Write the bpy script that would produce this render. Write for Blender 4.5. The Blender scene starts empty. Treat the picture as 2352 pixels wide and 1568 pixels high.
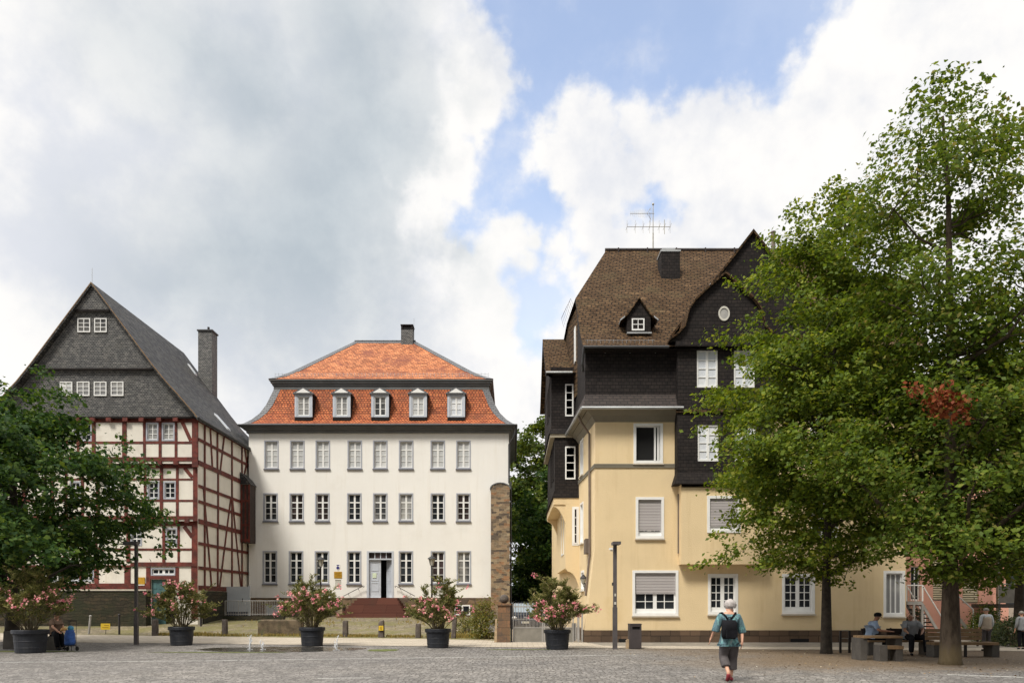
import bpy, math, random
import numpy as np
from mathutils import Vector, noise as mnoise

# ------------------------------------------------------------------ camera, sky, sun, exposure
SC = bpy.context.scene
COL = SC.collection
rad = math.radians
EYE, HOR, CX, F = 1.58, 1385.0, 1176.0, 1700.0      # measured from the photograph at 2352 px width


def PX(x, d): return (x - CX) / F * d                # lateral metres of a photo column at distance d
def PZ(y, d): return EYE + (HOR - y) / F * d         # height in metres of a photo row at distance d


cam = bpy.data.cameras.new('camera')
cam.sensor_width = 36.0
cam.lens = F / 2352.0 * 36.0
cam.shift_y = (HOR - 784.0) / 2352.0
cam.clip_start, cam.clip_end = 0.1, 4000.0
camo = bpy.data.objects.new('camera', cam)
COL.objects.link(camo)
camo.location = (0, 0, EYE)
camo.rotation_euler = (rad(90), 0, 0)
SC.camera = camo

SUN_DIR = Vector((0.52, 0.86, -1.40)).normalized()   # direction the light travels
sl = bpy.data.lights.new('sun', 'SUN')
sl.energy = 1.95
sl.angle = rad(15)
sl.color = (1.0, 0.95, 0.86)
so = bpy.data.objects.new('sun', sl)
COL.objects.link(so)
so.rotation_euler = SUN_DIR.to_track_quat('-Z', 'Y').to_euler()
so.location = (-30, -20, 60)

SC.view_settings.view_transform = 'Standard'
SC.view_settings.look = 'None'
SC.view_settings.exposure = 0.95
SC.view_settings.gamma = 1.0


class NT:
    """small helper round a node tree"""
    def __init__(s, tree):
        s.t = tree
        s.n = tree.nodes
        s.n.clear()

    def node(s, typ, ins=None, **props):
        nd = s.n.new(typ)
        for k, v in props.items():
            setattr(nd, k, v)
        for k, v in (ins or {}).items():
            s.put(nd.inputs[k], v)
        return nd

    def put(s, sock, v):
        if hasattr(v, 'is_output') or isinstance(v, bpy.types.NodeSocket):
            s.t.links.new(v, sock)
        else:
            if isinstance(v, (tuple, list)) and len(v) == 3 and sock.type == 'RGBA':
                v = (*v, 1)
            sock.default_value = v

    def math(s, op, a, b=0.0, c=0.0, clamp=False):
        nd = s.node('ShaderNodeMath', {0: a, 1: b, 2: c}, operation=op)
        nd.use_clamp = clamp
        return nd.outputs[0]

    def vmath(s, op, a, b=(0, 0, 0)):
        nd = s.node('ShaderNodeVectorMath', {0: a, 1: b}, operation=op)
        return nd.outputs['Value'] if op in ('DOT_PRODUCT', 'LENGTH', 'DISTANCE') else nd.outputs[0]

    def scale(s, a, f):
        nd = s.node('ShaderNodeVectorMath', {0: a}, operation='SCALE')
        s.put(nd.inputs['Scale'], f)
        return nd.outputs[0]

    def noise(s, vec, scale, detail=4, rough=0.55, out='Fac', dist=0.0):
        nd = s.node('ShaderNodeTexNoise', {'Vector': vec, 'Scale': scale, 'Detail': detail, 'Roughness': rough,
                                           'Distortion': dist})
        return nd.outputs[0 if out == 'Fac' else 1]

    def ramp(s, fac, stops, interp='LINEAR'):
        nd = s.node('ShaderNodeValToRGB', {0: fac})
        cr = nd.color_ramp
        cr.interpolation = interp
        while len(cr.elements) < len(stops):
            cr.elements.new(0.5)
        for e, (p, c) in zip(cr.elements, stops):
            e.position = p
            e.color = (*c, 1) if len(c) == 3 else c
        return nd.outputs[0]

    def sstep(s, x, a, b):
        nd = s.node('ShaderNodeMapRange', {'Value': x, 'From Min': a, 'From Max': b, 'To Min': 0.0, 'To Max': 1.0},
                    interpolation_type='SMOOTHSTEP')
        return nd.outputs[0]

    def mix(s, fac, a, b, blend='MIX'):
        nd = s.node('ShaderNodeMix', data_type='RGBA', blend_type=blend)
        s.put(nd.inputs[0], fac)
        s.put(nd.inputs[6], a)
        s.put(nd.inputs[7], b)
        return nd.outputs[2]


def make_world():
    w = bpy.data.worlds.new('World')
    SC.world = w
    w.use_nodes = True
    T = NT(w.node_tree)
    tc = T.node('ShaderNodeTexCoord')
    d = T.vmath('NORMALIZE', tc.outputs['Generated'])
    sp = T.node('ShaderNodeSeparateXYZ', {0: d})
    az = T.math('ARCTAN2', sp.outputs[0], sp.outputs[1])
    el = T.math('ARCSINE', sp.outputs[2])
    P = T.node('ShaderNodeCombineXYZ', {0: az, 1: el, 2: 0.0}).outputs[0]

    def ae(x, y):
        v = Vector(((x - CX) / F, 1, (HOR - y) / F)).normalized()
        return (math.atan2(v.x, v.y), math.asin(v.z), 0)

    # billowing edges
    nz = T.noise(d, 4.5, 8, 0.6, 'Color')
    nz = T.scale(T.vmath('SUBTRACT', nz, (0.5, 0.5, 0.5)), 0.12)
    PW = T.vmath('ADD', P, nz)

    def puffs(sc, amt):
        w_ = T.vmath('ADD', d, T.scale(T.vmath('SUBTRACT', T.noise(d, sc * 1.1, 5, 0.6, 'Color'), (0.5, 0.5, 0.5)), 1.1 / sc))
        v_ = T.node('ShaderNodeTexVoronoi', {'Vector': w_, 'Scale': sc, 'Smoothness': 0.35}, feature='SMOOTH_F1')
        return T.math('MULTIPLY', T.math('SUBTRACT', 0.45, v_.outputs['Distance']), amt)
    pf = T.math('ADD', puffs(11.0, 0.075), T.math('ADD', puffs(26.0, 0.042), puffs(60.0, 0.022)))
    pf = T.math('ADD', pf, T.math('MULTIPLY', T.math('SUBTRACT', T.noise(d, 60.0, 6, 0.65), 0.5), 0.02))

    def field(caps, p):
        best = None
        for (x0, y0, r0, x1, y1, r1) in caps:
            a, b = Vector(ae(x0, y0)), Vector(ae(x1, y1))
            ba = b - a
            pa = T.vmath('SUBTRACT', p, tuple(a))
            h = T.math('MULTIPLY', T.vmath('DOT_PRODUCT', pa, tuple(ba)), 1.0 / max(ba.dot(ba), 1e-6), clamp=True)
            q = T.vmath('SUBTRACT', pa, T.scale(tuple(ba), h))
            rr = T.math('MULTIPLY_ADD', h, (r1 - r0) / F, r0 / F)
            dist = T.math('SUBTRACT', T.vmath('LENGTH', q), rr)
            best = dist if best is None else T.math('SMOOTH_MIN', best, dist, 0.02)
        return best

    holes = [(1330, -60, 170, 1240, 170, 95), (1340, -60, 210, 1740, -140, 190), (1420, 20, 150, 1600, 50, 110),
             (1250, 190, 70, 1190, 290, 28), (1195, 290, 40, 1130, 440, 64), (1130, 440, 60, 1060, 510, 48),
             (1190, 430, 40, 1250, 560, 44), (1250, 570, 52, 1225, 740, 64), (1215, 640, 40, 1130, 640, 20),
             (1425, 285, 26, 1440, 270, 12), (1505, 478, 16, 1530, 490, 14)]
    sdf = T.math('ADD', field(holes, PW), pf)
    blue = T.sstep(sdf, 0.008, -0.034)
    dark = [(800, -40, 150, 860, 260, 170), (820, 300, 190, 700, 560, 220), (640, 560, 190, 250, 600, 60),
            (250, 30, 40, 600, 200, 150), (1000, 560, 60, 1130, 590, 20)]
    dk = T.sstep(field(dark, T.vmath('ADD', P, T.scale(nz, 1.2))), 0.13, -0.13)
    fb = T.noise(d, 3.6, 8, 0.6)
    fb2 = T.noise(d, 9.0, 7, 0.58)
    # slight grey modelling inside the white clouds
    m = T.sstep(T.math('ADD', T.math('MULTIPLY', fb, 0.6), T.math('MULTIPLY', fb2, 0.4)), 0.40, 0.62)
    mm = T.sstep(T.math('ADD', T.math('ADD', T.math('MULTIPLY', fb, 0.7), T.math('MULTIPLY', fb2, 0.3)), T.math('MULTIPLY', pf, 1.2)), 0.36, 0.56)
    white = T.mix(mm, (0.405, 0.417, 0.448), (0.535, 0.525, 0.512))
    grey = T.mix(m, (0.256, 0.288, 0.318), (0.328, 0.357, 0.377))
    # bright rim of the grey bank towards the blue gap
    rim = T.math('MULTIPLY', T.sstep(sdf, 0.075, 0.02), T.sstep(fb2, 0.36, 0.6))
    cloud = T.mix(T.math('MULTIPLY', dk, T.math('SUBTRACT', 1.0, T.math('MULTIPLY', rim, 0.9))), white, grey)
    # thin veil over parts of the blue
    veil = T.math('ADD', 0.30, T.math('MULTIPLY', T.sstep(fb2, 0.52, 0.80), 0.4))
    low = T.math('MULTIPLY', T.sstep(el, 0.66, 0.36), 0.55)
    blue = T.math('MULTIPLY', blue, T.math('SUBTRACT', 1.0, T.math('MAXIMUM', veil, low)))
    # the sky outside the picture: unseen clouds brightened left and overhead as fill
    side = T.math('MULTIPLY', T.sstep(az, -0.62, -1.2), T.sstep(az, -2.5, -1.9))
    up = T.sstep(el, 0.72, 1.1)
    lowback = T.math('MULTIPLY', T.sstep(T.math('ABSOLUTE', az), 1.75, 2.3), T.sstep(el, 0.75, 0.35))   # unseen low sky behind the camera dimmed in place of blocking buildings
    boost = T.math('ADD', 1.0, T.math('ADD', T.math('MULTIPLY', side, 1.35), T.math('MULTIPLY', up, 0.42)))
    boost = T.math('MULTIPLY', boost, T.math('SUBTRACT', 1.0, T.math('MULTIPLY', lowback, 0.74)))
    sky = T.node('ShaderNodeTexSky', sky_type='NISHITA')
    sky.sun_disc = False
    sky.sun_elevation = math.asin(-SUN_DIR.z)
    sky.sun_rotation = math.atan2(-SUN_DIR.x, -SUN_DIR.y)
    sky.air_density, sky.dust_density, sky.ozone_density = 1.0, 0.6, 2.0
    b1 = T.node('ShaderNodeBackground', {'Color': sky.outputs[0], 'Strength': 0.15})
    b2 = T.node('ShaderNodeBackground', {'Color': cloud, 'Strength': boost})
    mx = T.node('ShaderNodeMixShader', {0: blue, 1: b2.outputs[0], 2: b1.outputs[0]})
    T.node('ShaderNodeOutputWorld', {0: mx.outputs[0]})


make_world()

# ------------------------------------------------------------------ helpers
random.seed(11)
RNG = np.random.default_rng(11)


def lerp(a, b, t): return a + (b - a) * t
def clamp(x, a=0.0, b=1.0): return max(a, min(b, x))
def smooth(t): t = clamp(t); return t * t * (3 - 2 * t)


class MB:
    """collects shapes and links them as ONE mesh object"""
    def __init__(s): s.v, s.f = [], []

    def add(s, vs, fs):
        o = len(s.v)
        s.v += [tuple(p) for p in vs]
        s.f += [tuple(i + o for i in f) for f in fs]
        return s

    def hexa(s, c):
        return s.add(c, [(0, 3, 2, 1), (4, 5, 6, 7), (0, 1, 5, 4), (1, 2, 6, 5), (2, 3, 7, 6), (3, 0, 4, 7)])

    def box(s, x0, x1, y0, y1, z0, z1):
        return s.hexa([(x0, y0, z0), (x1, y0, z0), (x1, y1, z0), (x0, y1, z0),
                       (x0, y0, z1), (x1, y0, z1), (x1, y1, z1), (x0, y1, z1)])

    def mbox(s, M, u0, u1, v0, v1, w0, w1):
        return s.hexa([M(u0, v0, w0), M(u1, v0, w0), M(u1, v0, w1), M(u0, v0, w1),
                       M(u0, v1, w0), M(u1, v1, w0), M(u1, v1, w1), M(u0, v1, w1)])

    def poly(s, pts): return s.add(pts, [tuple(range(len(pts)))])

    def prism(s, pts, M, w0, w1):
        """polygon (u,v) pushed from depth w0 to w1"""
        n = len(pts)
        vs = [M(u, v, w0) for u, v in pts] + [M(u, v, w1) for u, v in pts]
        fs = [tuple(range(n))[::-1], tuple(range(n, 2 * n))]
        fs += [(i, (i + 1) % n, n + (i + 1) % n, n + i) for i in range(n)]
        return s.add(vs, fs)

    def bar(s, a, b, w, h=None):
        """square bar from a to b"""
        return s.tube([a, b], [w, w], 4, rot=math.pi / 4) if h is None else s.tube([a, b], [w, h], 4, rot=math.pi / 4)

    def tube(s, pts, rr, n=6, cap=True, rot=0.0):
        pts = [Vector(p) for p in pts]
        if not hasattr(rr, '__len__'): rr = [rr] * len(pts)
        vs, fs = [], []
        prev = None
        for i, p in enumerate(pts):
            t = (pts[min(i + 1, len(pts) - 1)] - pts[max(i - 1, 0)])
            t = t.normalized() if t.length > 1e-9 else Vector((0, 0, 1))
            if prev is None:
                a = t.cross(Vector((0, 0, 1)))
                if a.length < 1e-3: a = Vector((1, 0, 0))
            else:
                a = prev - t * prev.dot(t)
            a.normalize()
            prev = a
            b = t.cross(a)
            for k in range(n):
                an = rot + 2 * math.pi * k / n
                vs.append(p + (a * math.cos(an) + b * math.sin(an)) * rr[i])
        for i in range(len(pts) - 1):
            for k in range(n):
                fs.append((i * n + k, i * n + (k + 1) % n, (i + 1) * n + (k + 1) % n, (i + 1) * n + k))
        if cap:
            fs.append(tuple(range(n))[::-1])
            fs.append(tuple(range((len(pts) - 1) * n, len(pts) * n)))
        return s.add(vs, fs)

    def lathe(s, c, prof, n=20, cap=True, sx=1.0, sy=1.0):
        vs, fs = [], []
        for r, z in prof:
            for k in range(n):
                a = 2 * math.pi * k / n
                vs.append((c[0] + r * sx * math.cos(a), c[1] + r * sy * math.sin(a), c[2] + z))
        m = len(prof)
        for i in range(m - 1):
            for k in range(n):
                fs.append((i * n + k, i * n + (k + 1) % n, (i + 1) * n + (k + 1) % n, (i + 1) * n + k))
        if cap:
            fs.append(tuple(range(n))[::-1])
            fs.append(tuple(range((m - 1) * n, m * n)))
        return s.add(vs, fs)

    def ball(s, c, r, n=12, m=8):
        if not hasattr(r, '__len__'): r = (r, r, r)
        vs, fs = [(c[0], c[1], c[2] - r[2])], []
        for i in range(1, m):
            ph = -math.pi / 2 + math.pi * i / m
            for k in range(n):
                a = 2 * math.pi * k / n
                vs.append((c[0] + r[0] * math.cos(ph) * math.cos(a), c[1] + r[1] * math.cos(ph) * math.sin(a),
                           c[2] + r[2] * math.sin(ph)))
        vs.append((c[0], c[1], c[2] + r[2]))
        for k in range(n):
            fs.append((0, 1 + (k + 1) % n, 1 + k))
            fs.append((len(vs) - 1, 1 + (m - 2) * n + k, 1 + (m - 2) * n + (k + 1) % n))
        for i in range(m - 2):
            for k in range(n):
                fs.append((1 + i * n + k, 1 + i * n + (k + 1) % n, 1 + (i + 1) * n + (k + 1) % n, 1 + (i + 1) * n + k))
        return s.add(vs, fs)

    def build(s, name, mat, parent=None, smooth=False, uv=True):
        me = bpy.data.meshes.new(name)
        V = np.array(s.v, dtype=np.float64)
        me.from_pydata([tuple(p) for p in V], [], s.f)
        if uv: planar_uv(me)
        off = root_loc(parent)
        if off.length > 0:
            me.vertices.foreach_set('co', (V - np.array(off)).astype(np.float32).ravel())
        if smooth: me.polygons.foreach_set('use_smooth', [True] * len(me.polygons))
        me.materials.append(mat)
        me.update()
        o = bpy.data.objects.new(name, me)
        COL.objects.link(o)
        if parent: o.parent = parent
        return o


def root_loc(p):
    v = Vector((0, 0, 0))
    while p is not None:
        v += Vector(p.location)
        p = p.parent
    return v


def planar_uv(me):
    n = len(me.loops)
    if n == 0: return
    co = np.empty(len(me.vertices) * 3)
    me.vertices.foreach_get('co', co)
    co = co.reshape(-1, 3)
    li = np.empty(n, dtype=np.int32)
    me.loops.foreach_get('vertex_index', li)
    tot = np.empty(len(me.polygons), dtype=np.int32)
    me.polygons.foreach_get('loop_total', tot)
    nor = np.empty(len(me.polygons) * 3)
    me.polygons.foreach_get('normal', nor)
    nor = nor.reshape(-1, 3)
    flat = np.abs(nor[:, 2]) > 0.985
    T = np.stack([-nor[:, 1], nor[:, 0], np.zeros(len(nor))], 1)
    T[flat] = (1, 0, 0)
    T /= np.maximum(np.linalg.norm(T, axis=1, keepdims=True), 1e-9)
    sg = np.where(np.abs(T[:, 0]) > 0.05, np.sign(T[:, 0]), np.sign(T[:, 1]))
    T *= sg[:, None]
    B = np.cross(nor, T)
    B[flat] = (0, 1, 0)
    sg = np.where(np.abs(B[:, 2]) > 1e-6, np.sign(B[:, 2]), 1)
    B *= sg[:, None]
    pl = np.repeat(np.arange(len(tot)), tot)
    p = co[li]
    uv = np.stack([(p * T[pl]).sum(1), (p * B[pl]).sum(1)], 1)
    lay = me.uv_layers.new(name='UVMap')
    lay.data.foreach_set('uv', uv.astype(np.float32).ravel())


def tag(o, label=None, cat=None, group=None, kind=None):
    if label: o['label'] = label
    if cat: o['category'] = cat
    if group: o['group'] = group
    if kind: o['kind'] = kind
    return o


def thing(name, label, cat, loc=(0, 0, 0), group=None):
    o = bpy.data.objects.new(name, None)
    COL.objects.link(o)
    o.location = loc
    o.empty_display_size = 0.3
    return tag(o, label, cat, group)


def struct(o): return tag(o, kind='structure')


def dup(root, loc, label=None, rotz=0.0, scale=1.0):
    def cp(o, par):
        c = o.copy()
        COL.objects.link(c)
        if par: c.parent = par
        for ch in [x for x in bpy.data.objects if x.parent == o and x != c]:
            cp(ch, c)
        return c
    r = cp(root, None)
    r.location = loc
    r.rotation_euler = (0, 0, rotz)
    r.scale = (scale,) * 3
    if label: r['label'] = label
    return r


def front(Y): return lambda u, v, w: (u, Y + w, v)           # wall facing the camera, w runs into it
def leftw(X): return lambda u, v, w: (X + w, u, v)           # wall facing -X, u runs along Y
def rightw(X): return lambda u, v, w: (X - w, u, v)          # wall facing +X


def wall(mb, M, u0, u1, v0, v1, holes=(), reveal=0.14):
    us = sorted({u0, u1, *[h[0] for h in holes], *[h[1] for h in holes]})
    vs = sorted({v0, v1, *[h[2] for h in holes], *[h[3] for h in holes]})
    us = [u for u in us if u0 <= u <= u1]
    vs = [v for v in vs if v0 <= v <= v1]
    for i in range(len(us) - 1):
        for j in range(len(vs) - 1):
            cu, cv = (us[i] + us[i + 1]) / 2, (vs[j] + vs[j + 1]) / 2
            if any(h[0] < cu < h[1] and h[2] < cv < h[3] for h in holes): continue
            mb.poly([M(us[i], vs[j], 0), M(us[i + 1], vs[j], 0), M(us[i + 1], vs[j + 1], 0), M(us[i], vs[j + 1], 0)])
    for a, b, c, d in holes:
        r = reveal
        mb.poly([M(a, c, 0), M(b, c, 0), M(b, c, r), M(a, c, r)])
        mb.poly([M(a, d, 0), M(b, d, 0), M(b, d, r), M(a, d, r)])
        mb.poly([M(a, c, 0), M(a, d, 0), M(a, d, r), M(a, c, r)])
        mb.poly([M(b, c, 0), M(b, d, 0), M(b, d, r), M(b, c, r)])
    return mb


# ------------------------------------------------------------------ materials
MATS = {}


def newmat(name):
    m = bpy.data.materials.new(name)
    m.use_nodes = True
    T = NT(m.node_tree)
    MATS[name] = m
    return m, T


def finish(T, col, rough=0.7, metal=0.0, bump=None, bstr=0.3, bdist=0.02, spec=0.5, **kw):
    ins = {'Base Color': col, 'Roughness': rough, 'Metallic': metal, 'Specular IOR Level': spec}
    ins.update(kw)
    p = T.node('ShaderNodeBsdfPrincipled', ins)
    if bump is not None:
        b = T.node('ShaderNodeBump', {'Height': bump, 'Strength': bstr, 'Distance': bdist})
        T.t.links.new(b.outputs[0], p.inputs['Normal'])
    T.node('ShaderNodeOutputMaterial', {0: p.outputs[0]})


def objco(T): return T.node('ShaderNodeTexCoord').outputs['Object']
def uvco(T): return T.node('ShaderNodeTexCoord').outputs['UV']


def plain(name, col, rough=0.7, var=0.12, vs=1.5, bump=0.0, bs=40, metal=0.0, spec=0.4, grime=None, gs=0.6, ga=0.5, streak=0.0):
    m, T = newmat(name)
    c = objco(T)
    n = T.noise(c, vs, 6, 0.6)
    lo = tuple(max(0, x * (1 - var)) for x in col)
    hi = tuple(min(1, x * (1 + var)) for x in col)
    cc = T.mix(T.sstep(n, 0.3, 0.7), lo, hi)
    if grime:
        g = T.noise(c, gs, 8, 0.65)
        cc = T.mix(T.math('MULTIPLY', T.sstep(g, 0.52, 0.72), ga), cc, grime)
    if streak:      # rain streaks and patches of old paint
        s1 = T.noise(T.vmath('MULTIPLY', c, (2.6, 2.6, 0.22)), 1.0, 7, 0.7)
        s2 = T.noise(c, 0.35, 5, 0.6)
        cc = T.mix(T.math('MULTIPLY', T.math('MULTIPLY', T.sstep(s1, 0.48, 0.72), T.sstep(s2, 0.35, 0.6)), streak), cc, tuple(x * k for x, k in zip(col, (0.72, 0.66, 0.56))))
        s3 = T.noise(c, 6.0, 6, 0.7)
        cc = T.mix(T.math('MULTIPLY', T.sstep(s3, 0.55, 0.75), streak * 0.4), cc, tuple(x * 0.78 for x in col))
    finish(T, cc, rough, metal, T.noise(c, bs, 4, 0.6) if bump else None, bump, spec=spec)
    return m


def tiles(name, c1, c2, mortar, bw, bh, ms=0.012, stain=None, ss=0.5, sa=0.6, st=(0.5, 0.68), rough=0.75, bstr=0.5,
          bdist=0.02, warp=0.0, extra=None, spec=0.3, bias=0.0, stain2=None, ss2=1.7, skew=0.0):
    m, T = newmat(name)
    uv = uvco(T)
    if skew:
        s0 = T.node('ShaderNodeSeparateXYZ', {0: uv})
        uv = T.node('ShaderNodeCombineXYZ', {0: T.math('MULTIPLY_ADD', s0.outputs[1], -skew, s0.outputs[0]), 1: T.math('MULTIPLY_ADD', s0.outputs[0], skew, s0.outputs[1]), 2: 0.0}).outputs[0]
    if warp:
        wv = T.noise(uv, 3.0, 3, 0.6, 'Color')
        uv2 = T.vmath('ADD', uv, T.scale(T.vmath('SUBTRACT', wv, (0.5, 0.5, 0.5)), warp))
    else:
        uv2 = uv
    br = T.node('ShaderNodeTexBrick', {'Vector': uv2, 'Color1': (*c1, 1), 'Color2': (*c2, 1), 'Mortar': (*mortar, 1),
                                       'Scale': 1.0, 'Mortar Size': ms, 'Mortar Smooth': 0.2, 'Bias': bias,
                                       'Brick Width': bw, 'Row Height': bh})
    col = br.outputs['Color']
    # second, coarser random tint so that single pieces differ
    if extra:
        cell = T.node('ShaderNodeTexWhiteNoise', noise_dimensions='2D')
        sep = T.node('ShaderNodeSeparateXYZ', {0: uv2})
        row = T.math('FLOOR', T.math('DIVIDE', sep.outputs[1], bh))
        shift = T.math('MULTIPLY', T.math('MODULO', T.math('ABSOLUTE', row), 2.0), 0.5)
        cl = T.math('FLOOR', T.math('ADD', T.math('DIVIDE', sep.outputs[0], bw), shift))
        T.put(cell.inputs['Vector'], T.node('ShaderNodeCombineXYZ', {0: cl, 1: row, 2: 0.0}).outputs[0])
        tint = T.ramp(cell.outputs['Value'], extra, 'LINEAR')
        col = T.mix(1.0, col, tint, 'MULTIPLY')
    if stain:
        g = T.noise(uv, ss, 8, 0.65)
        g2 = T.noise(uv, ss * 7, 5, 0.7)
        f = T.math('MULTIPLY', T.sstep(T.math('ADD', T.math('MULTIPLY', g, 0.75), T.math('MULTIPLY', g2, 0.25)), *st), sa)
        col = T.mix(f, col, stain)
    if stain2:
        g = T.noise(uv, ss2, 8, 0.75)
        col = T.mix(T.math('MULTIPLY', T.sstep(g, 0.56, 0.72), 0.6), col, stain2)
    h = T.math('SUBTRACT', 1.0, br.outputs['Fac'])
    sepu = T.node('ShaderNodeSeparateXYZ', {0: uv2})
    fr = T.math('FRACT', T.math('DIVIDE', sepu.outputs[1], bh))
    h = T.math('ADD', T.math('MULTIPLY', h, 0.5), T.math('MULTIPLY', T.math('SUBTRACT', 1.0, fr), 0.5))
    finish(T, col, rough, 0.0, h, bstr, bdist, spec)
    return m


def rubble(name, cols, mortar, scale=(2.2, 4.5), rough=0.85):
    """irregular stone masonry"""
    m, T = newmat(name)
    uv = uvco(T)
    wv = T.noise(uv, 2.5, 3, 0.6, 'Color')
    uv2 = T.vmath('ADD', uv, T.scale(T.vmath('SUBTRACT', wv, (0.5, 0.5, 0.5)), 0.12))
    v2 = T.vmath('MULTIPLY', uv2, (scale[0], scale[1], 1))
    vo = T.node('ShaderNodeTexVoronoi', {'Vector': v2, 'Scale': 1.0, 'Randomness': 0.75}, voronoi_dimensions='2D')
    ve = T.node('ShaderNodeTexVoronoi', {'Vector': v2, 'Scale': 1.0, 'Randomness': 0.75}, voronoi_dimensions='2D',
                feature='DISTANCE_TO_EDGE')
    r = T.node('ShaderNodeSeparateColor', {0: vo.outputs['Color']}).outputs[0]
    col = T.ramp(r, [(i / max(1, len(cols) - 1), c) for i, c in enumerate(cols)], 'CONSTANT' if False else 'LINEAR')
    n = T.noise(uv, 14, 5, 0.6)
    col = T.mix(0.5, col, T.ramp(n, [(0.3, (0.5, 0.5, 0.5)), (0.7, (1.3, 1.3, 1.3))]), 'MULTIPLY')
    e = T.sstep(ve.outputs['Distance'], 0.03, 0.09)
    col = T.mix(e, mortar, col)
    finish(T, col, rough, 0.0, T.math('ADD', e, T.math('MULTIPLY', n, 0.5)), 0.6, 0.03, 0.3)
    return m


def glass(name, col=(0.012, 0.014, 0.016), rough=0.04, var=None):
    m, T = newmat(name)
    c = objco(T)
    n = T.noise(c, 0.9, 3, 0.5)
    hi = var or tuple(x * 3 for x in col)
    cc = T.mix(T.sstep(n, 0.42, 0.68), col, hi)
    b = T.noise(c, 1.2, 1, 0.5)
    finish(T, cc, rough, 0.0, b, 0.05, 0.02, 0.28)
    return m


def leafmat(name, stops, trans=0.35, gloss=0.35):
    m, T = newmat(name)
    g = T.node('ShaderNodeNewGeometry')
    col = T.ramp(g.outputs['Random Per Island'], stops)
    d = T.node('ShaderNodeBsdfPrincipled', {'Base Color': col, 'Roughness': 0.5, 'Specular IOR Level': gloss})
    hs = T.node('ShaderNodeHueSaturation', {'Color': col, 'Saturation': 1.1, 'Value': 1.5, 'Hue': 0.485})
    tr = T.node('ShaderNodeBsdfTranslucent', {'Color': hs.outputs[0]})
    mx = T.node('ShaderNodeMixShader', {0: trans, 1: d.outputs[0], 2: tr.outputs[0]})
    T.node('ShaderNodeOutputMaterial', {0: mx.outputs[0]})
    return m


def cobbles(name, c1, c2, gap, sc=7.0, tint=None, bstr=0.7, area=None):
    m, T = newmat(name)
    c = objco(T)
    wv = T.noise(c, 1.4, 3, 0.5, 'Color')
    c2v = T.vmath('ADD', c, T.scale(T.vmath('SUBTRACT', wv, (0.5, 0.5, 0.5)), 0.25))
    vo = T.node('ShaderNodeTexVoronoi', {'Vector': c2v, 'Scale': sc, 'Randomness': 0.8}, voronoi_dimensions='2D')
    ve = T.node('ShaderNodeTexVoronoi', {'Vector': c2v, 'Scale': sc, 'Randomness': 0.8}, voronoi_dimensions='2D',
                feature='DISTANCE_TO_EDGE')
    r = T.node('ShaderNodeSeparateColor', {0: vo.outputs['Color']})
    col = T.mix(r.outputs[0], c1, c2)
    e = T.sstep(ve.outputs['Distance'], 0.02, 0.11)
    col = T.mix(e, gap, col)
    big = T.noise(c, 0.22, 6, 0.6)
    mid = T.noise(c, 1.6, 6, 0.65)
    col = T.mix(0.9, col, T.ramp(big, [(0.3, (0.78, 0.78, 0.8)), (0.7, (1.16, 1.14, 1.1))]), 'MULTIPLY')
    col = T.mix(0.8, col, T.ramp(mid, [(0.32, (0.72, 0.72, 0.72)), (0.68, (1.25, 1.25, 1.25))]), 'MULTIPLY')
    if name == 'ground':        # worn joints, chips and dark spots between the setts
        sp_ = T.noise(T.vmath('MULTIPLY', c, (1, 0.45, 1)), 13.0, 3, 0.75)
        col = T.mix(T.math('MULTIPLY', T.sstep(sp_, 0.60, 0.70), 0.75), col, (0.05, 0.045, 0.04))
        col = T.mix(T.math('MULTIPLY', T.sstep(sp_, 0.38, 0.30), 0.5), col, (0.42, 0.40, 0.37))
        st = T.noise(c, 0.5, 7, 0.7)
        col = T.mix(T.math('MULTIPLY', T.sstep(st, 0.55, 0.68), 0.4), col, (0.13, 0.118, 0.10))
    if name == 'forecourt':     # dry grass growing between the stones
        sp = T.node('ShaderNodeSeparateXYZ', {0: c})
        gr = T.noise(c, 0.55, 7, 0.7)
        g2 = T.noise(c, 5.0, 4, 0.7)
        edge = T.sstep(T.math('ADD', sp.outputs[1], T.math('MULTIPLY', T.math('SUBTRACT', gr, 0.5), 4.0)), 36.6, 34.6)
        gf = T.math('MAXIMUM', T.math('MULTIPLY', edge, T.sstep(gr, 0.36, 0.52)), T.math('MULTIPLY', T.sstep(gr, 0.44, 0.56), 0.85))
        col = T.mix(T.math('MULTIPLY', gf, T.sstep(g2, 0.3, 0.55)), col, T.mix(g2, (0.075, 0.085, 0.022), (0.235, 0.20, 0.068)))
    if tint:
        # leaf dust and soil under the trees on the right, moss along the far edge
        sp = T.node('ShaderNodeSeparateXYZ', {0: c})
        soil = T.math('MULTIPLY', T.sstep(T.math('ADD', sp.outputs[0], T.math('MULTIPLY', T.math('SUBTRACT', big, 0.5), 9.0)), 3.0, 8.5),
                      T.sstep(T.math('ADD', sp.outputs[1], T.math('MULTIPLY', T.math('SUBTRACT', mid, 0.5), 5.0)), 16.0, 19.5))
        col = T.mix(T.math('MULTIPLY', soil, 0.8), col, tint)
    finish(T, col, 0.75, 0.0, T.math('MULTIPLY', e, T.math('ADD', 0.6, T.math('MULTIPLY', r.outputs[1], 0.4))), bstr, 0.03, 0.35)
    return m


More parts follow.
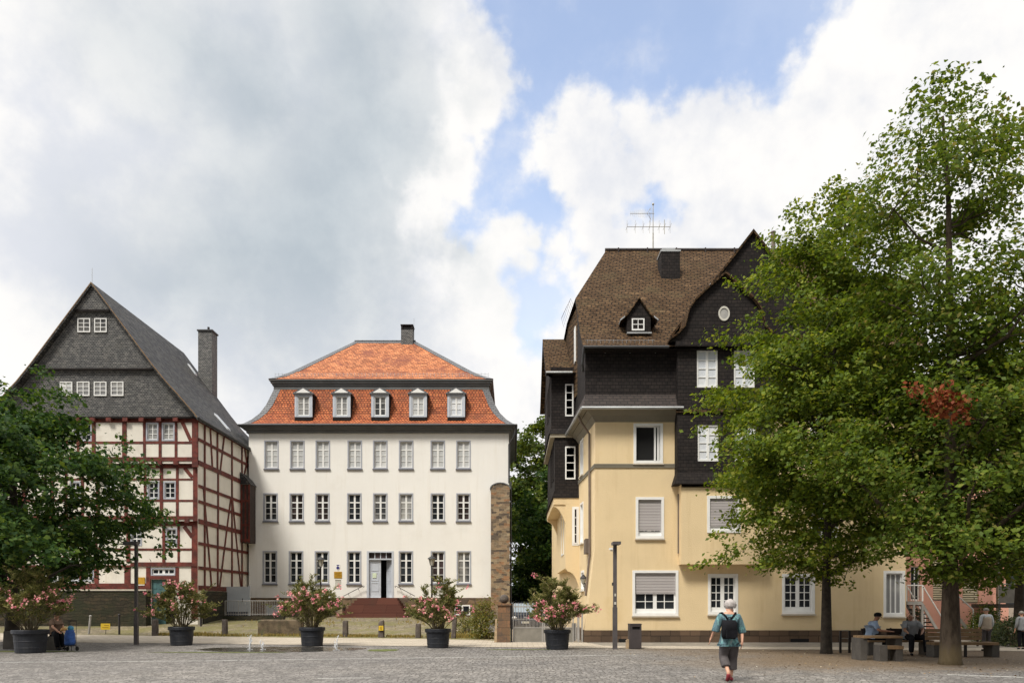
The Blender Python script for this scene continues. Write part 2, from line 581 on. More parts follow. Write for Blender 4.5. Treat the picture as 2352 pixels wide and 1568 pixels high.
M = {}
M['white_wall'] = plain('white_wall', (0.82, 0.80, 0.755), 0.9, 0.025, 0.35, 0.15, 30, grime=(0.62, 0.58, 0.51), gs=0.5, ga=0.22, streak=0.28)
M['yellow_wall'] = plain('yellow_wall', (0.715, 0.56, 0.335), 0.9, 0.05, 0.5, 0.5, 22, grime=(0.57, 0.42, 0.20), gs=0.5, ga=0.45, streak=0.34)
M['infill'] = plain('infill', (0.70, 0.66, 0.58), 0.9, 0.06, 0.8, 0.2, 25, grime=(0.45, 0.40, 0.32), gs=0.9, ga=0.45, streak=0.4)
M['oxblood'] = plain('oxblood', (0.115, 0.023, 0.015), 0.75, 0.5, 3.5, 0.5, 20, grime=(0.06, 0.03, 0.024), gs=1.6, ga=0.6)
M['cream_trim'] = plain('cream_trim', (0.42, 0.37, 0.28), 0.8, 0.08, 1.0)
M['grey_trim'] = plain('grey_trim', (0.19, 0.17, 0.13), 0.8, 0.12, 1.0, grime=(0.2, 0.2, 0.16), gs=1.5)
M['cornice'] = plain('cornice', (0.15, 0.152, 0.15), 0.7, 0.12, 1.0)
M['casing'] = plain('casing', (0.36, 0.375, 0.42), 0.6, 0.06, 2.0)
M['white_paint'] = plain('white_paint', (0.78, 0.775, 0.75), 0.4, 0.03, 3.0)
M['sill'] = plain('sill', (0.13, 0.13, 0.15), 0.6, 0.1, 3.0)
M['stone_sill'] = plain('stone_sill', (0.50, 0.45, 0.37), 0.8, 0.1, 3.0)
M['door_paint'] = plain('door_paint', (0.50, 0.53, 0.58), 0.5, 0.05, 3.0)
M['door_green'] = plain('door_green', (0.07, 0.15, 0.155), 0.5, 0.15, 3.0)
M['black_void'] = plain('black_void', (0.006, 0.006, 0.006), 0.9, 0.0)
M['glass_dark'] = glass('glass_dark')
M['glass_brown'] = glass('glass_brown', (0.022, 0.016, 0.014), 0.05, (0.07, 0.05, 0.05))
M['glass_grey'] = glass('glass_grey', (0.24, 0.24, 0.24), 0.08, (0.42, 0.41, 0.38))
M['curtain_glass'] = glass('curtain_glass', (0.46, 0.47, 0.47), 0.10, (0.62, 0.62, 0.60))
M['curtain_white'] = glass('curtain_white', (0.60, 0.63, 0.67), 0.08, (0.72, 0.73, 0.74))
M['glass_mid'] = glass('glass_mid', (0.05, 0.052, 0.055), 0.05, (0.28, 0.27, 0.25))
M['shutter'] = tiles('shutter', (0.40, 0.37, 0.36), (0.46, 0.43, 0.42), (0.10, 0.09, 0.09), 9.0, 0.062, 0.008, rough=0.6, bstr=0.8)
M['clay'] = tiles('clay', (0.56, 0.18, 0.066), (0.40, 0.105, 0.038), (0.10, 0.026, 0.012), 0.19, 0.155, 0.022,
                  stain=(0.17, 0.06, 0.033), ss=0.55, sa=0.62, st=(0.47, 0.62),
                  extra=[(0, (0.70, 0.62, 0.6)), (0.5, (1, 1, 1)), (1, (1.25, 1.2, 1.15))], bstr=0.8, stain2=(0.24, 0.13, 0.025))
M['clay_upper'] = tiles('clay_upper', (0.52, 0.205, 0.088), (0.40, 0.135, 0.052), (0.21, 0.07, 0.036), 0.24, 0.2, 0.02,
                        stain=(0.21, 0.065, 0.038), ss=0.42, sa=0.85, st=(0.50, 0.60),
                        extra=[(0, (0.66, 0.6, 0.58)), (0.5, (1, 1, 1)), (1, (1.3, 1.3, 1.25))], bstr=0.8, stain2=(0.25, 0.12, 0.035))
M['slate'] = tiles('slate', (0.050, 0.050, 0.052), (0.072, 0.071, 0.072), (0.013, 0.013, 0.014), 0.24, 0.17, 0.02,
                   stain=(0.085, 0.08, 0.062), ss=0.7, sa=0.5, extra=[(0, (0.5, 0.5, 0.52)), (0.5, (1, 1, 1)), (1, (1.7, 1.65, 1.5))],
                   rough=0.7, bstr=0.9, bdist=0.03, warp=0.06, spec=0.3)
M['slate_gable'] = tiles('slate_gable', (0.118, 0.118, 0.116), (0.170, 0.167, 0.160), (0.035, 0.035, 0.035), 0.14, 0.09, 0.012,
                         stain=(0.15, 0.14, 0.12), ss=0.9, sa=0.4, extra=[(0, (0.68, 0.68, 0.7)), (0.6, (1, 1, 1)), (1, (1.5, 1.45, 1.4))],
                         rough=0.65, bstr=0.8, warp=0.09, spec=0.35)
M['slate_hip'] = tiles('slate_hip', (0.12, 0.125, 0.135), (0.165, 0.168, 0.175), (0.04, 0.04, 0.045), 0.3, 0.14, 0.012, rough=0.5, bstr=0.6)
M['slate_brown'] = tiles('slate_brown', (0.072, 0.043, 0.023), (0.102, 0.063, 0.035), (0.026, 0.019, 0.014), 0.30, 0.21, 0.026,
                         stain=(0.10, 0.08, 0.042), ss=0.6, sa=0.5, extra=[(0, (0.78, 0.77, 0.77)), (0.5, (1, 1, 1)), (0.93, (1.18, 1.18, 1.15)), (1, (1.7, 1.7, 1.6))],
                         rough=0.92, bstr=1.0, bdist=0.04, warp=0.2, stain2=(0.055, 0.036, 0.024), spec=0.08, skew=0.16)
M['slate_dark'] = tiles('slate_dark', (0.0165, 0.0135, 0.013), (0.024, 0.0195, 0.018), (0.008, 0.0065, 0.0065), 0.22, 0.14, 0.014,
                        stain=(0.03, 0.024, 0.021), ss=0.5, sa=0.4, extra=[(0, (0.75, 0.75, 0.75)), (1, (1.25, 1.2, 1.15))], rough=0.8, bstr=0.5, warp=0.05, spec=0.2)
M['slate_skirt'] = tiles('slate_skirt', (0.034, 0.025, 0.022), (0.052, 0.039, 0.034), (0.018, 0.015, 0.014), 0.28, 0.16, 0.02,
                         stain=(0.10, 0.075, 0.06), ss=0.9, sa=0.5, rough=0.65, bstr=0.7)
M['zinc'] = plain('zinc', (0.42, 0.43, 0.43), 0.45, 0.15, 2.0, metal=0.6)
M['zinc_dark'] = plain('zinc_dark', (0.045, 0.045, 0.047), 0.6, 0.15, 2.0)
M['brown_pipe'] = plain('brown_pipe', (0.15, 0.115, 0.09), 0.6, 0.15, 2.0)
M['rubble'] = tiles('rubble', (0.33, 0.275, 0.195), (0.21, 0.175, 0.13), (0.30, 0.26, 0.195), 0.33, 0.15, 0.018, stain=(0.15, 0.125, 0.085), ss=1.5, sa=0.55,
                    extra=[(0, (0.38, 0.36, 0.40)), (0.25, (0.6, 0.55, 0.55)), (0.4, (1.15, 1.0, 0.85)), (0.65, (0.95, 0.9, 0.85)), (0.88, (1.15, 0.75, 0.55)), (1, (1.25, 1.2, 1.1))],
                    rough=0.9, bstr=0.8, bdist=0.03, warp=0.3)
M['old_wall'] = tiles('old_wall', (0.034, 0.028, 0.018), (0.050, 0.039, 0.025), (0.026, 0.022, 0.015), 0.40, 0.17, 0.02, stain=(0.026, 0.029, 0.015), ss=0.8, sa=0.85, st=(0.40, 0.58),
                      extra=[(0, (0.7, 0.7, 0.7)), (0.5, (1, 1, 1)), (1, (1.45, 1.3, 1.15))], rough=0.95, bstr=0.8, bdist=0.03, warp=0.4)
M['plinth_stone'] = rubble('plinth_stone', [(0.14, 0.10, 0.06), (0.22, 0.15, 0.09), (0.16, 0.09, 0.06), (0.10, 0.08, 0.06)], (0.12, 0.09, 0.06), (1.8, 3.2))
M['ashlar_dark'] = tiles('ashlar_dark', (0.075, 0.053, 0.038), (0.12, 0.082, 0.055), (0.035, 0.026, 0.02), 0.8, 0.27, 0.012,
                         stain=(0.15, 0.10, 0.06), ss=1.0, sa=0.5, rough=0.9, bstr=0.5, warp=0.03,
                         extra=[(0, (0.6, 0.6, 0.6)), (1, (1.35, 1.25, 1.15))])
M['pillar_stone'] = tiles('pillar_stone', (0.17, 0.105, 0.06), (0.26, 0.14, 0.075), (0.12, 0.09, 0.06), 0.42, 0.3, 0.012,
                          stain=(0.09, 0.07, 0.055), ss=1.3, sa=0.8, st=(0.42, 0.6), rough=0.9, warp=0.06)
M['red_steps'] = tiles('red_steps', (0.105, 0.040, 0.028), (0.14, 0.054, 0.037), (0.05, 0.018, 0.014), 1.4, 0.5, 0.008,
                       stain=(0.09, 0.05, 0.035), ss=0.8, sa=0.6, rough=0.85)
M['block_stone'] = plain('block_stone', (0.105, 0.078, 0.048), 0.95, 0.4, 3.5, 1.0, 9, grime=(0.06, 0.075, 0.03), gs=2.5, ga=0.7)
M['bollard_stone'] = plain('bollard_stone', (0.095, 0.078, 0.068), 0.9, 0.3, 4, 0.8, 14, grime=(0.16, 0.13, 0.09), gs=3.0, ga=0.4)
M['concrete'] = plain('concrete', (0.075, 0.067, 0.058), 0.9, 0.18, 4, 0.4, 30, grime=(0.08, 0.075, 0.06), gs=2.0)
M['beige_stone'] = plain('beige_stone', (0.42, 0.31, 0.19), 0.9, 0.2, 6, 0.5, 20)
M['ground'] = cobbles('ground', (0.140, 0.131, 0.121), (0.285, 0.267, 0.248), (0.065, 0.058, 0.05), 8.0, tint=(0.155, 0.105, 0.058))
M['forecourt'] = cobbles('forecourt', (0.145, 0.122, 0.088), (0.28, 0.235, 0.168), (0.13, 0.11, 0.04), 6.0)
M['pavement'] = tiles('pavement', (0.38, 0.33, 0.26), (0.47, 0.41, 0.33), (0.25, 0.21, 0.16), 0.4, 0.3, 0.014,
                      stain=(0.28, 0.235, 0.17), ss=0.7, sa=0.6, rough=0.85, bstr=0.3)
M['sidewalk'] = plain('sidewalk', (0.22, 0.195, 0.16), 0.9, 0.2, 2.5, 0.5, 30, grime=(0.13, 0.11, 0.08), gs=1.0)
M['drive'] = plain('drive', (0.30, 0.245, 0.175), 0.9, 0.2, 2.5, 0.5, 30)
M['line_stone'] = plain('line_stone', (0.44, 0.43, 0.40), 0.8, 0.2, 2.0)
M['moss'] = plain('moss', (0.10, 0.115, 0.028), 0.95, 0.4, 6, 1.0, 30)
M['black_plastic'] = plain('black_plastic', (0.017, 0.019, 0.025), 0.6, 0.3, 2.5, 0.15, 12, grime=(0.05, 0.05, 0.05), gs=1.5, ga=0.5)
M['soil'] = plain('soil', (0.035, 0.026, 0.018), 0.95, 0.4, 8, 0.8, 30)
M['iron'] = plain('iron', (0.035, 0.030, 0.030), 0.55, 0.2, 3.0, metal=0.2)
M['lamp_metal'] = plain('lamp_metal', (0.085, 0.075, 0.075), 0.55, 0.2, 2.0)
M['bin_metal'] = plain('bin_metal', (0.055, 0.045, 0.045), 0.6, 0.2, 2.0, grime=(0.09, 0.075, 0.06), gs=2.0)
M['gate_metal'] = plain('gate_metal', (0.32, 0.305, 0.285), 0.5, 0.15, 2.0)
M['gate_panel'] = plain('gate_panel', (0.22, 0.205, 0.175), 0.6, 0.15, 3.0)
M['pale_gate'] = plain('pale_gate', (0.44, 0.47, 0.50), 0.6, 0.06, 2.0)
M['dark_navy'] = plain('dark_navy', (0.03, 0.035, 0.06), 0.6, 0.1)
M['lantern_glass'] = glass('lantern_glass', (0.42, 0.41, 0.36), 0.15, (0.6, 0.58, 0.5))
M['ochre_plate'] = plain('ochre_plate', (0.42, 0.235, 0.02), 0.45, 0.12, 6)
M['ochre_dark'] = plain('ochre_dark', (0.26, 0.13, 0.01), 0.5, 0.1, 6)
M['yellow_sign'] = plain('yellow_sign', (0.68, 0.47, 0.035), 0.5, 0.05, 6)
M['sign_black'] = plain('sign_black', (0.04, 0.025, 0.005), 0.6, 0.0)
M['blue_shield'] = plain('blue_shield', (0.02, 0.02, 0.16), 0.4, 0.0)
M['paper'] = plain('paper', (0.52, 0.50, 0.44), 0.7, 0.1, 5)
M['paper_green'] = plain('paper_green', (0.62, 0.70, 0.52), 0.7, 0.2, 9)
M['bark'] = plain('bark', (0.062, 0.046, 0.032), 0.95, 0.4, 5, 1.0, 12, grime=(0.11, 0.088, 0.058), gs=2.0)
def barkmat():
    m, T = newmat('bark_lichen')
    c = objco(T)
    n = T.noise(T.vmath('MULTIPLY', c, (9, 9, 2.5)), 1.0, 6, 0.65)
    col = T.mix(T.sstep(n, 0.35, 0.65), (0.040, 0.029, 0.020), (0.085, 0.064, 0.045))
    z = T.node('ShaderNodeSeparateXYZ', {0: c}).outputs[2]
    k = T.sstep(T.math('ADD', z, T.math('MULTIPLY', T.math('SUBTRACT', n, 0.5), 0.8)), 0.62, 0.30)
    col = T.mix(T.math('MULTIPLY', k, 0.6), col, (0.13, 0.098, 0.05))
    finish(T, col, 0.95, 0, n, 1.0, 0.04, 0.2)
    return m


M['bark_lichen'] = barkmat()
M['bark_dark'] = plain('bark_dark', (0.038, 0.030, 0.022), 0.95, 0.4, 5, 1.0, 12)
M['stem'] = plain('stem', (0.13, 0.105, 0.06), 0.9, 0.3, 5)
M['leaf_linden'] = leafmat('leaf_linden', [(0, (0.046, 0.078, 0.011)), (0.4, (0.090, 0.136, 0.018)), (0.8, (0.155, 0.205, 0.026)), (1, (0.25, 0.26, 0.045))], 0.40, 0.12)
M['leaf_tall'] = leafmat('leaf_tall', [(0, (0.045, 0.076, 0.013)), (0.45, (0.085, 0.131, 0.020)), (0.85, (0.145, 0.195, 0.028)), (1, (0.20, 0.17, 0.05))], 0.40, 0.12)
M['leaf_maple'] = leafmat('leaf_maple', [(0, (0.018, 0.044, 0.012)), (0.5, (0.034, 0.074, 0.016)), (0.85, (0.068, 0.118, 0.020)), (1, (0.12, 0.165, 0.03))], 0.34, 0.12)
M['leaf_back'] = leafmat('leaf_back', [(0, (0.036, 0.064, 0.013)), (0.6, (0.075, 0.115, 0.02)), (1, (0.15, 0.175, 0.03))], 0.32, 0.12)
M['leaf_red'] = leafmat('leaf_red', [(0, (0.11, 0.026, 0.012)), (0.7, (0.19, 0.05, 0.017)), (1, (0.22, 0.10, 0.035))], 0.12, 0.1)
M['leaf_oleander'] = leafmat('leaf_oleander', [(0, (0.075, 0.092, 0.026)), (0.5, (0.145, 0.155, 0.046)), (0.85, (0.24, 0.225, 0.08)), (1, (0.36, 0.30, 0.14))], 0.3, 0.12)
M['blossom'] = leafmat('blossom', [(0, (0.56, 0.13, 0.19)), (0.45, (0.74, 0.26, 0.30)), (0.8, (0.84, 0.44, 0.42)), (1, (0.78, 0.50, 0.36))], 0.3, 0.2)
M['leaf_shrub'] = leafmat('leaf_shrub', [(0, (0.07, 0.085, 0.02)), (0.5, (0.13, 0.135, 0.025)), (0.9, (0.22, 0.19, 0.035)), (1, (0.30, 0.22, 0.05))], 0.3)
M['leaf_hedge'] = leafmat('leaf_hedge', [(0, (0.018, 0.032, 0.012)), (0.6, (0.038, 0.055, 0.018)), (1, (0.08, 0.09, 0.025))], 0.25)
M['dry_grass'] = leafmat('dry_grass', [(0, (0.13, 0.12, 0.03)), (0.5, (0.27, 0.21, 0.06)), (1, (0.36, 0.28, 0.09))], 0.3)
M['litter'] = leafmat('litter', [(0, (0.16, 0.10, 0.05)), (0.6, (0.30, 0.20, 0.10)), (0.9, (0.40, 0.32, 0.2)), (1, (0.7, 0.68, 0.6))], 0.1)
M['wood'] = plain('wood', (0.20, 0.125, 0.062), 0.75, 0.25, 4, 0.2, 15, grime=(0.12, 0.09, 0.06), gs=2.0)
M['wood_dark'] = plain('wood_dark', (0.045, 0.030, 0.024), 0.75, 0.25, 4)
M['pink_wall'] = plain('pink_wall', (0.68, 0.35, 0.26), 0.9, 0.05, 0.8, 0.2, 25)
M['blind'] = tiles('blind', (0.56, 0.49, 0.33), (0.62, 0.54, 0.37), (0.13, 0.10, 0.06), 9.0, 0.11, 0.028, rough=0.6)
M['steel'] = plain('steel', (0.40, 0.38, 0.33), 0.4, 0.1, 3.0, metal=0.4)
M['pale_house'] = plain('pale_house', (0.66, 0.61, 0.53), 0.9, 0.05, 0.8)
M['car_paint'] = plain('car_paint', (0.016, 0.016, 0.024), 0.15, 0.05, 2.0, spec=0.7)
M['tyre'] = plain('tyre', (0.012, 0.012, 0.012), 0.85, 0.1)
M['windscreen'] = glass('windscreen', (0.25, 0.30, 0.34), 0.05, (0.45, 0.5, 0.55))
M['headlight'] = glass('headlight', (0.6, 0.6, 0.6), 0.05, (0.85, 0.85, 0.85))
M['plate_white'] = plain('plate_white', (0.7, 0.68, 0.58), 0.5, 0.02)
M['plate_blue'] = plain('plate_blue', (0.04, 0.10, 0.32), 0.5, 0.02)
M['skin'] = plain('skin', (0.55, 0.30, 0.20), 0.55, 0.08, 6)
M['skin_tan'] = plain('skin_tan', (0.30, 0.145, 0.085), 0.55, 0.08, 6)
M['hair_white'] = plain('hair_white', (0.40, 0.365, 0.345), 0.7, 0.18, 14, 0.6, 40)
M['hair_grey'] = plain('hair_grey', (0.26, 0.24, 0.21), 0.7, 0.18, 14, 0.6, 40)
M['hair_brown'] = plain('hair_brown', (0.06, 0.04, 0.03), 0.7, 0.18, 14)


def shirtmat():
    m, T = newmat('teal_print')
    c = objco(T)
    n = T.noise(T.vmath('MULTIPLY', c, (16, 16, 5)), 1.0, 4, 0.6)
    col = T.ramp(n, [(0.30, (0.03, 0.055, 0.085)), (0.44, (0.10, 0.19, 0.21)), (0.52, (0.045, 0.085, 0.11)), (0.60, (0.13, 0.31, 0.30)), (0.70, (0.24, 0.27, 0.29))])
    finish(T, col, 0.85, 0, T.noise(c, 9, 3), 0.5, 0.03)
    return m


M['teal_print'] = shirtmat()
M['trouser_grey'] = plain('trouser_grey', (0.075, 0.066, 0.066), 0.9, 0.2, 6, 0.5, 12)
M['cloth_black'] = plain('cloth_black', (0.008, 0.008, 0.010), 0.9, 0.3, 6, 0.4, 14, spec=0.12)
M['shoe_red'] = plain('shoe_red', (0.19, 0.016, 0.024), 0.6, 0.2, 8)
M['cloth_blue'] = plain('cloth_blue', (0.24, 0.31, 0.42), 0.85, 0.12, 5, 0.4, 12)
M['cloth_grey'] = plain('cloth_grey', (0.24, 0.25, 0.26), 0.85, 0.12, 5, 0.4, 12)
M['cloth_beige'] = plain('cloth_beige', (0.40, 0.33, 0.25), 0.85, 0.12, 5, 0.4, 12)
M['cloth_pale'] = plain('cloth_pale', (0.50, 0.53, 0.54), 0.85, 0.1, 5, 0.4, 12)
M['cloth_brown'] = plain('cloth_brown', (0.17, 0.11, 0.075), 0.85, 0.2, 5, 0.4, 12)
M['trolley_blue'] = plain('trolley_blue', (0.035, 0.10, 0.33), 0.7, 0.35, 7, 0.5, 12)
M['bag_cyan'] = plain('bag_cyan', (0.06, 0.26, 0.42), 0.6, 0.3, 9)
M['bag_orange'] = plain('bag_orange', (0.60, 0.34, 0.12), 0.6, 0.3, 9)


def watermat():
    m, T = newmat('wet_ground')
    c = objco(T)
    n = T.noise(c, 3, 5, 0.6)
    col = T.mix(T.sstep(n, 0.4, 0.65), (0.030, 0.027, 0.022), (0.085, 0.078, 0.066))
    finish(T, col, T.ramp(n, [(0.4, (0.03,) * 3), (0.7, (0.35,) * 3)]), 0, n, 0.1, 0.01, 0.5)
    m2, T = newmat('splash')
    finish(T, (0.80, 0.82, 0.84), 0.15, 0, None, spec=0.7, Alpha=0.7)
    return m, m2


M['wet_ground'], M['splash'] = watermat()


def add_text(name, txt, loc, size, mat, parent, rot=(math.pi / 2, 0, 0)):
    cu = bpy.data.curves.new(name, 'FONT')
    cu.body = txt
    cu.size = size
    cu.align_x, cu.align_y = 'CENTER', 'CENTER'
    cu.extrude = 0.002
    tmp = bpy.data.objects.new(name, cu)
    COL.objects.link(tmp)
    bpy.context.view_layer.update()
    me = bpy.data.meshes.new_from_object(tmp.evaluated_get(bpy.context.evaluated_depsgraph_get()))
    bpy.data.objects.remove(tmp)
    me.materials.clear()
    me.materials.append(mat)
    o = bpy.data.objects.new(name, me)
    COL.objects.link(o)
    o.parent = parent
    o.location = Vector(loc) - root_loc(parent)
    o.rotation_euler = rot
    return o


# ------------------------------------------------------------------ ground
def zt(x, y):
    """ground height: level square, forecourt rising to the houses"""
    return 0.72 * smooth((y - 33.5) / 11.5) * smooth((-0.25 - x) / 0.9)


def sheet(name, mat, xs, yfun0, yfun1, ny, lift):
    mb = MB()
    vs, fs = [], []
    for x in xs:
        for j in range(ny + 1):
            y = lerp(yfun0(x), yfun1(x), j / ny)
            vs.append((x, y, zt(x, y) + lift))
    for i in range(len(xs) - 1):
        for j in range(ny):
            a = i * (ny + 1) + j
            fs.append((a, a + ny + 1, a + ny + 2, a + 1))
    mb.add(vs, fs)
    return struct(mb.build(name, mat, smooth=True))


def build_ground():
    xs = [-900, -300, -120, -60, -40, -30] + [x * 0.5 for x in range(-56, 9)] + [6, 10, 20, 40, 100, 300, 900]
    ys = [-60, -20, 0, 10, 20, 30, 33] + [33.5 + 0.75 * i for i in range(17)] + [47, 52, 60, 80, 120, 300, 900, 1500]
    vs = [(x, y, zt(x, y)) for x in xs for y in ys]
    n = len(ys)
    fs = [(i * n + j, (i + 1) * n + j, (i + 1) * n + j + 1, i * n + j + 1) for i in range(len(xs) - 1) for j in range(n - 1)]
    mb = MB().add(vs, fs)
    struct(mb.build('ground', M['ground'], smooth=True))

    def pts(arr):
        def f(x):
            for (x0, y0), (x1, y1) in zip(arr, arr[1:]):
                if x <= x1 or (x1, y1) == arr[-1]:
                    return lerp(y0, y1, clamp((x - x0) / (x1 - x0)))
        return f
    near = pts([(-60, 37), (-30, 31.9), (-13.3, 29.2), (1.9, 26.2), (12, 25.0), (40, 21.5)])
    far = pts([(-60, 42), (-30, 37), (-13.3, 34.6), (-3.4, 32.8), (0.0, 30.9), (0.9, 29.95), (3.0, 29.9), (3.4, 27.6), (40, 23.3)])
    X = [-60, -45, -30, -25, -20, -16.5, -13.3, -10, -7, -3.4, -2, -1, 0.0, 0.9, 1.9, 3.0, 3.4, 6, 9, 12, 20, 30, 40]
    sheet('pavement', M['pavement'], X, near, far, 5, 0.012)
    xs = [-60, -40, -30] + [x * 0.7 for x in range(-42, 1)]
    sheet('forecourt', M['forecourt'], xs, lambda x: far(x) + 0.02, lambda x: 47.0, 24, 0.008)
    sheet('sidewalk', M['sidewalk'], [3.1, 4, 8, 12, 16, 20, 30, 40], lambda x: pts([(3.0, 27.7), (40, 23.4)])(x), lambda x: 30.0 if x < 16.1 else 36, 3, 0.010)
    sheet('driveway', M['drive'], [-0.05, 0.5, 1.5, 2.5, 3.1], lambda x: 30.0, lambda x: 58.0, 6, 0.010)

    def stripe(a, b, w, name):
        (x0, y0), (x1, y1) = a, b
        v = Vector((x1 - x0, y1 - y0, 0)).normalized()
        n = Vector((-v.y, v.x, 0)) * w / 2
        mb = MB()
        N = 14
        for i in range(N):
            t0, t1 = i / N + 0.004, (i + 1) / N - 0.001
            p, q = Vector((lerp(x0, x1, t0), lerp(y0, y1, t0), 0.004)), Vector((lerp(x0, x1, t1), lerp(y0, y1, t1), 0.004))
            mb.poly([p - n, q - n, q + n, p + n])
        struct(mb.build(name, M['line_stone']))
    stripe((-14.5, 19.8), (-8.5, 20.4), 0.11, 'stone_line')
    stripe((-8.5, 20.4), (3.9, 22.75), 0.11, 'stone_line')
    stripe((9.66, 16.45), (12.2, 15.2), 0.16, 'stone_line')
    stripe((-4.1, 15.6), (-3.0, 15.75), 0.10, 'stone_line')

    def blob(name, mat, cx, cy, rx, ry, lift, seed, n=60, amp=0.22):
        pts_ = []
        for k in range(n):
            a = 2 * math.pi * k / n
            r = 1 + amp * mnoise.noise(Vector((math.cos(a) * 1.7, math.sin(a) * 1.7, seed))) + 0.1 * mnoise.noise(Vector((math.cos(a) * 6, math.sin(a) * 6, seed)))
            pts_.append((cx + rx * r * math.cos(a), cy + ry * r * math.sin(a), lift))
        mb = MB()
        mb.add([(cx, cy, lift)] + pts_, [(0, 1 + k, 1 + (k + 1) % n) for k in range(n)])
        return struct(mb.build(name, mat))
    blob('water_puddle', M['wet_ground'], -8.0, 25.6, 2.9, 1.35, 0.005, 3.0)
    blob('moss_patch', M['moss'], -4.35, 25.0, 0.5, 0.62, 0.006, 7.0)
    blob('moss_patch', M['moss'], -16.0, 24.4, 1.5, 0.35, 0.006, 9.0)
    blob('moss_patch', M['moss'], -9.5, 23.9, 2.2, 0.2, 0.006, 12.0)
    blob('moss_patch', M['moss'], 0.2, 25.35, 1.1, 0.18, 0.006, 15.0)


build_ground()


# ------------------------------------------------------------------ windows
def window(parent, Mp, a, b, c, d, frame=0.07, fmat=None, casing=0.0, cmat=None, proud=0.02, recess=0.09,
           vbars=(), hbars=(), pane='glass_dark', sill=0.0, smat='sill', shutter=0.0, name='window', lower=None):
    """frame (part) > casing, pane, sill, shutter.  vbars/hbars: (fraction, width)"""
    fmat = fmat or M['white_paint']
    u0, u1, v0, v1 = a + casing, b - casing, c + casing, d - casing
    mb = MB()
    w0, w1 = recess, recess + 0.05
    mb.mbox(Mp, u0, u0 + frame, v0, v1, w0, w1)
    mb.mbox(Mp, u1 - frame, u1, v0, v1, w0, w1)
    mb.mbox(Mp, u0 + frame, u1 - frame, v0, v0 + frame * 1.2, w0, w1)
    mb.mbox(Mp, u0 + frame, u1 - frame, v1 - frame, v1, w0, w1)
    iu0, iu1, iv0, iv1 = u0 + frame, u1 - frame, v0 + frame * 1.2, v1 - frame
    for f, w in vbars:
        u = lerp(iu0, iu1, f)
        mb.mbox(Mp, u - w / 2, u + w / 2, iv0, iv1, w0 + 0.004, w1 - 0.004)
    for f, w in hbars:
        v = lerp(iv0, iv1, f)
        mb.mbox(Mp, iu0, iu1, v - w / 2, v + w / 2, w0 + 0.008, w1 - 0.008)
    fo = mb.build(name, fmat, parent)
    g = MB()
    g.poly([Mp(iu0, iv0, w1 - 0.015), Mp(iu1, iv0, w1 - 0.015), Mp(iu1, iv1, w1 - 0.015), Mp(iu0, iv1, w1 - 0.015)])
    g.build('pane', M[pane], fo)
    if casing:
        k = MB()
        k.mbox(Mp, a, u0, c, d, -proud, recess + 0.03)
        k.mbox(Mp, u1, b, c, d, -proud, recess + 0.03)
        k.mbox(Mp, u0, u1, d - casing, d, -proud, recess + 0.03)
        k.mbox(Mp, u0, u1, c, v0, -proud, recess + 0.03)
        k.build('casing', cmat or M['casing'], fo)
    if sill:
        k = MB()
        k.mbox(Mp, a - 0.03, b + 0.03, c - sill, c - 0.002, -0.09, 0.06)
        k.build('sill', M[smat], fo)
    if shutter:
        k = MB()
        vs = lerp(v1, v0, shutter)
        k.mbox(Mp, u0 + 0.01, u1 - 0.01, vs, v1 - 0.005, w0 - 0.045, w0 - 0.012)
        k.mbox(Mp, u0 + 0.005, u1 - 0.005, vs - 0.04, vs, w0 - 0.05, w0 - 0.008)
        k.build('shutter', M['shutter'], fo)
    return fo


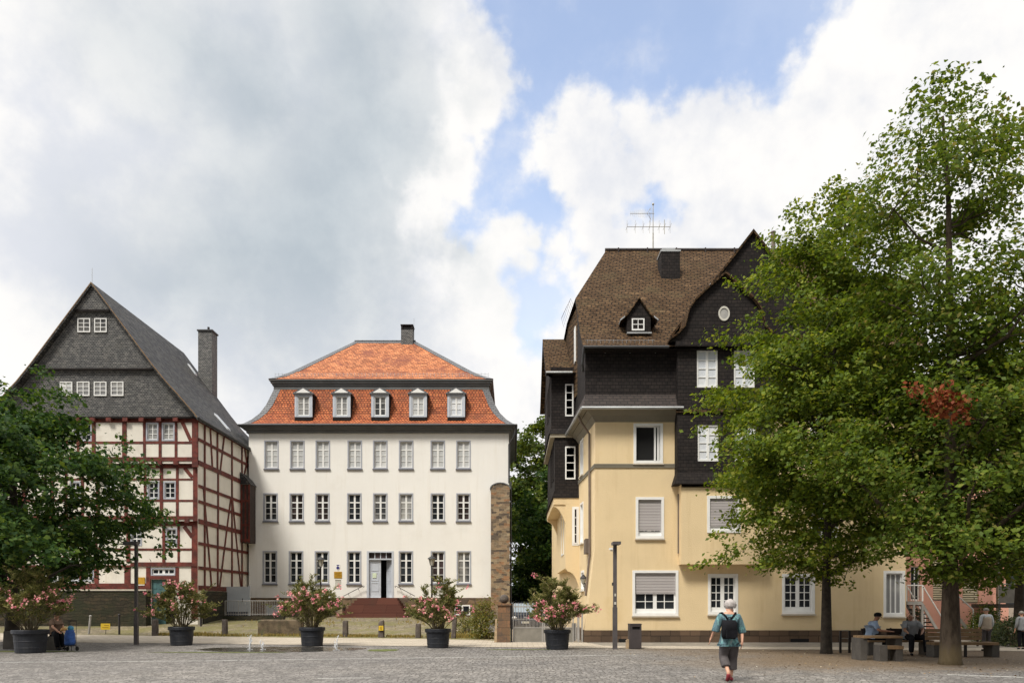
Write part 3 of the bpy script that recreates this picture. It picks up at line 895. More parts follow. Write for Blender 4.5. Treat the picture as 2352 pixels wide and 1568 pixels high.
# ------------------------------------------------------------------ white mansion
def build_mansion():
    Y = 47.0
    root = thing('mansion', 'white rendered mansion with an orange tiled mansard roof and five dormers', 'house', (PX(870, Y), Y, zt(-8, 46)))
    x0, x1 = PX(571.5, Y), PX(1168.5, Y)
    zb, ztop = PZ(1372, Y), PZ(994, Y)
    rows = [(1011, 1076.5), (1132, 1196.5), (1264.5, 1340.5)]
    cols = {0: [623.5, 683, 741.5, 815, 873.5, 933, 1005.5, 1064.5],
            1: [621.5, 681.5, 740.5, 814, 873.5, 932.5, 1005.5, 1064.5],
            2: [620, 680, 739.5, 813.3, None, 932.3, 1006, 1065.5]}
    panes = {0: ['curtain_glass'] * 8, 1: ['glass_dark', 'glass_brown', 'glass_brown', 'glass_dark', 'glass_mid', 'glass_grey', 'glass_dark', 'glass_brown'],
             2: ['glass_dark', 'glass_dark', 'glass_dark', 'glass_dark', None, 'glass_dark', 'glass_brown', 'glass_mid']}
    holes, specs = [], []
    for r, (ya, yb) in enumerate(rows):
        for i, cx in enumerate(cols[r]):
            if cx is None: continue
            a, b = PX(cx - 16.7, Y), PX(cx + 16.7, Y)
            c, d = PZ(yb, Y), PZ(ya, Y)
            holes.append((a, b, c, d))
            specs.append((a, b, c, d, panes[r][i], r))
    dx0, dx1, dz1 = PX(842.5, Y), PX(904.5, Y), PZ(1265, Y)
    holes.append((dx0, dx1, zb, dz1))
    mb = MB()
    Mf = front(Y)
    wall(mb, Mf, x0, x1, zb, ztop, holes, 0.28)
    yb_ = 57.5
    mb.poly([(x0, Y, zb), (x0, yb_, zb), (x0, yb_, ztop), (x0, Y, ztop)])
    mb.poly([(x1, Y, zb), (x1, yb_, zb), (x1, yb_, ztop), (x1, Y, ztop)])
    mb.poly([(x0, yb_, zb), (x1, yb_, zb), (x1, yb_, ztop), (x0, yb_, ztop)])
    mb.build('wall', M['white_wall'], root)
    MB().box(x0 - 0.05, x1 + 0.02, Y - 0.05, yb_, 0.3, zb - 0.004).build('plinth', M['plinth_stone'], root)
    for a, b, c, d, p, r in specs:
        tr = 0.70 if r < 2 else 0.735
        hb = [(tr, 0.075), (tr / 3, 0.028), (tr * 2 / 3, 0.028)]
        window(root, Mf, a, b, c, d, 0.055, casing=0.075, vbars=[(0.5, 0.115)], hbars=hb, pane=p, sill=0.07)
    # door
    fr = MB()
    fr.mbox(Mf, dx0, dx0 + 0.13, zb, dz1, -0.03, 0.2)
    fr.mbox(Mf, dx1 - 0.13, dx1, zb, dz1, -0.03, 0.2)
    fr.mbox(Mf, dx0 + 0.13, dx1 - 0.13, dz1 - 0.09, dz1, -0.03, 0.2)
    ztr = PZ(1285, Y)
    fr.mbox(Mf, dx0 + 0.13, dx1 - 0.13, ztr, ztr + 0.09, -0.01, 0.18)
    for k in (1, 2, 3):
        u = lerp(dx0 + 0.13, dx1 - 0.13, k / 4)
        fr.mbox(Mf, u - 0.025, u + 0.025, ztr + 0.09, dz1 - 0.09, 0.08, 0.14)
    door = fr.build('door', M['door_paint'], root)
    tp = MB()
    tp.mbox(Mf, dx0 + 0.13, dx1 - 0.13, ztr + 0.09, dz1 - 0.09, 0.12, 0.13)
    tp.build('transom_pane', M['glass_brown'], door)
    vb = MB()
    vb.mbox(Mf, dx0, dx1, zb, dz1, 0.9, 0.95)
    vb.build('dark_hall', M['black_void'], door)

    def leaf(pts0, pts1, name):
        (xa, ya), (xb, yb2) = pts0, pts1
        L = math.hypot(xb - xa, yb2 - ya)
        def Ml(u, v, w):
            t = u / L
            nx, ny = -(yb2 - ya) / L, (xb - xa) / L
            return (lerp(xa, xb, t) + nx * w, lerp(ya, yb2, t) + ny * w, v)
        b = MB()
        b.mbox(Ml, 0, L, zb + 0.01, ztr - 0.01, 0, 0.05)
        hh = ztr - zb
        for (f0, f1) in ((0.17, 0.40), (0.45, 0.66), (0.71, 0.94)):
            z0, z1 = zb + hh * f0, zb + hh * f1
            m = 0.17 * L
            for q in ((m, L - m, z0, z0 + 0.035), (m, L - m, z1 - 0.035, z1), (m, m + 0.035, z0 + 0.035, z1 - 0.035), (L - m - 0.035, L - m, z0 + 0.035, z1 - 0.035)):
                b.mbox(Ml, q[0], q[1], q[2], q[3], -0.02, 0.004)
        o = b.build(name, M['door_paint'], door)
        return o
    xa = dx0 + 0.13
    xm = PX(874, Y)
    leaf((xa, Y + 0.12), (xm, Y + 0.12), 'door_leaf')
    leaf((dx1 - 0.55, Y + 0.50), (dx1 - 0.14, Y + 0.14), 'door_leaf')
    MB().box(PX(855, Y), PX(864, Y), Y + 0.10 - 0.012, Y + 0.118, PZ(1326, Y), PZ(1315, Y)).build('door_notice', M['paper_green'], door)
    # eaves cornice
    cz = ztop
    mb = MB()
    for (o, za, zb2) in ((0.12, cz - 0.02, cz + 0.16), (0.26, cz + 0.16, cz + 0.30), (0.42, cz + 0.30, cz + 0.40)):
        mb.box(x0 - o, x1 + o, Y - o, yb_ + o, za, zb2)
    mb.build('eaves_cornice', M['cornice'], root)
    gt = MB()
    e = 0.50
    gt.tube([(x0 - e, Y - e, cz + 0.40), (x1 + e, Y - e, cz + 0.40)], 0.055, 8)
    gt.tube([(x1 + e, Y - e, cz + 0.40), (x1 + e, yb_ + e, cz + 0.40)], 0.055, 8)
    gt.tube([(x0 - e, Y - e, cz + 0.40), (x0 - e, yb_ + e, cz + 0.40)], 0.055, 8)
    gt.tube([(x1 + 0.45, Y - 0.4, cz + 0.38), (x1 + 0.35, Y - 0.3, cz - 0.25), (x1 + 0.02, Y - 0.08, cz - 0.75), (x1 + 0.02, Y - 0.08, 9.2)], 0.055, 8)
    gt.build('gutter', M['zinc_dark'], root)
    # mansard, concave
    prof = [(-0.46, cz + 0.41), (-0.22, cz + 0.55), (0.12, cz + 0.88), (0.42, cz + 1.35), (0.66, cz + 1.95), (0.84, cz + 2.6), (0.96, cz + 3.05)]

    def fx(o): return o * 1.36 if o > 0 else o        # the ends lean in further than the front
    low, hips, bands = MB(), {1: MB(), -1: MB()}, MB()
    hw = 0.42
    for i in range(len(prof) - 1):
        (o0, z0), (o1, z1) = prof[i], prof[i + 1]
        A0, A1 = (x0 + fx(o0), Y + o0, z0), (x1 - fx(o0), Y + o0, z0)
        B0, B1 = (x0 + fx(o1), Y + o1, z1), (x1 - fx(o1), Y + o1, z1)
        C0, C1 = (x0 + fx(o0), yb_ - o0, z0), (x1 - fx(o0), yb_ - o0, z0)
        D0, D1 = (x0 + fx(o1), yb_ - o1, z1), (x1 - fx(o1), yb_ - o1, z1)
        tgt = bands if i in (0,) else low
        tgt.poly([A0, A1, B1, B0])
        low.poly([C0, A0, B0, D0])
        low.poly([A1, C1, D1, B1])
        low.poly([C1, C0, D0, D1])
        for sx, P_, Q_ in ((1, A0, B0), (-1, A1, B1)):
            n = 0.014
            hips[sx].poly([(P_[0] - sx * 0.01, P_[1] - n, P_[2] + n), (P_[0] + sx * hw, P_[1] - n, P_[2] + n), (Q_[0] + sx * hw, Q_[1] - n, Q_[2] + n), (Q_[0] - sx * 0.01, Q_[1] - n, Q_[2] + n)])
            hips[sx].poly([(P_[0] - sx * n, P_[1] - 0.01, P_[2] + n), (Q_[0] - sx * n, Q_[1] - 0.01, Q_[2] + n), (Q_[0] - sx * n, Q_[1] + hw, Q_[2] + n), (P_[0] - sx * n, P_[1] + hw, P_[2] + n)])
    roof = low.build('roof', M['clay'], root)
    for hp_ in hips.values(): hp_.build('slate_hip', M['slate_hip'], roof)
    bands.build('slate_eaves_strip', M['slate_hip'], roof)
    # upper cornice band
    o, z = prof[-1]
    cb = MB()
    cb.box(x0 + fx(o) - 0.03, x1 - fx(o) + 0.03, Y + o - 0.03, yb_ - o + 0.03, z - 0.02, z + 0.22)
    for k, (pr, za, zb2) in enumerate(((0.10, 0.22, 0.36), (0.19, 0.36, 0.50), (0.27, 0.50, 0.58))):
        cb.box(x0 + fx(o) - pr, x1 - fx(o) + pr, Y + o - pr, yb_ - o + pr, z + za, z + zb2)
    cb.build('upper_cornice', M['cornice'], roof)
    ze = z + 0.585
    ex0, ex1, ey = x0 + fx(o) - 0.29, x1 - fx(o) + 0.29, Y + o - 0.29
    R = 4.35
    rz = ze + 3.95
    rx0, rx1 = ex0 + 4.69, ex1 - 5.6
    ry = ey + R
    by = ey + 2 * R
    fl = [(0.0, 0.0), (0.5, 0.30), (1.1, 0.80)]           # flared foot of the upper roof
    up = MB()

    def up_ring(t, zz):
        k = t / R
        return [(lerp(ex0, rx0, k), lerp(ey, ry, k), zz), (lerp(ex1, rx1, k), lerp(ey, ry, k), zz),
                (lerp(ex1, rx1, k), lerp(by, ry, k), zz), (lerp(ex0, rx0, k), lerp(by, ry, k), zz)]
    rings = [up_ring(t, ze + zz) for t, zz in fl] + [up_ring(R, rz)]
    for a, b in zip(rings, rings[1:]):
        for i in range(4):
            j = (i + 1) % 4
            if (Vector(b[i]) - Vector(b[j])).length < 1e-6: up.poly([a[i], a[j], b[i]])
            else: up.poly([a[i], a[j], b[j], b[i]])
    uo = up.build('upper_roof', M['clay_upper'], root)
    for ci, sx in ((0, 1), (1, -1)):
        hp = MB()
        for a, b in zip(rings, rings[1:]):
            P_, Q_ = Vector(a[ci]), Vector(b[ci])
            w1, w2 = 0.42, 0.34
            up_ = Vector((0, -0.012, 0.02))
            hp.poly([P_ + up_, P_ + Vector((sx * w1 * 1.1, 0, 0)) + up_, Q_ + Vector((sx * w2 * 1.1, 0, 0)) + up_, Q_ + up_])
            up2 = Vector((-sx * 0.012, 0, 0.02))
            hp.poly([P_ + up2, Q_ + up2, Q_ + Vector((0, w2, 0)) + up2, P_ + Vector((0, w1, 0)) + up2])
        hp.build('slate_hip', M['slate_hip'], uo)
    hp = MB()
    hp.poly([(rx0, ry - 0.22, rz - 0.19), (rx1, ry - 0.22, rz - 0.19), (rx1, ry, rz + 0.03), (rx0, ry, rz + 0.03)])
    hp.tube([(rx0 - 0.05, ry, rz + 0.03), (rx1 + 0.05, ry, rz + 0.03)], 0.06, 6)
    hp.build('slate_ridge', M['slate_hip'], uo)
    # snow guard rail
    sg = MB()
    zz = ze + 0.28
    for k in range(2):
        sg.tube([(ex0 + 0.3, ey + 0.42, zz + 0.12 * k + 0.05), (ex1 - 0.3, ey + 0.42, zz + 0.12 * k + 0.05)], 0.009, 4)
    for i in range(60):
        x = lerp(ex0 + 0.3, ex1 - 0.3, i / 59)
        sg.tube([(x, ey + 0.42, zz - 0.06), (x, ey + 0.42, zz + 0.24)], 0.009, 4)
    sg.build('snow_guard', M['zinc'], uo)
    # chimney
    yc = ry - 0.35
    ca, cb_ = PX(921, yc), PX(948, yc)
    ch = MB()
    ch.box(ca, cb_, yc, yc + 0.8, rz - 1.2, PZ(757, yc))
    co = ch.build('chimney', M['slate_gable'], root)
    k = MB()
    zt_ = PZ(757, yc)
    k.box(ca - 0.03, cb_ + 0.03, yc - 0.03, yc + 0.83, zt_ + 0.3, zt_ + 0.37)
    for xx in (ca + 0.0, cb_ - 0.12):
        k.box(xx, xx + 0.12, yc + 0.0, yc + 0.12, zt_, zt_ + 0.3)
        k.box(xx, xx + 0.12, yc + 0.68, yc + 0.8, zt_, zt_ + 0.3)
    k.build('chimney_cap', M['slate_dark'], co)
    MB().box(ca + 0.06, cb_ - 0.06, yc + 0.05, yc + 0.75, zt_, zt_ + 0.28).build('chimney_opening', M['black_void'], co)
    MB().tube([(cb_ + 0.05, yc + 0.3, rz), (cb_ + 0.05, yc + 0.3, zt_ + 0.9)], 0.012, 4).build('lightning_rod', M['zinc'], co)
    # dormers
    for i, cxp in enumerate((697.3, 784.8, 873, 960.3, 1047.8)):
        yd = Y + 0.02
        xc = PX(cxp, yd)
        w = 0.56
        z0, z1 = PZ(957.5, yd), PZ(905.5, yd)
        ybk = yd + 1.6
        d = MB()
        Md = front(yd)
        ox, oz0, oz1 = 0.36, z0 + 0.10, z1 - 0.14
        wall(d, Md, xc - w, xc + w, z0, z1, [(xc - ox, xc + ox, oz0, oz1)], 0.1)
        d.poly([(xc - w, yd, z0), (xc - w, yd + 0.06, z0), (xc - w, yd + 0.06, z1), (xc - w, yd, z1)])
        d.poly([(xc + w, yd, z0), (xc + w, yd + 0.06, z0), (xc + w, yd + 0.06, z1), (xc + w, yd, z1)])
        for q in ((-w, -w + 0.13), (w - 0.13, w)):
            d.mbox(Md, xc + q[0], xc + q[1], z0, z1, -0.025, -0.002)
        dm = d.build('dormer', M['casing'] if False else M['door_paint'], roof)
        window(dm, Md, xc - ox, xc + ox, oz0, oz1, 0.05, vbars=[(0.5, 0.10)], hbars=[(1 / 3, 0.025), (2 / 3, 0.025)],
               pane=('glass_grey', 'glass_grey', 'glass_mid', 'curtain_glass', 'curtain_white')[i], recess=0.05)
        for sx in (-1, 1):
            MB().box(xc + sx * w - 0.02, xc + sx * w + 0.02, yd + 0.062, ybk, z0, z1 - 0.002).build('dormer_cheek', M['slate_dark'], dm)
        pr = MB()
        wo = 0.66
        pk = z1 + 0.46
        pr.prism([(xc - wo, z1 + 0.0), (xc + wo, z1 + 0.0), (xc + wo, z1 + 0.05), (xc, pk), (xc - wo, z1 + 0.05)], Md, -0.12, 1.7)
        pd = pr.build('dormer_roof', M['slate_hip'], dm)
        pc = MB()
        pc.prism([(xc - wo + 0.2, z1 + 0.07), (xc + wo - 0.2, z1 + 0.07), (xc, pk - 0.11)], Md, -0.14, -0.1)
        pc.build('pediment', M['white_paint'], dm)
        sb = MB()
        sb.box(xc - w, xc + w, yd - 0.05, yd + 0.3, z0 - 0.20, z0 - 0.01)
        sb.build('apron', M['slate_dark'], dm)
    # signs on the wall
    return root


MANSION = build_mansion()


def build_mansion_extras():
    Y = 47.0
    Mf = front(Y)
    # staircase, stepped on three sides
    st = thing('staircase', 'broad red sandstone steps leading up to the grey double door', 'steps', (-8.45, 45.5, 0.7))
    zb = PZ(1372, Y) - 0.005
    z0 = 0.62
    n = 8
    hgt = (zb - z0) / n
    mb = MB()
    for i in range(n):
        e = (n - 1 - i) / (n - 1)
        mb.box(-8.42 - lerp(1.25, 2.15, e), -8.42 + lerp(1.25, 2.1, e), lerp(46.2, 44.55, e), 46.945, z0 + i * hgt - (0.3 if i == 0 else 0), z0 + (i + 1) * hgt)
    mb.build('treads', M['red_steps'], st)
    for fa, fb in ((-3.0, -2.17), (2.12, 2.9)):
        MB().box(-8.42 + fa, -8.42 + fb, 46.2, 46.94, 0.5, 1.45).build('flank_wall', M['rubble'], st)
    for sx, xa, xb in ((-1, 834.5, 789), (1, 909, 953)):
        r = MB()
        y = 46.78
        p0, p1 = (PX(xa, y), y, PZ(1344.5, y)), (PX(xb, y), y, PZ(1368, y))
        pts = [(p0[0] - sx * 0.02, y, p0[2] - 0.12), (p0[0] - sx * 0.05, y, p0[2] - 0.02), p0, p1]
        r.tube(pts, 0.022, 6)
        for t in (0.25, 0.75):
            q = Vector(p0).lerp(Vector(p1), t)
            r.tube([q, q + Vector((0, 0.0, -0.09)), q + Vector((0, 0.2, -0.09))], 0.014, 5)
        tag(r.build('handrail', M['iron']), 'thin iron handrail on the white wall %s of the grey door' % ('left' if sx < 0 else 'right'), 'handrail', 'handrails beside the front door')
    # plaques
    b = MB()
    y = Y - 0.03
    b.box(PX(767.3, y), PX(785.2, y), y, y + 0.025, PZ(1327, y), PZ(1312, y))
    o = tag(b.build('wall_plaque', M['ochre_plate']), 'rectangular ochre plaque on the white wall left of the grey door', 'plaque')
    k = MB()
    for i, (f0, f1) in enumerate(((0.2, 0.85), (0.15, 0.7), (0.3, 0.9), (0.2, 0.8))):
        zz = PZ(1315 + i * 2.8, y)
        k.box(lerp(PX(767.3, y), PX(785.2, y), f0), lerp(PX(767.3, y), PX(785.2, y), f1), y - 0.004, y + 0.001, zz - 0.02, zz + 0.012)
    k.build('lettering', M['ochre_dark'], o)
    s = MB()
    xc = PX(776, y)
    zt_, zl = PZ(1295.8, y), PZ(1309.5, y)
    s.prism([(xc - 0.14, zt_), (xc - 0.14, zt_ - 0.22), (xc, zl), (xc + 0.14, zt_ - 0.22), (xc + 0.14, zt_)], front(y), 0.01, 0.026)
    sh = tag(s.build('monument_badge', M['white_paint']), 'small white shield with a blue diamond above the ochre plaque', 'badge')
    d = MB()
    zc = PZ(1303.2, y)
    d.prism([(xc - 0.115, zc), (xc, zc - 0.125), (xc + 0.115, zc), (xc, zc + 0.125)], front(y), 0.004, 0.011)
    d.prism([(xc - 0.115, zt_ - 0.01), (xc, zt_ - 0.10), (xc + 0.115, zt_ - 0.01)], front(y), 0.004, 0.011)
    d.build('emblem', M['blue_shield'], sh)
    p = MB()
    p.box(PX(769.5, y), PX(783, y), y + 0.01, y + 0.026, PZ(1351, y), PZ(1330.5, y))
    po = tag(p.build('notice_board', M['paper']), 'faded pale notice on the white wall below the ochre plaque', 'notice')
    k = MB()
    k.box(PX(769.5, y), PX(783, y), y + 0.004, y + 0.011, PZ(1332.6, y), PZ(1331, y))
    k.build('header_strip', M['grey_trim'], po)
    # stone stump of the old wall at the corner of the house
    t = MB()
    ya = 46.35
    xa, xb = PX(1127.5, ya), PX(1170.8, ya)
    pts = [(xa, 0.3), (xb, 0.3), (xb, PZ(1122, ya))]
    n = 10
    for i in range(n + 1):
        a = math.pi * i / n
        pts.append(((xa + xb) / 2 + (xb - xa) / 2 * math.cos(a), PZ(1122, ya) + 0.33 * math.sin(a)))
    pts.append((xa, PZ(1122, ya)))
    t.prism(pts, front(ya), 0, 0.62)
    tw = tag(t.build('stone_buttress', M['rubble']), 'tall narrow rubble stone wall stump with rounded top beside the white mansion', 'wall')
    c = MB()
    for i in range(n):
        a0, a1 = math.pi * i / n, math.pi * (i + 1) / n
        cx, rx = (xa + xb) / 2, (xb - xa) / 2
        q = [(cx + (rx + o_) * math.cos(a), PZ(1122, ya) + (0.33 + o_) * math.sin(a)) for a, o_ in ((a0, 0.003), (a1, 0.003), (a1, 0.07), (a0, 0.07))]
        c.prism(q, front(ya), -0.04, 0.62)
    c.build('capping', M['slate_hip'], tw)
    k = MB()
    x = PX(1173.5, 46.6)
    k.tube([(x, 46.6, 9.25), (x, 46.6, 0.2)], 0.05, 8)
    for zz in (2.0, 4.5, 7.0):
        k.tube([(x, 46.6, zz), (x, 46.6, zz + 0.06)], 0.065, 8)
    k.build('downpipe', M['zinc_dark'], tw)
    # basement windows
    for cxp, w, col in ((626, 27, 'pale_gate'), (1062, 36, 'white_paint')):
        y = Y - 0.06
        b = MB()
        a, bb = PX(cxp - w / 2, y), PX(cxp + w / 2, y)
        z0_, z1_ = PZ(1411, y), PZ(1389, y)
        if col == 'pale_gate':
            b.box(a, bb, y - 0.02, y + 0.03, z0_, z1_)
            o = b.build('basement_shutter', M[col], MANSION)
        else:
            for q in ((a, a + 0.07), ((a + bb) / 2 - 0.05, (a + bb) / 2 + 0.05), (bb - 0.07, bb)):
                b.box(q[0], q[1], y - 0.02, y + 0.03, z0_, z1_)
            b.box(a, bb, y - 0.015, y + 0.025, z1_ - 0.06, z1_ + 0.02)
            b.box(a, bb, y - 0.015, y + 0.025, z0_ - 0.02, z0_ + 0.06)
            o = b.build('basement_window', M[col], MANSION)
            MB().box(a, bb, y, y + 0.02, z0_, z1_).build('pane', M['glass_dark'], o)
    # two post lanterns
    y = 43.0
    g = None
    for i, (xp, yt) in enumerate(((736.5, 1278.5), (992, 1276.5))):
        x = PX(xp, y)
        zg = zt(x, y)
        L = thing('post_lantern', ('iron lantern post in front of the third ground floor window' if i == 0 else
                                   'iron lantern post in front of the white mansion, right of the front door'), 'lantern', (x, y, zg), 'lantern posts before the white mansion')
        ztop = PZ(yt, y)
        m = MB()
        m.lathe((x, y, 0), [(0.10, zg - 0.02), (0.10, zg + 0.35), (0.055, zg + 0.5), (0.042, ztop - 0.62), (0.08, ztop - 0.60), (0.05, ztop - 0.55)], 10)
        m.build('post', M['iron'], L, True)
        hd = MB()
        hd.lathe((x, y, 0), [(0.09, ztop - 0.54), (0.175, ztop - 0.17)], 6, True)
        ho = hd.build('lantern_glazing', M['lantern_glass'], L)
        c = MB()
        c.lathe((x, y, 0), [(0.255, ztop - 0.165), (0.24, ztop - 0.13), (0.14, ztop - 0.04), (0.05, ztop + 0.0), (0.02, ztop + 0.06)], 12)
        c.build('lantern_hood', M['zinc_dark'], L)
        cg = MB()
        for k in range(6):
            a = 2 * math.pi * k / 6
            cg.tube([(x + 0.095 * math.cos(a), y + 0.095 * math.sin(a), ztop - 0.54), (x + 0.185 * math.cos(a), y + 0.185 * math.sin(a), ztop - 0.17)], 0.011, 4)
        cg.build('glazing_bars', M['iron'], L)


build_mansion_extras()


# ------------------------------------------------------------------ timber framed house
def build_timber():
    Y = 39.7
    root = thing('timber_house', 'half timbered house with oxblood beams, white infill and a steep grey slate gable', 'house', (-22.7, 40, 0.3))
    X1 = -16.84
    XA = -22.21                      # ridge
    XL = 2 * XA - X1
    yb = 50.0
    # storey planes and their limits (rows of the photograph at the facade)
    st = [(39.70, 955, 1064), (39.92, 1064, 1196), (40.12, 1196, 1300), (40.16, 1300, 1357)]
    wins = [  # storey, x0,x1,y0,y1, pane, cols rows
        (0, 183, 211, 971, 1013, 'glass_dark'), (0, 153, 176, 971, 1013, 'glass_grey'), (0, 335.5, 364, 970, 1012, 'glass_grey'), (0, 372, 401.5, 970, 1012, 'glass_grey'),
        (0, 100, 124, 971, 1013, 'glass_dark'), (0, 20, 46, 971, 1013, 'glass_dark'),
        (1, 338.5, 366, 1105, 1146, 'glass_dark'), (1, 375.5, 404, 1105, 1146, 'glass_dark'), (1, 240, 266, 1105, 1146, 'glass_dark'), (1, 160, 186, 1105, 1146, 'glass_dark'),
        (2, 380.5, 407, 1212, 1253, 'glass_mid'), (2, 300, 326, 1212, 1253, 'glass_dark'), (2, 180, 206, 1212, 1253, 'glass_dark'),
        (3, 156.5, 182.5, 1303, 1335, 'glass_dark'), (3, 189.5, 216, 1303, 1335, 'glass_dark'), (3, 92, 116, 1303, 1335, 'glass_dark'), (3, 120, 142, 1303, 1335, 'glass_dark')]
    inf = MB()
    for s, (ys, ya, yb2) in enumerate(st):
        holes = [(PX(w[1], ys), PX(w[2], ys), PZ(w[4], ys), PZ(w[3], ys)) for w in wins if w[0] == s]
        if s == 3:
            holes.append((PX(347, ys), PX(403, ys), PZ(1321, ys), PZ(1303.5, ys)))
            holes.append((PX(346, ys), PX(402, ys), 0.3, PZ(1330, ys)))
        zlow = 0.2 if s == 3 else PZ(yb2, ys)
        wall(inf, front(ys), XL, X1 - 0.02, zlow, PZ(ya, ys), holes, 0.16)
        if s > 0:   # underside of the jetty
            yp = st[s - 1][0]
            z = PZ(ya, ys)
            inf.poly([(XL, yp, z), (X1, yp, z), (X1, ys, z), (XL, ys, z)])
    wo = inf.build('wall', M['infill'], root)
    sw = MB()
    sw.poly([(X1 - 0.02, Y, 0.2), (X1 - 0.02, yb, 0.2), (X1 - 0.02, yb, 11.4), (X1 - 0.02, Y, 11.4)])
    sw.poly([(XL, Y, 0.2), (XL, yb, 0.2), (XL, yb, 11.4), (XL, Y, 11.4)])
    sw.poly([(XL, yb, 0.2), (X1, yb, 0.2), (X1, yb, 11.4), (XL, yb, 11.4)])
    sw.build('side_wall', M['infill'], root)
    for s, xa, xb, ya, yb2, p in wins:
        ys = st[s][0]
        hb = [(1 / 3, 0.028), (2 / 3, 0.028)] if s != 2 else [(0.36, 0.06), (0.68, 0.035)]
        window(root, front(ys), PX(xa, ys), PX(xb, ys), PZ(yb2, ys), PZ(ya, ys), 0.035, casing=0.07, cmat=M['casing'], vbars=[(0.5, 0.042)], hbars=hb, pane=p, recess=0.05)
    ys = st[3][0]
    window(root, front(ys), PX(347, ys), PX(403, ys), PZ(1321, ys), PZ(1303.5, ys), 0.05, casing=0.06, vbars=[(0.25, 0.05), (0.5, 0.14), (0.75, 0.05)], pane='glass_dark', recess=0.05, name='transom_window')
    # door
    d = MB()
    a, b = PX(346, ys), PX(402, ys)
    d.box(a, (a + b) / 2 + 0.1, ys + 0.12, ys + 0.17, 0.3, PZ(1331, ys))
    for (u0, u1) in ((0.12, 0.28), (0.40, 0.56)):
        for (v0, v1) in ((PZ(1352, ys), PZ(1337, ys)), (PZ(1377, ys), PZ(1357, ys))):
            d.box(a + u0, a + u1, ys + 0.105, ys + 0.12, v0, v1)
    do = d.build('door', M['door_green'], root)
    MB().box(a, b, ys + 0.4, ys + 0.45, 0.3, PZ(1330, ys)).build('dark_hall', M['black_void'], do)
    # ---- timbers of the front
    tb = MB()

    def beam(s, x0, x1, y0, y1, pr=0.03):
        yy = st[s][0]
        tb.box(PX(x0, yy), PX(x1, yy), yy - pr, yy + 0.05, PZ(y1, yy), PZ(y0, yy))

    def brace(s, xa, ya, xb, yb_, w=9, pr=0.026):
        yy = st[s][0]
        A, B = Vector((PX(xa, yy), PZ(ya, yy))), Vector((PX(xb, yy), PZ(yb_, yy)))
        t = (B - A).normalized()
        n = Vector((-t.y, t.x)) * (w / 2 * yy / F)
        tb.prism([tuple(A - n), tuple(B - n), tuple(B + n), tuple(A + n)], front(yy), -pr, 0.04)
    # top storey
    beam(0, -32, 455, 960.5, 970, 0.034)
    for x, w in ((20 - 8, 9), (55, 9), (90, 9), (139, 9), (179.5, 6), (215.5, 8.5), (286, 10), (332, 6), (368, 6.5), (404.5, 6)):
        beam(0, x - w / 2, x + w / 2, 970, 1050)
    beam(0, 441.5, 455, 970, 1072, 0.045)
    beam(0, -32, 441.5, 1013.5, 1018.8, 0.022)
    beam(0, -32, 455, 1049.5, 1058.5, 0.038)
    brace(0, 419, 969, 438.5, 1012, 8)
    brace(0, 96, 1018, 80, 1050, 8)
    for x in (20, 60, 100, 139, 180, 215, 252, 290, 327, 367, 405):
        tb.box(PX(x - 5.5, 39.7), PX(x + 5.5, 39.7), 39.60, 39.92, PZ(1067, 39.7), PZ(1058.8, 39.7))
        tb.box(PX(x - 5.5, 39.6), PX(x + 5.5, 39.6), 39.45, 39.75, PZ(968, 39.6), PZ(960, 39.6))
    # second
    beam(1, -32, 444, 1060, 1075, 0.05)
    for x, w in ((55, 8), (120, 8), (152, 6), (190, 6), (225, 8), (290, 8), (333.5, 6), (371, 7.5), (407.5, 6)):
        beam(1, x - w / 2, x + w / 2, 1075, 1186)
    beam(1, 444, 455, 1072, 1196, 0.045)
    beam(1, -32, 444, 1098.5, 1102.5, 0.022)
    beam(1, -32, 444, 1147, 1151.5, 0.022)
    beam(1, -32, 455, 1184.5, 1192, 0.038)
    brace(1, 424, 1074, 442, 1096, 8)
    for x in (150, 215, 290, 371, 405, 430):
        tb.box(PX(x - 5, 39.92), PX(x + 5, 39.92), 39.83, 40.12, PZ(1200, 39.92), PZ(1192.2, 39.92))
    # third
    beam(2, -32, 444, 1193.5, 1207, 0.05)
    for x, w in ((55, 8), (149, 9), (220, 8), (295, 9), (376.5, 7), (410.5, 5)):
        beam(2, x - w / 2, x + w / 2, 1207, 1291)
    beam(2, 441, 455.5, 1196, 1300, 0.045)
    beam(2, -32, 441, 1258.5, 1263.5, 0.022)
    brace(2, 423, 1208, 442, 1233, 9)
    beam(2, 300, 441, 1290.5, 1300, 0.038)
    beam(2, -32, 300, 1297, 1302, 0.036)
    # ground
    for x, w in ((55, 9), (87, 6), (149, 12), (186, 6), (222, 10), (293, 14), (341, 10), (407, 8)):
        beam(3, x - w / 2, x + w / 2, 1302, 1345, 0.03)
    beam(3, 336, 346, 1330, 1400, 0.034)
    beam(3, 440, 456.5, 1300, 1420, 0.05)
    beam(3, 346, 403, 1322, 1329.5, 0.028)
    beam(3, -32, 336, 1339, 1353, 0.04)
    beam(3, 403, 440, 1345, 1354, 0.04)
    tb.build('front_timber', M['oxblood'], root)
    # ---- timbers of the side wall
    sb = MB()
    Ms = rightw(X1)

    def hz(y, h=0.2, y0=39.75, y1=50.0, pr=0.03):
        z = EYE + (HOR - y) * 39.7 / F
        sb.mbox(Ms, y0, y1, z - h / 2, z + h / 2, -pr, 0.0)

    def dz(y): return EYE + (HOR - y) * 39.7 / F
    for y in (965, 1008, 1061.5, 1115, 1150.5, 1196, 1247, 1303, 1349):
        hz(y, 0.26 if y in (1061.5, 1196, 1349) else 0.17, pr=0.034 if y in (1061.5, 1196) else 0.028)
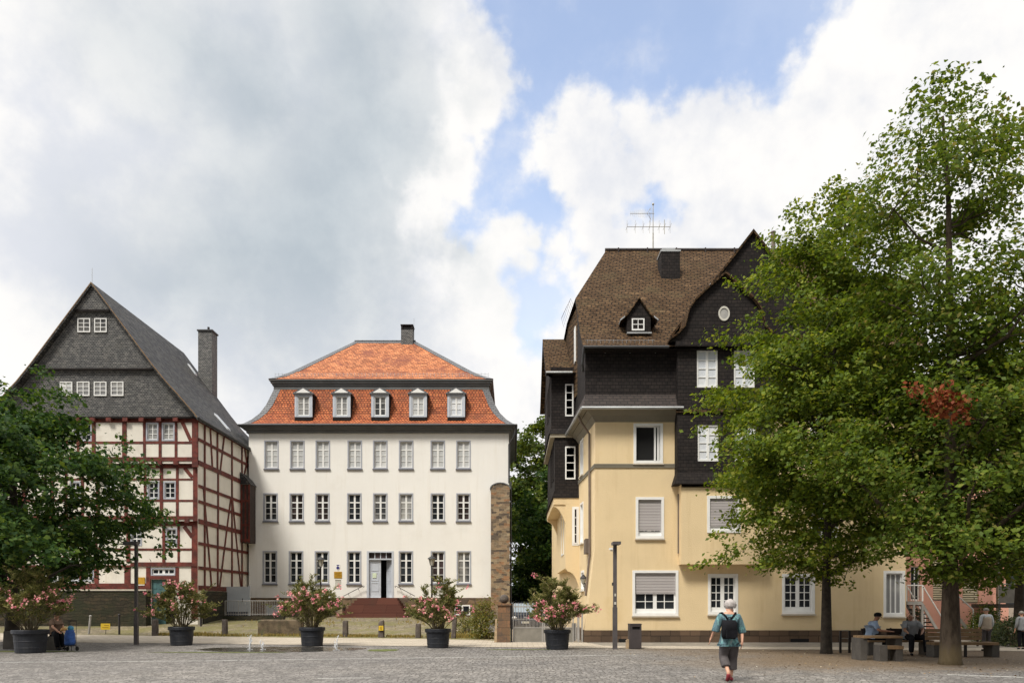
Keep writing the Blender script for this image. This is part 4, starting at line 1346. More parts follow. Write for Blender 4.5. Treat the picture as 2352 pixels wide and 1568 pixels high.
    for yy, a, b in ((40.55, 965, 1349), (42.3, 965, 1062), (42.35, 1196, 1349), (42.4, 1062, 1196), (44.5, 965, 1349), (46.15, 965, 1349), (47.7, 965, 1349), (49.3, 965, 1349)):
        sb.mbox(Ms, yy - 0.09, yy + 0.09, dz(b), dz(a), -0.031, 0.0)

    def diag(ya, a, yb_, b, w=0.16):
        A, B = Vector((ya, dz(a))), Vector((yb_, dz(b)))
        t = (B - A).normalized()
        n = Vector((-t.y, t.x)) * w / 2
        sb.prism([tuple(A - n), tuple(B - n), tuple(B + n), tuple(A + n)], Ms, -0.025, 0.0)
    for q in ((41.3, 967, 41.6, 1060), (43.3, 967, 42.7, 1060), (46.6, 967, 47.6, 1060), (47.4, 967, 46.3, 1060), (40.4, 1116, 41.5, 1348), (44.3, 1118, 42.6, 1348), (44.6, 1120, 46.0, 1348),
              (46.4, 1100, 47.6, 1300), (48.9, 1080, 47.9, 1300)):
        diag(*q)
    sb.build('side_timber', M['oxblood'], root)
    MB().box(X1 - 0.1, X1 + 0.06, 40.3, 50, 0.2, dz(1356)).build('side_plinth', M['old_wall'], root)
    # ---- slate hung gable, three stepped skirts
    def zg(y): return EYE + (HOR - y) * 39.35 / F

    def roof_x(z):     # half width of the gable at height z
        pr = [(0.0, 18.42), (3.2, 14.12), (3.96, 13.18), (4.55, 12.55), (5.42, 11.55), (5.6, 11.3)]
        for (a, za), (b, zb) in zip(pr, pr[1:]):
            if z >= zb: return lerp(a, b, (za - z) / (za - zb))
        return pr[-1][0]
    g = MB()
    for (ya, yb2, yy) in ((955, 840, 39.52), (846, 708, 39.36), (714, 640, 39.20)):
        z0, z1 = zg(ya), min(zg(yb2), 18.35)
        n = 8
        zs = [lerp(z0, z1, i / n) for i in range(n + 1)]
        L = [(XA - max(roof_x(z) - 0.06, 0.0), z) for z in zs]
        R_ = [(XA + max(roof_x(z) - 0.06, 0.0), z) for z in zs]
        poly = L[:1] + R_ + L[1:][::-1]
        clean = []
        for p in poly:
            if not clean or (Vector(p) - Vector(clean[-1])).length > 1e-4: clean.append(p)
        g.prism(clean, front(yy), 0, 39.9 - yy)
    go = g.build('slate_gable', M['slate_gable'], root)
    k = MB()
    for ya, yy in ((846, 39.33), (714, 39.17), (955, 39.49)):
        w = roof_x(zg(ya)) - 0.08
        k.box(XA - w, XA + w, yy, yy + 0.12, zg(ya) - 0.07, zg(ya) + 0.02)
    k.build('drip_board', M['slate_dark'], go)
    for xa, xb, ya, yb2, p in ((178.5, 207.5, 731, 763, 'glass_mid'), (217, 245.5, 731, 763, 'glass_mid')):
        yy = 39.33
        window(root, front(yy), PX(xa, yy), PX(xb, yy), PZ(yb2, yy), PZ(ya, yy), 0.048, vbars=[(0.5, 0.036)], hbars=[(1 / 3, 0.03), (2 / 3, 0.03)], pane=p, recess=-0.03, name='attic_window')
    for xa, xb, p in ((138, 166.5, 'curtain_glass'), (177, 206, 'glass_grey'), (216, 245, 'glass_grey'), (255, 284, 'glass_grey')):
        yy = 39.49
        window(root, front(yy), PX(xa, yy), PX(xb, yy), PZ(909, yy), PZ(876.5, yy), 0.048, vbars=[(0.5, 0.036)], hbars=[(1 / 3, 0.03), (2 / 3, 0.03)], pane=p, recess=-0.03, name='attic_window')
    # ---- roof
    pr = [(0.0, 18.52), (3.2, 14.23), (3.96, 13.29), (4.55, 12.66), (5.42, 11.65), (5.62, 11.4)]
    yf, yr = 39.05, 50.1
    r = MB()
    for sx in (-1, 1):
        for (a, za), (b, zb) in zip(pr, pr[1:]):
            r.poly([(XA + sx * a, yf, za), (XA + sx * b, yf, zb), (XA + sx * b, yr, zb), (XA + sx * a, yr, za)])
            r.poly([(XA + sx * a, yf, za - 0.16), (XA + sx * b, yf, zb - 0.16), (XA + sx * b, yr, zb - 0.16), (XA + sx * a, yr, za - 0.16)])
        b, zb = pr[-1]
        r.poly([(XA + sx * b, yf, zb), (XA + sx * b, yr, zb), (XA + sx * b, yr, zb - 0.16), (XA + sx * b, yf, zb - 0.16)])
    for yy in (yf, yr):
        for sx in (-1, 1):
            for (a, za), (b, zb) in zip(pr, pr[1:]):
                r.poly([(XA + sx * a, yy, za), (XA + sx * b, yy, zb), (XA + sx * b, yy, zb - 0.16), (XA + sx * a, yy, za - 0.16)])
    ro = r.build('roof', M['slate'], root)
    vg = MB()
    for sx in (-1, 1):
        for (a, za), (b, zb) in zip(pr, pr[1:]):
            vg.add([(XA + sx * a, yf - 0.02, za + 0.015), (XA + sx * b, yf - 0.02, zb + 0.015), (XA + sx * b, yf - 0.02, zb - 0.06), (XA + sx * a, yf - 0.02, za - 0.06)], [(0, 1, 2, 3)])
    vg.build('verge_board', M['wood'], ro)
    gp = MB()
    gp.poly([(XA - 5.3, yr - 0.2, 11.3), (XA + 5.3, yr - 0.2, 11.3), (XA, yr - 0.2, 18.3)])
    gp.build('rear_gable', M['slate_gable'], root)
    gu = MB()
    gu.tube([(XA + 5.66, yf, 11.36), (XA + 5.66, 46.7, 11.36)], 0.06, 8)
    gu.ball((XA + 5.64, yf + 0.05, 11.38), 0.09)
    gu.build('gutter', M['zinc_dark'], ro)
    MB().tube([(XA, yf + 0.1, 18.45), (XA, yf + 0.1, 19.3)], 0.015, 5).build('lightning_rod', M['zinc'], ro)
    # skylights on the right slope

    def on_roof(a0, a1, y0, y1, lift, mat, name):
        def zz(a):
            for (p, zp), (q, zq) in zip(pr, pr[1:]):
                if a <= q: return lerp(zp, zq, (a - p) / (q - p))
        s = MB()
        n = 0.8
        s.add([(XA + a0, y0, zz(a0) + lift), (XA + a1, y0, zz(a1) + lift), (XA + a1, y1, zz(a1) + lift), (XA + a0, y1, zz(a0) + lift),
               (XA + a0, y0, zz(a0)), (XA + a1, y0, zz(a1)), (XA + a1, y1, zz(a1)), (XA + a0, y1, zz(a0))],
              [(0, 1, 2, 3), (0, 1, 5, 4), (1, 2, 6, 5), (2, 3, 7, 6), (3, 0, 4, 7)])
        s.build(name, mat, ro)
    on_roof(4.3, 5.1, 44.5, 45.0, 0.10, M['curtain_white'], 'skylight')
    on_roof(1.0, 1.5, 48.4, 48.7, 0.10, M['curtain_white'], 'skylight')
    ch = MB()
    ch.box(PX(455, 49.2), PX(487, 49.2), 49.2, 50.08, 14.0, PZ(760, 49.2))
    co = ch.build('chimney', M['slate_gable'], root)
    zc = PZ(760, 49.2)
    MB().box(PX(453, 49.2), PX(489, 49.2), 49.13, 50.15, zc, zc + 0.09).build('chimney_cap', M['zinc_dark'], co)
    MB().tube([(PX(479, 49.6), 49.6, zc), (PX(479, 49.6), 49.6, zc + 0.4)], 0.08, 8).build('flue', M['iron'], co)
    # dark oriel in the gap to the white mansion
    o = MB()
    o.box(-16.82, -16.25, 45.9, 46.9, PZ(1245, 45.9), PZ(1112, 45.9))
    oo = o.build('link_oriel', M['wood_dark'], root)
    q = MB()
    q.prism([(-16.82, PZ(1112, 45.9)), (-16.18, PZ(1112, 45.9)), (-16.45, PZ(1098, 45.9)), (-16.82, PZ(1084, 45.9))], front(45.9), -0.1, 1.05)
    q.build('oriel_roof', M['slate'], oo)
    t = MB()
    for x in (-16.77, -16.52, -16.3):
        t.box(x - 0.05, x + 0.05, 45.87, 45.9, PZ(1245, 45.9), PZ(1112, 45.9))
    for y in (1150, 1205, 1240):
        t.box(-16.82, -16.25, 45.86, 45.9, PZ(y + 2.5, 45.9), PZ(y - 2.5, 45.9))
    t.build('oriel_timber', M['oxblood'], oo)
    # ochre plaque beside the door
    p = MB()
    yy = 40.12
    p.box(PX(315, yy), PX(332.5, yy), yy - 0.02, yy + 0.035, PZ(1341, yy), PZ(1325, yy))
    po = tag(p.build('wall_plaque', M['ochre_plate']), 'ochre plaque on the timber house beside its green door', 'plaque')
    MB().box(PX(315, yy), PX(332.5, yy), yy - 0.026, yy - 0.0202, PZ(1344, yy), PZ(1341.2, yy)).build('plate_edge', M['paper'], po)
    return root


build_timber()


def build_left_walls():
    # retaining wall before the timber house
    y = 39.3
    w = MB()
    xa, xb = -30.0, PX(335, y)
    w.box(xa, xb, y, y + 0.55, -0.2, PZ(1356, y))
    wo = tag(w.build('stone_wall', M['old_wall']), 'dark mossy stone wall in front of the half timbered house', 'wall')
    c = MB()
    c.box(xa - 0.04, xb + 0.04, y - 0.05, y + 0.6, PZ(1356, y) + 0.002, PZ(1352.5, y))
    c.build('coping', M['stone_sill'], wo)
    # pale sheet metal gate in the gap
    y = 43.6
    g = thing('panel_gate', 'pale grey sheet metal gate between the timber house and the white mansion', 'gate', (PX(544, y), y, zt(-16, y)))
    x0, x1 = PX(517, y), PX(571.5, y)
    b = MB()
    b.box(x0, x1, y, y + 0.05, PZ(1404, y), PZ(1346.5, y))
    b.build('panel', M['pale_gate'], g)
    MB().box(x0 + 0.05, x1, y + 0.01, y + 0.04, zt(-16, y) + 0.02, PZ(1404, y) - 0.003).build('kick_plate', M['dark_navy'], g)
    p = MB()
    for x in (x0 - 0.04, x1 + 0.02):
        p.box(x - 0.05, x + 0.05, y - 0.02, y + 0.08, zt(-16, y) - 0.05, PZ(1344.5, y))
    p.build('gate_post', M['pale_gate'], g)
    h = MB()
    h.tube([(x1 - 0.35, y, PZ(1374, y)), (x1 - 0.35, y - 0.07, PZ(1374, y)), (x1 - 0.35, y - 0.07, PZ(1381, y)), (x1 - 0.35, y, PZ(1381, y))], 0.02, 5)
    h.build('handle', M['iron'], g)
    # railing
    y = 42.2
    r = thing('bar_railing', 'low pale iron bar railing below the white mansion, left of the steps', 'railing', (PX(580, y), y, zt(-14, y)))
    x0, x1 = PX(517, y), PX(650, y)
    zb = zt(-14, y)
    zt_ = PZ(1379, y)
    zl = PZ(1412, y)
    k = MB()
    k.box(x0 - 0.1, x1 + 0.1, y - 0.12, y + 0.14, zb - 0.2, zl - 0.03)
    k.build('kerb', M['old_wall'], r)
    b = MB()
    n = 34
    for i in range(n + 1):
        x = lerp(x0, x1, i / n)
        b.tube([(x, y, zl - 0.02), (x, y, zt_)], 0.011 if i % 8 else 0.022, 5)
    b.tube([(x0, y, zt_), (x1, y, zt_)], 0.018, 5)
    b.tube([(x0, y, zl + 0.06), (x1, y, zl + 0.06)], 0.014, 5)
    b.build('bars', M['gate_metal'], r)


build_left_walls()


# ------------------------------------------------------------------ yellow house
def build_yellow():
    Y = 30.0
    root = thing('corner_house', 'tall pale yellow house with dark slate upper storeys and brown tiled roof', 'house', (9.5, 30, 0))
    X0, X1 = PX(1367, Y), PX(2081, Y)
    YW = 34.2                        # where the side wing begins
    SK = 0.067                       # the side wall is not quite square to the front
    def side_x(y): return X0 - SK * (y - Y)
    Msd = lambda u, v, w_: (side_x(u) + w_, u, v)
    zp = PZ(1446.5, Y)
    ztop = PZ(968, Y)
    def q(x, y): return PX(x, Y), PZ(y, Y)
    # main front (left part full height, right part above the bay hidden by it)
    H1 = (PX(1455, Y), PX(1522.5, Y), PZ(1064, Y), PZ(972, Y))
    H2 = (PX(1460, Y), PX(1525, Y), PZ(1236, Y), PZ(1141, Y))
    H3 = (PX(1452.5, Y), PX(1558, Y), PZ(1413, Y), PZ(1309, Y))
    H4 = (PX(1626, Y), PX(1695, Y), PZ(1410, Y), PZ(1317, Y))
    H5 = (PX(1796, Y), PX(1871, Y), PZ(1409, Y), PZ(1317, Y))
    H6 = (PX(2029, Y), PX(2078, Y), PZ(1415, Y), PZ(1310, Y))
    H7 = (PX(1860, Y), PX(1925, Y), PZ(1236, Y), PZ(1141, Y))
    H8 = (PX(1860, Y), PX(1925, Y), PZ(1064, Y), PZ(972, Y))
    Mf = front(Y)
    w = MB()
    wall(w, Mf, X0, X1, zp, ztop, [H1, H2, H3, H4, H5, H6, H7, H8], 0.2)
    w.poly([(X1, Y, 0), (X1, 44.5, 0), (X1, 44.5, ztop), (X1, Y, ztop)])
    w.poly([(X0, 44.5, 0), (X1, 44.5, 0), (X1, 44.5, ztop), (X0, 44.5, ztop)])
    # left wall with narrow windows
    S = [(32.9, 33.75, 7.32, 8.98), (32.9, 33.75, 4.27, 6.12), (32.7, 33.5, 2.15, 3.05)]
    wall(w, Msd, Y, 44.5, 0, ztop, S, 0.2)
    # battered corner
    w.add([(X0, Y - 0.001, 3.9), (X0, Y - 0.001, zp), (X0 - 0.41, Y - 0.001, zp), (X0, 31.3, 3.9), (X0, 31.3, zp), (X0 - 0.41, 31.3, zp)],
          [(0, 1, 2), (3, 5, 4), (0, 2, 5, 3), (1, 4, 5, 2)])
    w.build('wall', M['yellow_wall'], root)
    pl = MB()
    pl.box(X0 - 0.46, X1 + 0.03, Y - 0.07, Y + 0.2, -0.1, zp - 0.003)
    pl.box(X0 - 0.46, X0 + 0.2, Y + 0.2, YW, -0.1, zp - 0.003)
    pl.build('plinth', M['ashlar_dark'], root)
    gr = MB()
    gr.box(PX(1814, Y), PX(1856, Y), Y - 0.085, Y, PZ(1473, Y), PZ(1466, Y))
    gr.box(PX(1420, Y), PX(1440, Y), Y - 0.085, Y, PZ(1473, Y), PZ(1466, Y))
    gr.build('cellar_vent', M['black_void'], root)
    wkw = dict(casing=0.105, cmat=M['white_paint'], proud=0.03, sill=0.06, smat='stone_sill')
    # open window
    o = window(root, Mf, *H1, 0.03, recess=0.1, pane='black_void', **wkw)
    a, b, c, d = H1
    k = MB()
    k.box(b - 0.34, b - 0.28, Y + 0.02, Y + 0.5, c + 0.14, d - 0.14)
    k.box(b - 0.22, b - 0.16, Y + 0.02, Y + 0.1, c + 0.14, d - 0.14)
    k.build('open_casement', M['white_paint'], o)
    window(root, Mf, *H2, 0.05, recess=0.1, vbars=[(0.25, 0.03), (0.5, 0.16), (0.75, 0.03)], hbars=[(0.05, 0.14)], shutter=0.82, pane='glass_dark', **wkw)
    window(root, Mf, *H3, 0.05, recess=0.1, vbars=[(0.25, 0.03), (0.5, 0.15), (0.75, 0.03)], hbars=[(0.27, 0.03), (0.03, 0.14)], shutter=0.5, pane='glass_dark', **wkw)
    for Hh in (H4, H5):
        window(root, Mf, *Hh, 0.055, recess=0.08, vbars=[(0.22, 0.03), (0.5, 0.15), (0.78, 0.03)], hbars=[(0.04, 0.12), (0.30, 0.03), (0.54, 0.03), (0.78, 0.03)], pane='glass_dark', **wkw)
    window(root, Mf, *H6, 0.04, recess=0.08, vbars=[(0.33, 0.05), (0.68, 0.05)], pane='glass_grey', **wkw)
    for Hh in (H7, H8):
        window(root, Mf, *Hh, 0.05, recess=0.1, vbars=[(0.5, 0.14)], shutter=0.5, pane='glass_dark', **wkw)
    for s_ in S:
        window(root, Msd, *s_, 0.06, recess=0.06, vbars=[(0.5, 0.06)], pane='glass_grey', casing=0.09, cmat=M['white_paint'], sill=0.05, smat='stone_sill')
    sc = MB()
    for y in (1066.5, 1071.5):
        z = PZ(y, Y)
        sc.box(X0 - 0.045, PX(1560, Y), Y - 0.045, Y, z - 0.035, z + 0.028)
        sc.hexa([(side_x(yy) + o_, yy, zz) for zz in (z - 0.035, z + 0.028) for yy, o_ in ((Y, -0.045), (Y, 0.02), (YW, 0.02), (YW, -0.045))])
    sc.build('string_course', M['grey_trim'], root)
    # ---- cove and slate storey
    XS = 2.95
    z_g = PZ(938, 29.4)
    cv = MB()
    prof = [(0.0, ztop - 0.02), (-0.05, ztop + 0.05), (-0.16, ztop + 0.2), (-0.38, z_g - 0.02), (-0.58, z_g + 0.02)]
    XR = PX(1556, Y)
    for (o0, z0), (o1, z1) in zip(prof, prof[1:]):
        cv.poly([(X0 + o0, Y + o0 - 0.002, z0), (XR, Y + o0 - 0.002, z0), (XR, Y + o1 - 0.002, z1), (X0 + o1 * 0.95, Y + o1 - 0.002, z1)])
        cv.poly([(X0 + o0, Y + o0 - 0.002, z0), (X0 + o1 * 0.95, Y + o1 - 0.002, z1), (side_x(YW) + o1 * 0.95, YW, z1), (side_x(YW) + o0, YW, z0)])
    cv.build('cove', M['grey_trim'], root)
    gt = MB()
    XG = X0 - 0.6
    gt.tube([(XG, Y - 0.62, z_g + 0.03), (XR + 0.1, Y - 0.62, z_g + 0.03)], 0.06, 8)
    XGr = side_x(YW) - 0.6
    gt.tube([(XG, Y - 0.62, z_g + 0.03), (XGr, YW, z_g + 0.03)], 0.06, 8)
    gt.build('gutter', M['zinc'], root)
    dp = MB()
    dp.tube([(X0 - 0.62, 30.6, z_g), (X0 - 0.5, 30.7, z_g - 0.22), (X0 - 0.14, 30.9, ztop - 0.3), (X0 - 0.13, 30.9, 3.6), (X0 - 0.30, 30.9, 1.9)], 0.05, 8)
    dp.tube([(PX(1559, 29.9), 29.93, 6.0), (PX(1559, 29.9), 29.93, 3.6)], 0.04, 6)
    dp.build('downpipe', M['brown_pipe'], root)
    sk = MB()
    z_s = PZ(905, 29.75)
    z_e = PZ(800, 29.6)
    sk.poly([(XG + 0.04, Y - 0.58, z_g + 0.06), (XR, Y - 0.58, z_g + 0.06), (XR, Y - 0.2, z_s), (XS, Y - 0.2, z_s)])
    sk.poly([(XG + 0.04, Y - 0.58, z_g + 0.06), (XS, Y - 0.2, z_s), (XS - 0.2, YW, z_s), (XGr + 0.04, YW, z_g + 0.06)])
    sk.build('slate_skirt', M['slate_skirt'], root)
    up = MB()
    up.poly([(XS, Y - 0.2, z_s), (XR, Y - 0.2, z_s), (XR, Y - 0.2, z_e + 0.1), (XS, Y - 0.2, z_e + 0.1)])
    up.poly([(XR, Y - 0.2, z_s), (X1, Y - 0.2, z_s - 0.9), (X1, Y - 0.2, z_e + 0.1), (XR, Y - 0.2, z_e + 0.1)])
    # left gable
    zr, yr = 19.3, 37.2
    zh = 15.05
    up.poly([(XS, Y - 0.2, z_s), (XS, 44.5, z_s), (XS, 44.5, z_e), (XS, 41.3, zh), (XS, 33.0, zh), (XS, Y - 0.2, z_e + 0.1)])
    up.build('slate_wall', M['slate_dark'], root)
    # ---- main roof
    yE, zE = 29.3, z_e - 0.02
    fp = [(yE, zE), (29.9, zE + 0.36), (30.7, zE + 1.0), (33.0, zh + 0.12), (yr, zr)]
    xv = XS - 0.12
    rf = MB()
    XRr = X1 + 0.5
    xr0 = PX(1392, yr)
    for (ya, za), (yb, zb) in zip(fp[:3], fp[1:4]):
        rf.poly([(xv, ya, za), (XRr, ya, za), (XRr, yb, zb), (xv, yb, zb)])
    rf.poly([(xv, fp[3][0], fp[3][1]), (XRr, fp[3][0], fp[3][1]), (XRr, yr, zr), (xr0, yr, zr)])
    bk = [(2 * yr - y, z) for y, z in fp]
    for (ya, za), (yb, zb) in zip(bk[:3], bk[1:4]):
        rf.poly([(xv, ya, za), (XRr, ya, za), (XRr, yb, zb), (xv, yb, zb)])
    rf.poly([(xv, bk[3][0], bk[3][1]), (XRr, bk[3][0], bk[3][1]), (XRr, yr, zr), (xr0, yr, zr)])
    xh = 2.62
    rf.poly([(xv, fp[3][0], fp[3][1]), (xr0, yr, zr), (xv, bk[3][0], bk[3][1]), (xh, 39.0, zh - 0.1), (xh, 35.4, zh - 0.1)])
    rf.poly([(XRr, fp[0][0], fp[0][1]), (XRr, yr, zr), (XRr, bk[0][0], bk[0][1])])
    ro = rf.build('roof', M['slate_brown'], root)
    rd = MB()
    rd.tube([(xr0 - 0.05, yr, zr + 0.02), (XRr, yr, zr + 0.02)], 0.09, 6)
    for i in range(8):
        x = xr0 + 0.6 + i * 1.45
        rd.box(x - 0.03, x + 0.03, yr - 0.2, yr - 0.12, zr - 0.22, zr + 0.06)
    rd.build('ridge_cap', M['slate_skirt'], ro)
    vb = MB()
    for (ya, za), (yb, zb) in zip(fp[:3], fp[1:4]):
        vb.poly([(xv - 0.002, ya, za), (xv - 0.002, yb, zb), (xv - 0.002, yb, zb - 0.22), (xv - 0.002, ya, za - 0.12)])
        vb.poly([(xv, ya, za - 0.12), (xv, yb, zb - 0.22), (XS + 0.1, yb, zb - 0.22), (XS + 0.1, ya, za - 0.12)])
    vb.poly([(xv, yE, zE - 0.1), (XRr, yE, zE - 0.1), (XRr, Y - 0.2, zE - 0.1), (xv, Y - 0.2, zE - 0.1)])
    vb.build('verge', M['slate_dark'], ro)
    g2 = MB()
    g2.tube([(xv, yE - 0.05, zE - 0.04), (PX(1536, yE), yE - 0.05, zE - 0.04)], 0.06, 8)
    g2.tube([(xv + 0.02, yE, zE - 0.06), (xv - 0.02, yE + 0.3, zE - 0.6), (xv + 0.05, yE + 0.6, zE - 0.8)], 0.05, 7)
    g2.build('gutter', M['zinc_dark'], ro)
    hk = MB()
    for x in (1447, 1535 - 30, 1390):
        X = PX(x, 29.78)
        hk.tube([(X, 29.77, PZ(811, 29.78)), (X, 29.74, PZ(804, 29.78))], 0.02, 5)
    for i in range(16):
        X = lerp(xv + 0.2, PX(1500, 29.6), i / 15)
        hk.tube([(X, 29.72, zE + 0.27), (X, 29.66, zE + 0.40)], 0.008, 4)
    hk.tube([(xv + 0.1, 29.68, zE + 0.37), (PX(1505, 29.6), 29.68, zE + 0.37)], 0.008, 4)
    hk.build('snow_hooks', M['zinc'], ro)
    # side lift of the roof over the wing (slate hung box under the half hip)
    bx = MB()
    bx.poly([(xh + 0.1, 35.4, 11.0), (XS + 0.02, 33.2, 11.0), (XS + 0.02, 33.2, zh - 0.05), (xh + 0.1, 35.4, zh - 0.12)])
    bx.poly([(xh + 0.1, 35.4, 11.0), (xh + 0.1, 39.0, 11.0), (xh + 0.1, 39.0, zh - 0.12), (xh + 0.1, 35.4, zh - 0.12)])
    bx.poly([(xh + 0.1, 39.0, 11.0), (XS + 0.02, 41.2, 11.0), (XS + 0.02, 41.2, zh - 0.05), (xh + 0.1, 39.0, zh - 0.12)])
    bo = bx.build('side_gable', M['slate_brown'], root)
    lw = MB()
    lw.box(2.86, 2.98, 33.7, 34.2, 12.6, 14.2)
    lw.build('side_window', M['white_paint'], bo)
    ld = MB()
    for dx in (0, 0.0):
        pass
    for t in range(9):
        y0 = 33.2 + t * 0.28
        ld.tube([(lerp(XS - 0.2, xh - 0.14, t / 8), y0, zh - 0.1 - 0.02 * t), (lerp(XS - 0.2, xh - 0.14, t / 8) - 0.12, y0, zh + 0.18)], 0.008, 4)
    ld.tube([(XS - 0.32, 33.2, zh + 0.18), (xh - 0.26, 35.44, zh + 0.18)], 0.01, 4)
    ld.build('snow_guard', M['zinc'], ro)
    # ---- wing on the left side
    yF, yB = YW, 40.8
    wg = MB()
    def wingbox(x, z0, z1, mb):
        mb.poly([(x, yF, z0), (X0, yF, z0), (X0, yF, z1), (x, yF, z1)])
        mb.poly([(x, yF, z0), (x, yB, z0), (x, yB, z1), (x, yF, z1)])
        mb.poly([(x, yB, z0), (X0, yB, z0), (X0, yB, z1), (x, yB, z1)])
    xw1, xw2, xw3 = 1.81, 1.97, 2.47
    za, zb_, zc, zd = PZ(853, yF), PZ(998, yF), PZ(1143, yF), PZ(1304, yF)
    wingbox(xw1, zb_ + 0.3, za + 0.2, wg)
    wg.poly([(xw1, yF, zb_ + 0.3), (X0, yF, zb_ + 0.3), (X0, yF - 0.14, zb_ + 0.02), (xw1 - 0.12, yF - 0.14, zb_ + 0.02)])
    wg.poly([(xw1, yF, zb_ + 0.3), (xw1 - 0.12, yF - 0.14, zb_ + 0.02), (xw1 - 0.12, yB, zb_ + 0.02), (xw1, yB, zb_ + 0.3)])
    wingbox(xw2, zc + 0.35, zb_ - 0.1, wg)
    wg.poly([(xw2, yF, zc + 0.35), (X0, yF, zc + 0.35), (X0, yF - 0.04, zc), (xw2 - 0.13, yF - 0.04, zc)])
    wg.poly([(xw2, yF, zc + 0.35), (xw2 - 0.13, yF - 0.04, zc), (xw2 - 0.13, yB, zc), (xw2, yB, zc + 0.35)])
    wg.poly([(xw2 - 0.13, yF - 0.04, zc), (X0, yF - 0.04, zc), (X0, yB, zc), (xw2 - 0.13, yB, zc)])
    wo = wg.build('side_wing', M['slate_dark'], root)
    cr = MB()
    cr.box(xw1 - 0.05, X0, yF - 0.08, yB, zb_ - 0.13, zb_ + 0.018)
    cr.build('cornice', M['cream_trim'], wo)
    yw = MB()
    yw.box(xw3, X0 - 0.003, yF + 0.003, yB, zd, zc - 0.004)
    yw.box(xw2 - 0.05, X0 - 0.003, yF + 0.0, yB - 0.01, zc - 0.30, zc - 0.004)
    # curved bracket under the wing and arch below
    for yy in (yF + 0.05, yB - 0.5):
        pts = [(xw3, zc - 0.302), (xw2 - 0.05, zc - 0.302)]
        for i in range(7):
            a = i / 6
            pts.append((lerp(xw2 - 0.03, xw3 - 0.001, a), zc - 0.40 - 0.75 * a * a))
        yw.prism(pts, front(yy), 0, 0.3)
    pts = [(X0 - 0.003, zd), (xw3, zd)]
    for i in range(9):
        a = math.pi / 2 * i / 8
        pts.append((xw3 + 0.12 + (X0 - 0.35 - xw3) * math.sin(a), zd - 0.15 - 1.35 * (1 - math.cos(a))))
    pts.append((X0 - 0.003, zd - 1.5))
    yw.prism(pts, front(yF), 0, 0.5)
    yw.build('bay_base', M['yellow_wall'], wo)
    for (xa, xb, ya, yb, x_) in ((1298, 1317, 882, 956, xw1), (1298, 1321.5, 1025, 1100.5, xw2)):
        window(wo, front(yF), PX(xa, yF), PX(xb, yF), PZ(yb, yF), PZ(ya, yF), 0.06, recess=-0.035, hbars=[(0.25, 0.035), (0.5, 0.035), (0.75, 0.035)], pane='glass_mid', name='narrow_window')
    window(wo, front(yF), PX(1314, yF), PX(1330, yF), PZ(1252, yF), PZ(1163, yF), 0.05, recess=-0.035, hbars=[(0.25, 0.03), (0.5, 0.03), (0.75, 0.03)], pane='glass_brown', casing=0.07, cmat=M['white_paint'], name='narrow_window')
    for x_, z0, z1 in ((xw1, PZ(960, 36), PZ(880, 36)), (xw2, PZ(1110, 36), PZ(1028, 36))):
        for ya in (34.9, 36.5):
            window(wo, leftw(x_), ya, ya + 0.9, z0, z1, 0.06, recess=-0.03, pane='glass_dark', fmat=M['slate_dark'], name='narrow_window')
    window(wo, leftw(xw3), 35.3, 36.9, PZ(1275, 36), PZ(1178, 36), 0.06, recess=-0.03, pane='glass_grey', name='narrow_window')
    wr = MB()
    ze_, yE2 = PZ(856, 33.8), 33.75
    zrw, yrw = PZ(779, 37.5), 37.5
    xl = 1.55
    for (ya, z_a), (yb, z_b) in zip(((yE2, ze_), (34.4, ze_ + 0.32), (35.1, ze_ + 0.9)), ((34.4, ze_ + 0.32), (35.1, ze_ + 0.9), (yrw, zrw))):
        wr.poly([(xl, ya, z_a), (X0, ya, z_a), (X0, yb, z_b), (xl, yb, z_b)])
        wr.poly([(xl, 2 * yrw - ya, z_a), (X0, 2 * yrw - ya, z_a), (X0, 2 * yrw - yb, z_b), (xl, 2 * yrw - yb, z_b)])
    wro = wr.build('wing_roof', M['slate_brown'], wo)
    wv = MB()
    wv.poly([(xw1 - 0.02, yF - 0.4, ze_), (xw1 - 0.02, yrw, zrw - 0.12), (xw1 - 0.02, 2 * yrw - yE2, ze_)])
    for (ya, z_a), (yb, z_b) in zip(((yE2, ze_), (34.4, ze_ + 0.32), (35.1, ze_ + 0.9)), ((34.4, ze_ + 0.32), (35.1, ze_ + 0.9), (yrw, zrw))):
        wv.poly([(xl - 0.002, ya, z_a), (xl - 0.002, yb, z_b), (xl - 0.002, yb, z_b - 0.3), (xl - 0.002, ya, z_a - 0.15)])
        wv.poly([(xl, ya, z_a - 0.05), (xl, yb, z_b - 0.05), (xw1, yb, z_b - 0.3), (xw1, ya, z_a - 0.3)])
    wv.poly([(xl, yE2, ze_ - 0.02), (X0, yE2, ze_ - 0.02), (X0, yF, ze_ - 0.02), (xl, yF, ze_ - 0.02)])
    wv.build('wing_gable', M['slate_dark'], wo)
    MB().tube([(xl, yE2 - 0.03, ze_), (2.75, yE2 - 0.03, ze_)], 0.05, 7).build('gutter', M['zinc'], wro)
    # ---- projecting bay with two gables
    yBf = 29.5
    bx0, bx1 = PX(1565, yBf), 10.2
    zu, zm = PZ(1295, yBf), PZ(1112, yBf)
    zt2 = PZ(786, yBf)
    by = MB()
    Mb = front(yBf)
    HB = (PX(1624, yBf), PX(1701, yBf), PZ(1223, yBf), PZ(1138, yBf))
    wall(by, Mb, bx0, bx1, zu, zm - 0.12, [HB], 0.15)
    for x in (bx0, bx1):
        by.poly([(x, yBf, zu), (x, Y + 0.02, zu), (x, Y + 0.02, zm), (x, yBf, zm)])
    by.poly([(bx0, yBf, zu), (bx1, yBf, zu), (bx1, Y, zu), (bx0, Y, zu)])
    bo = by.build('bay', M['yellow_wall'], root)
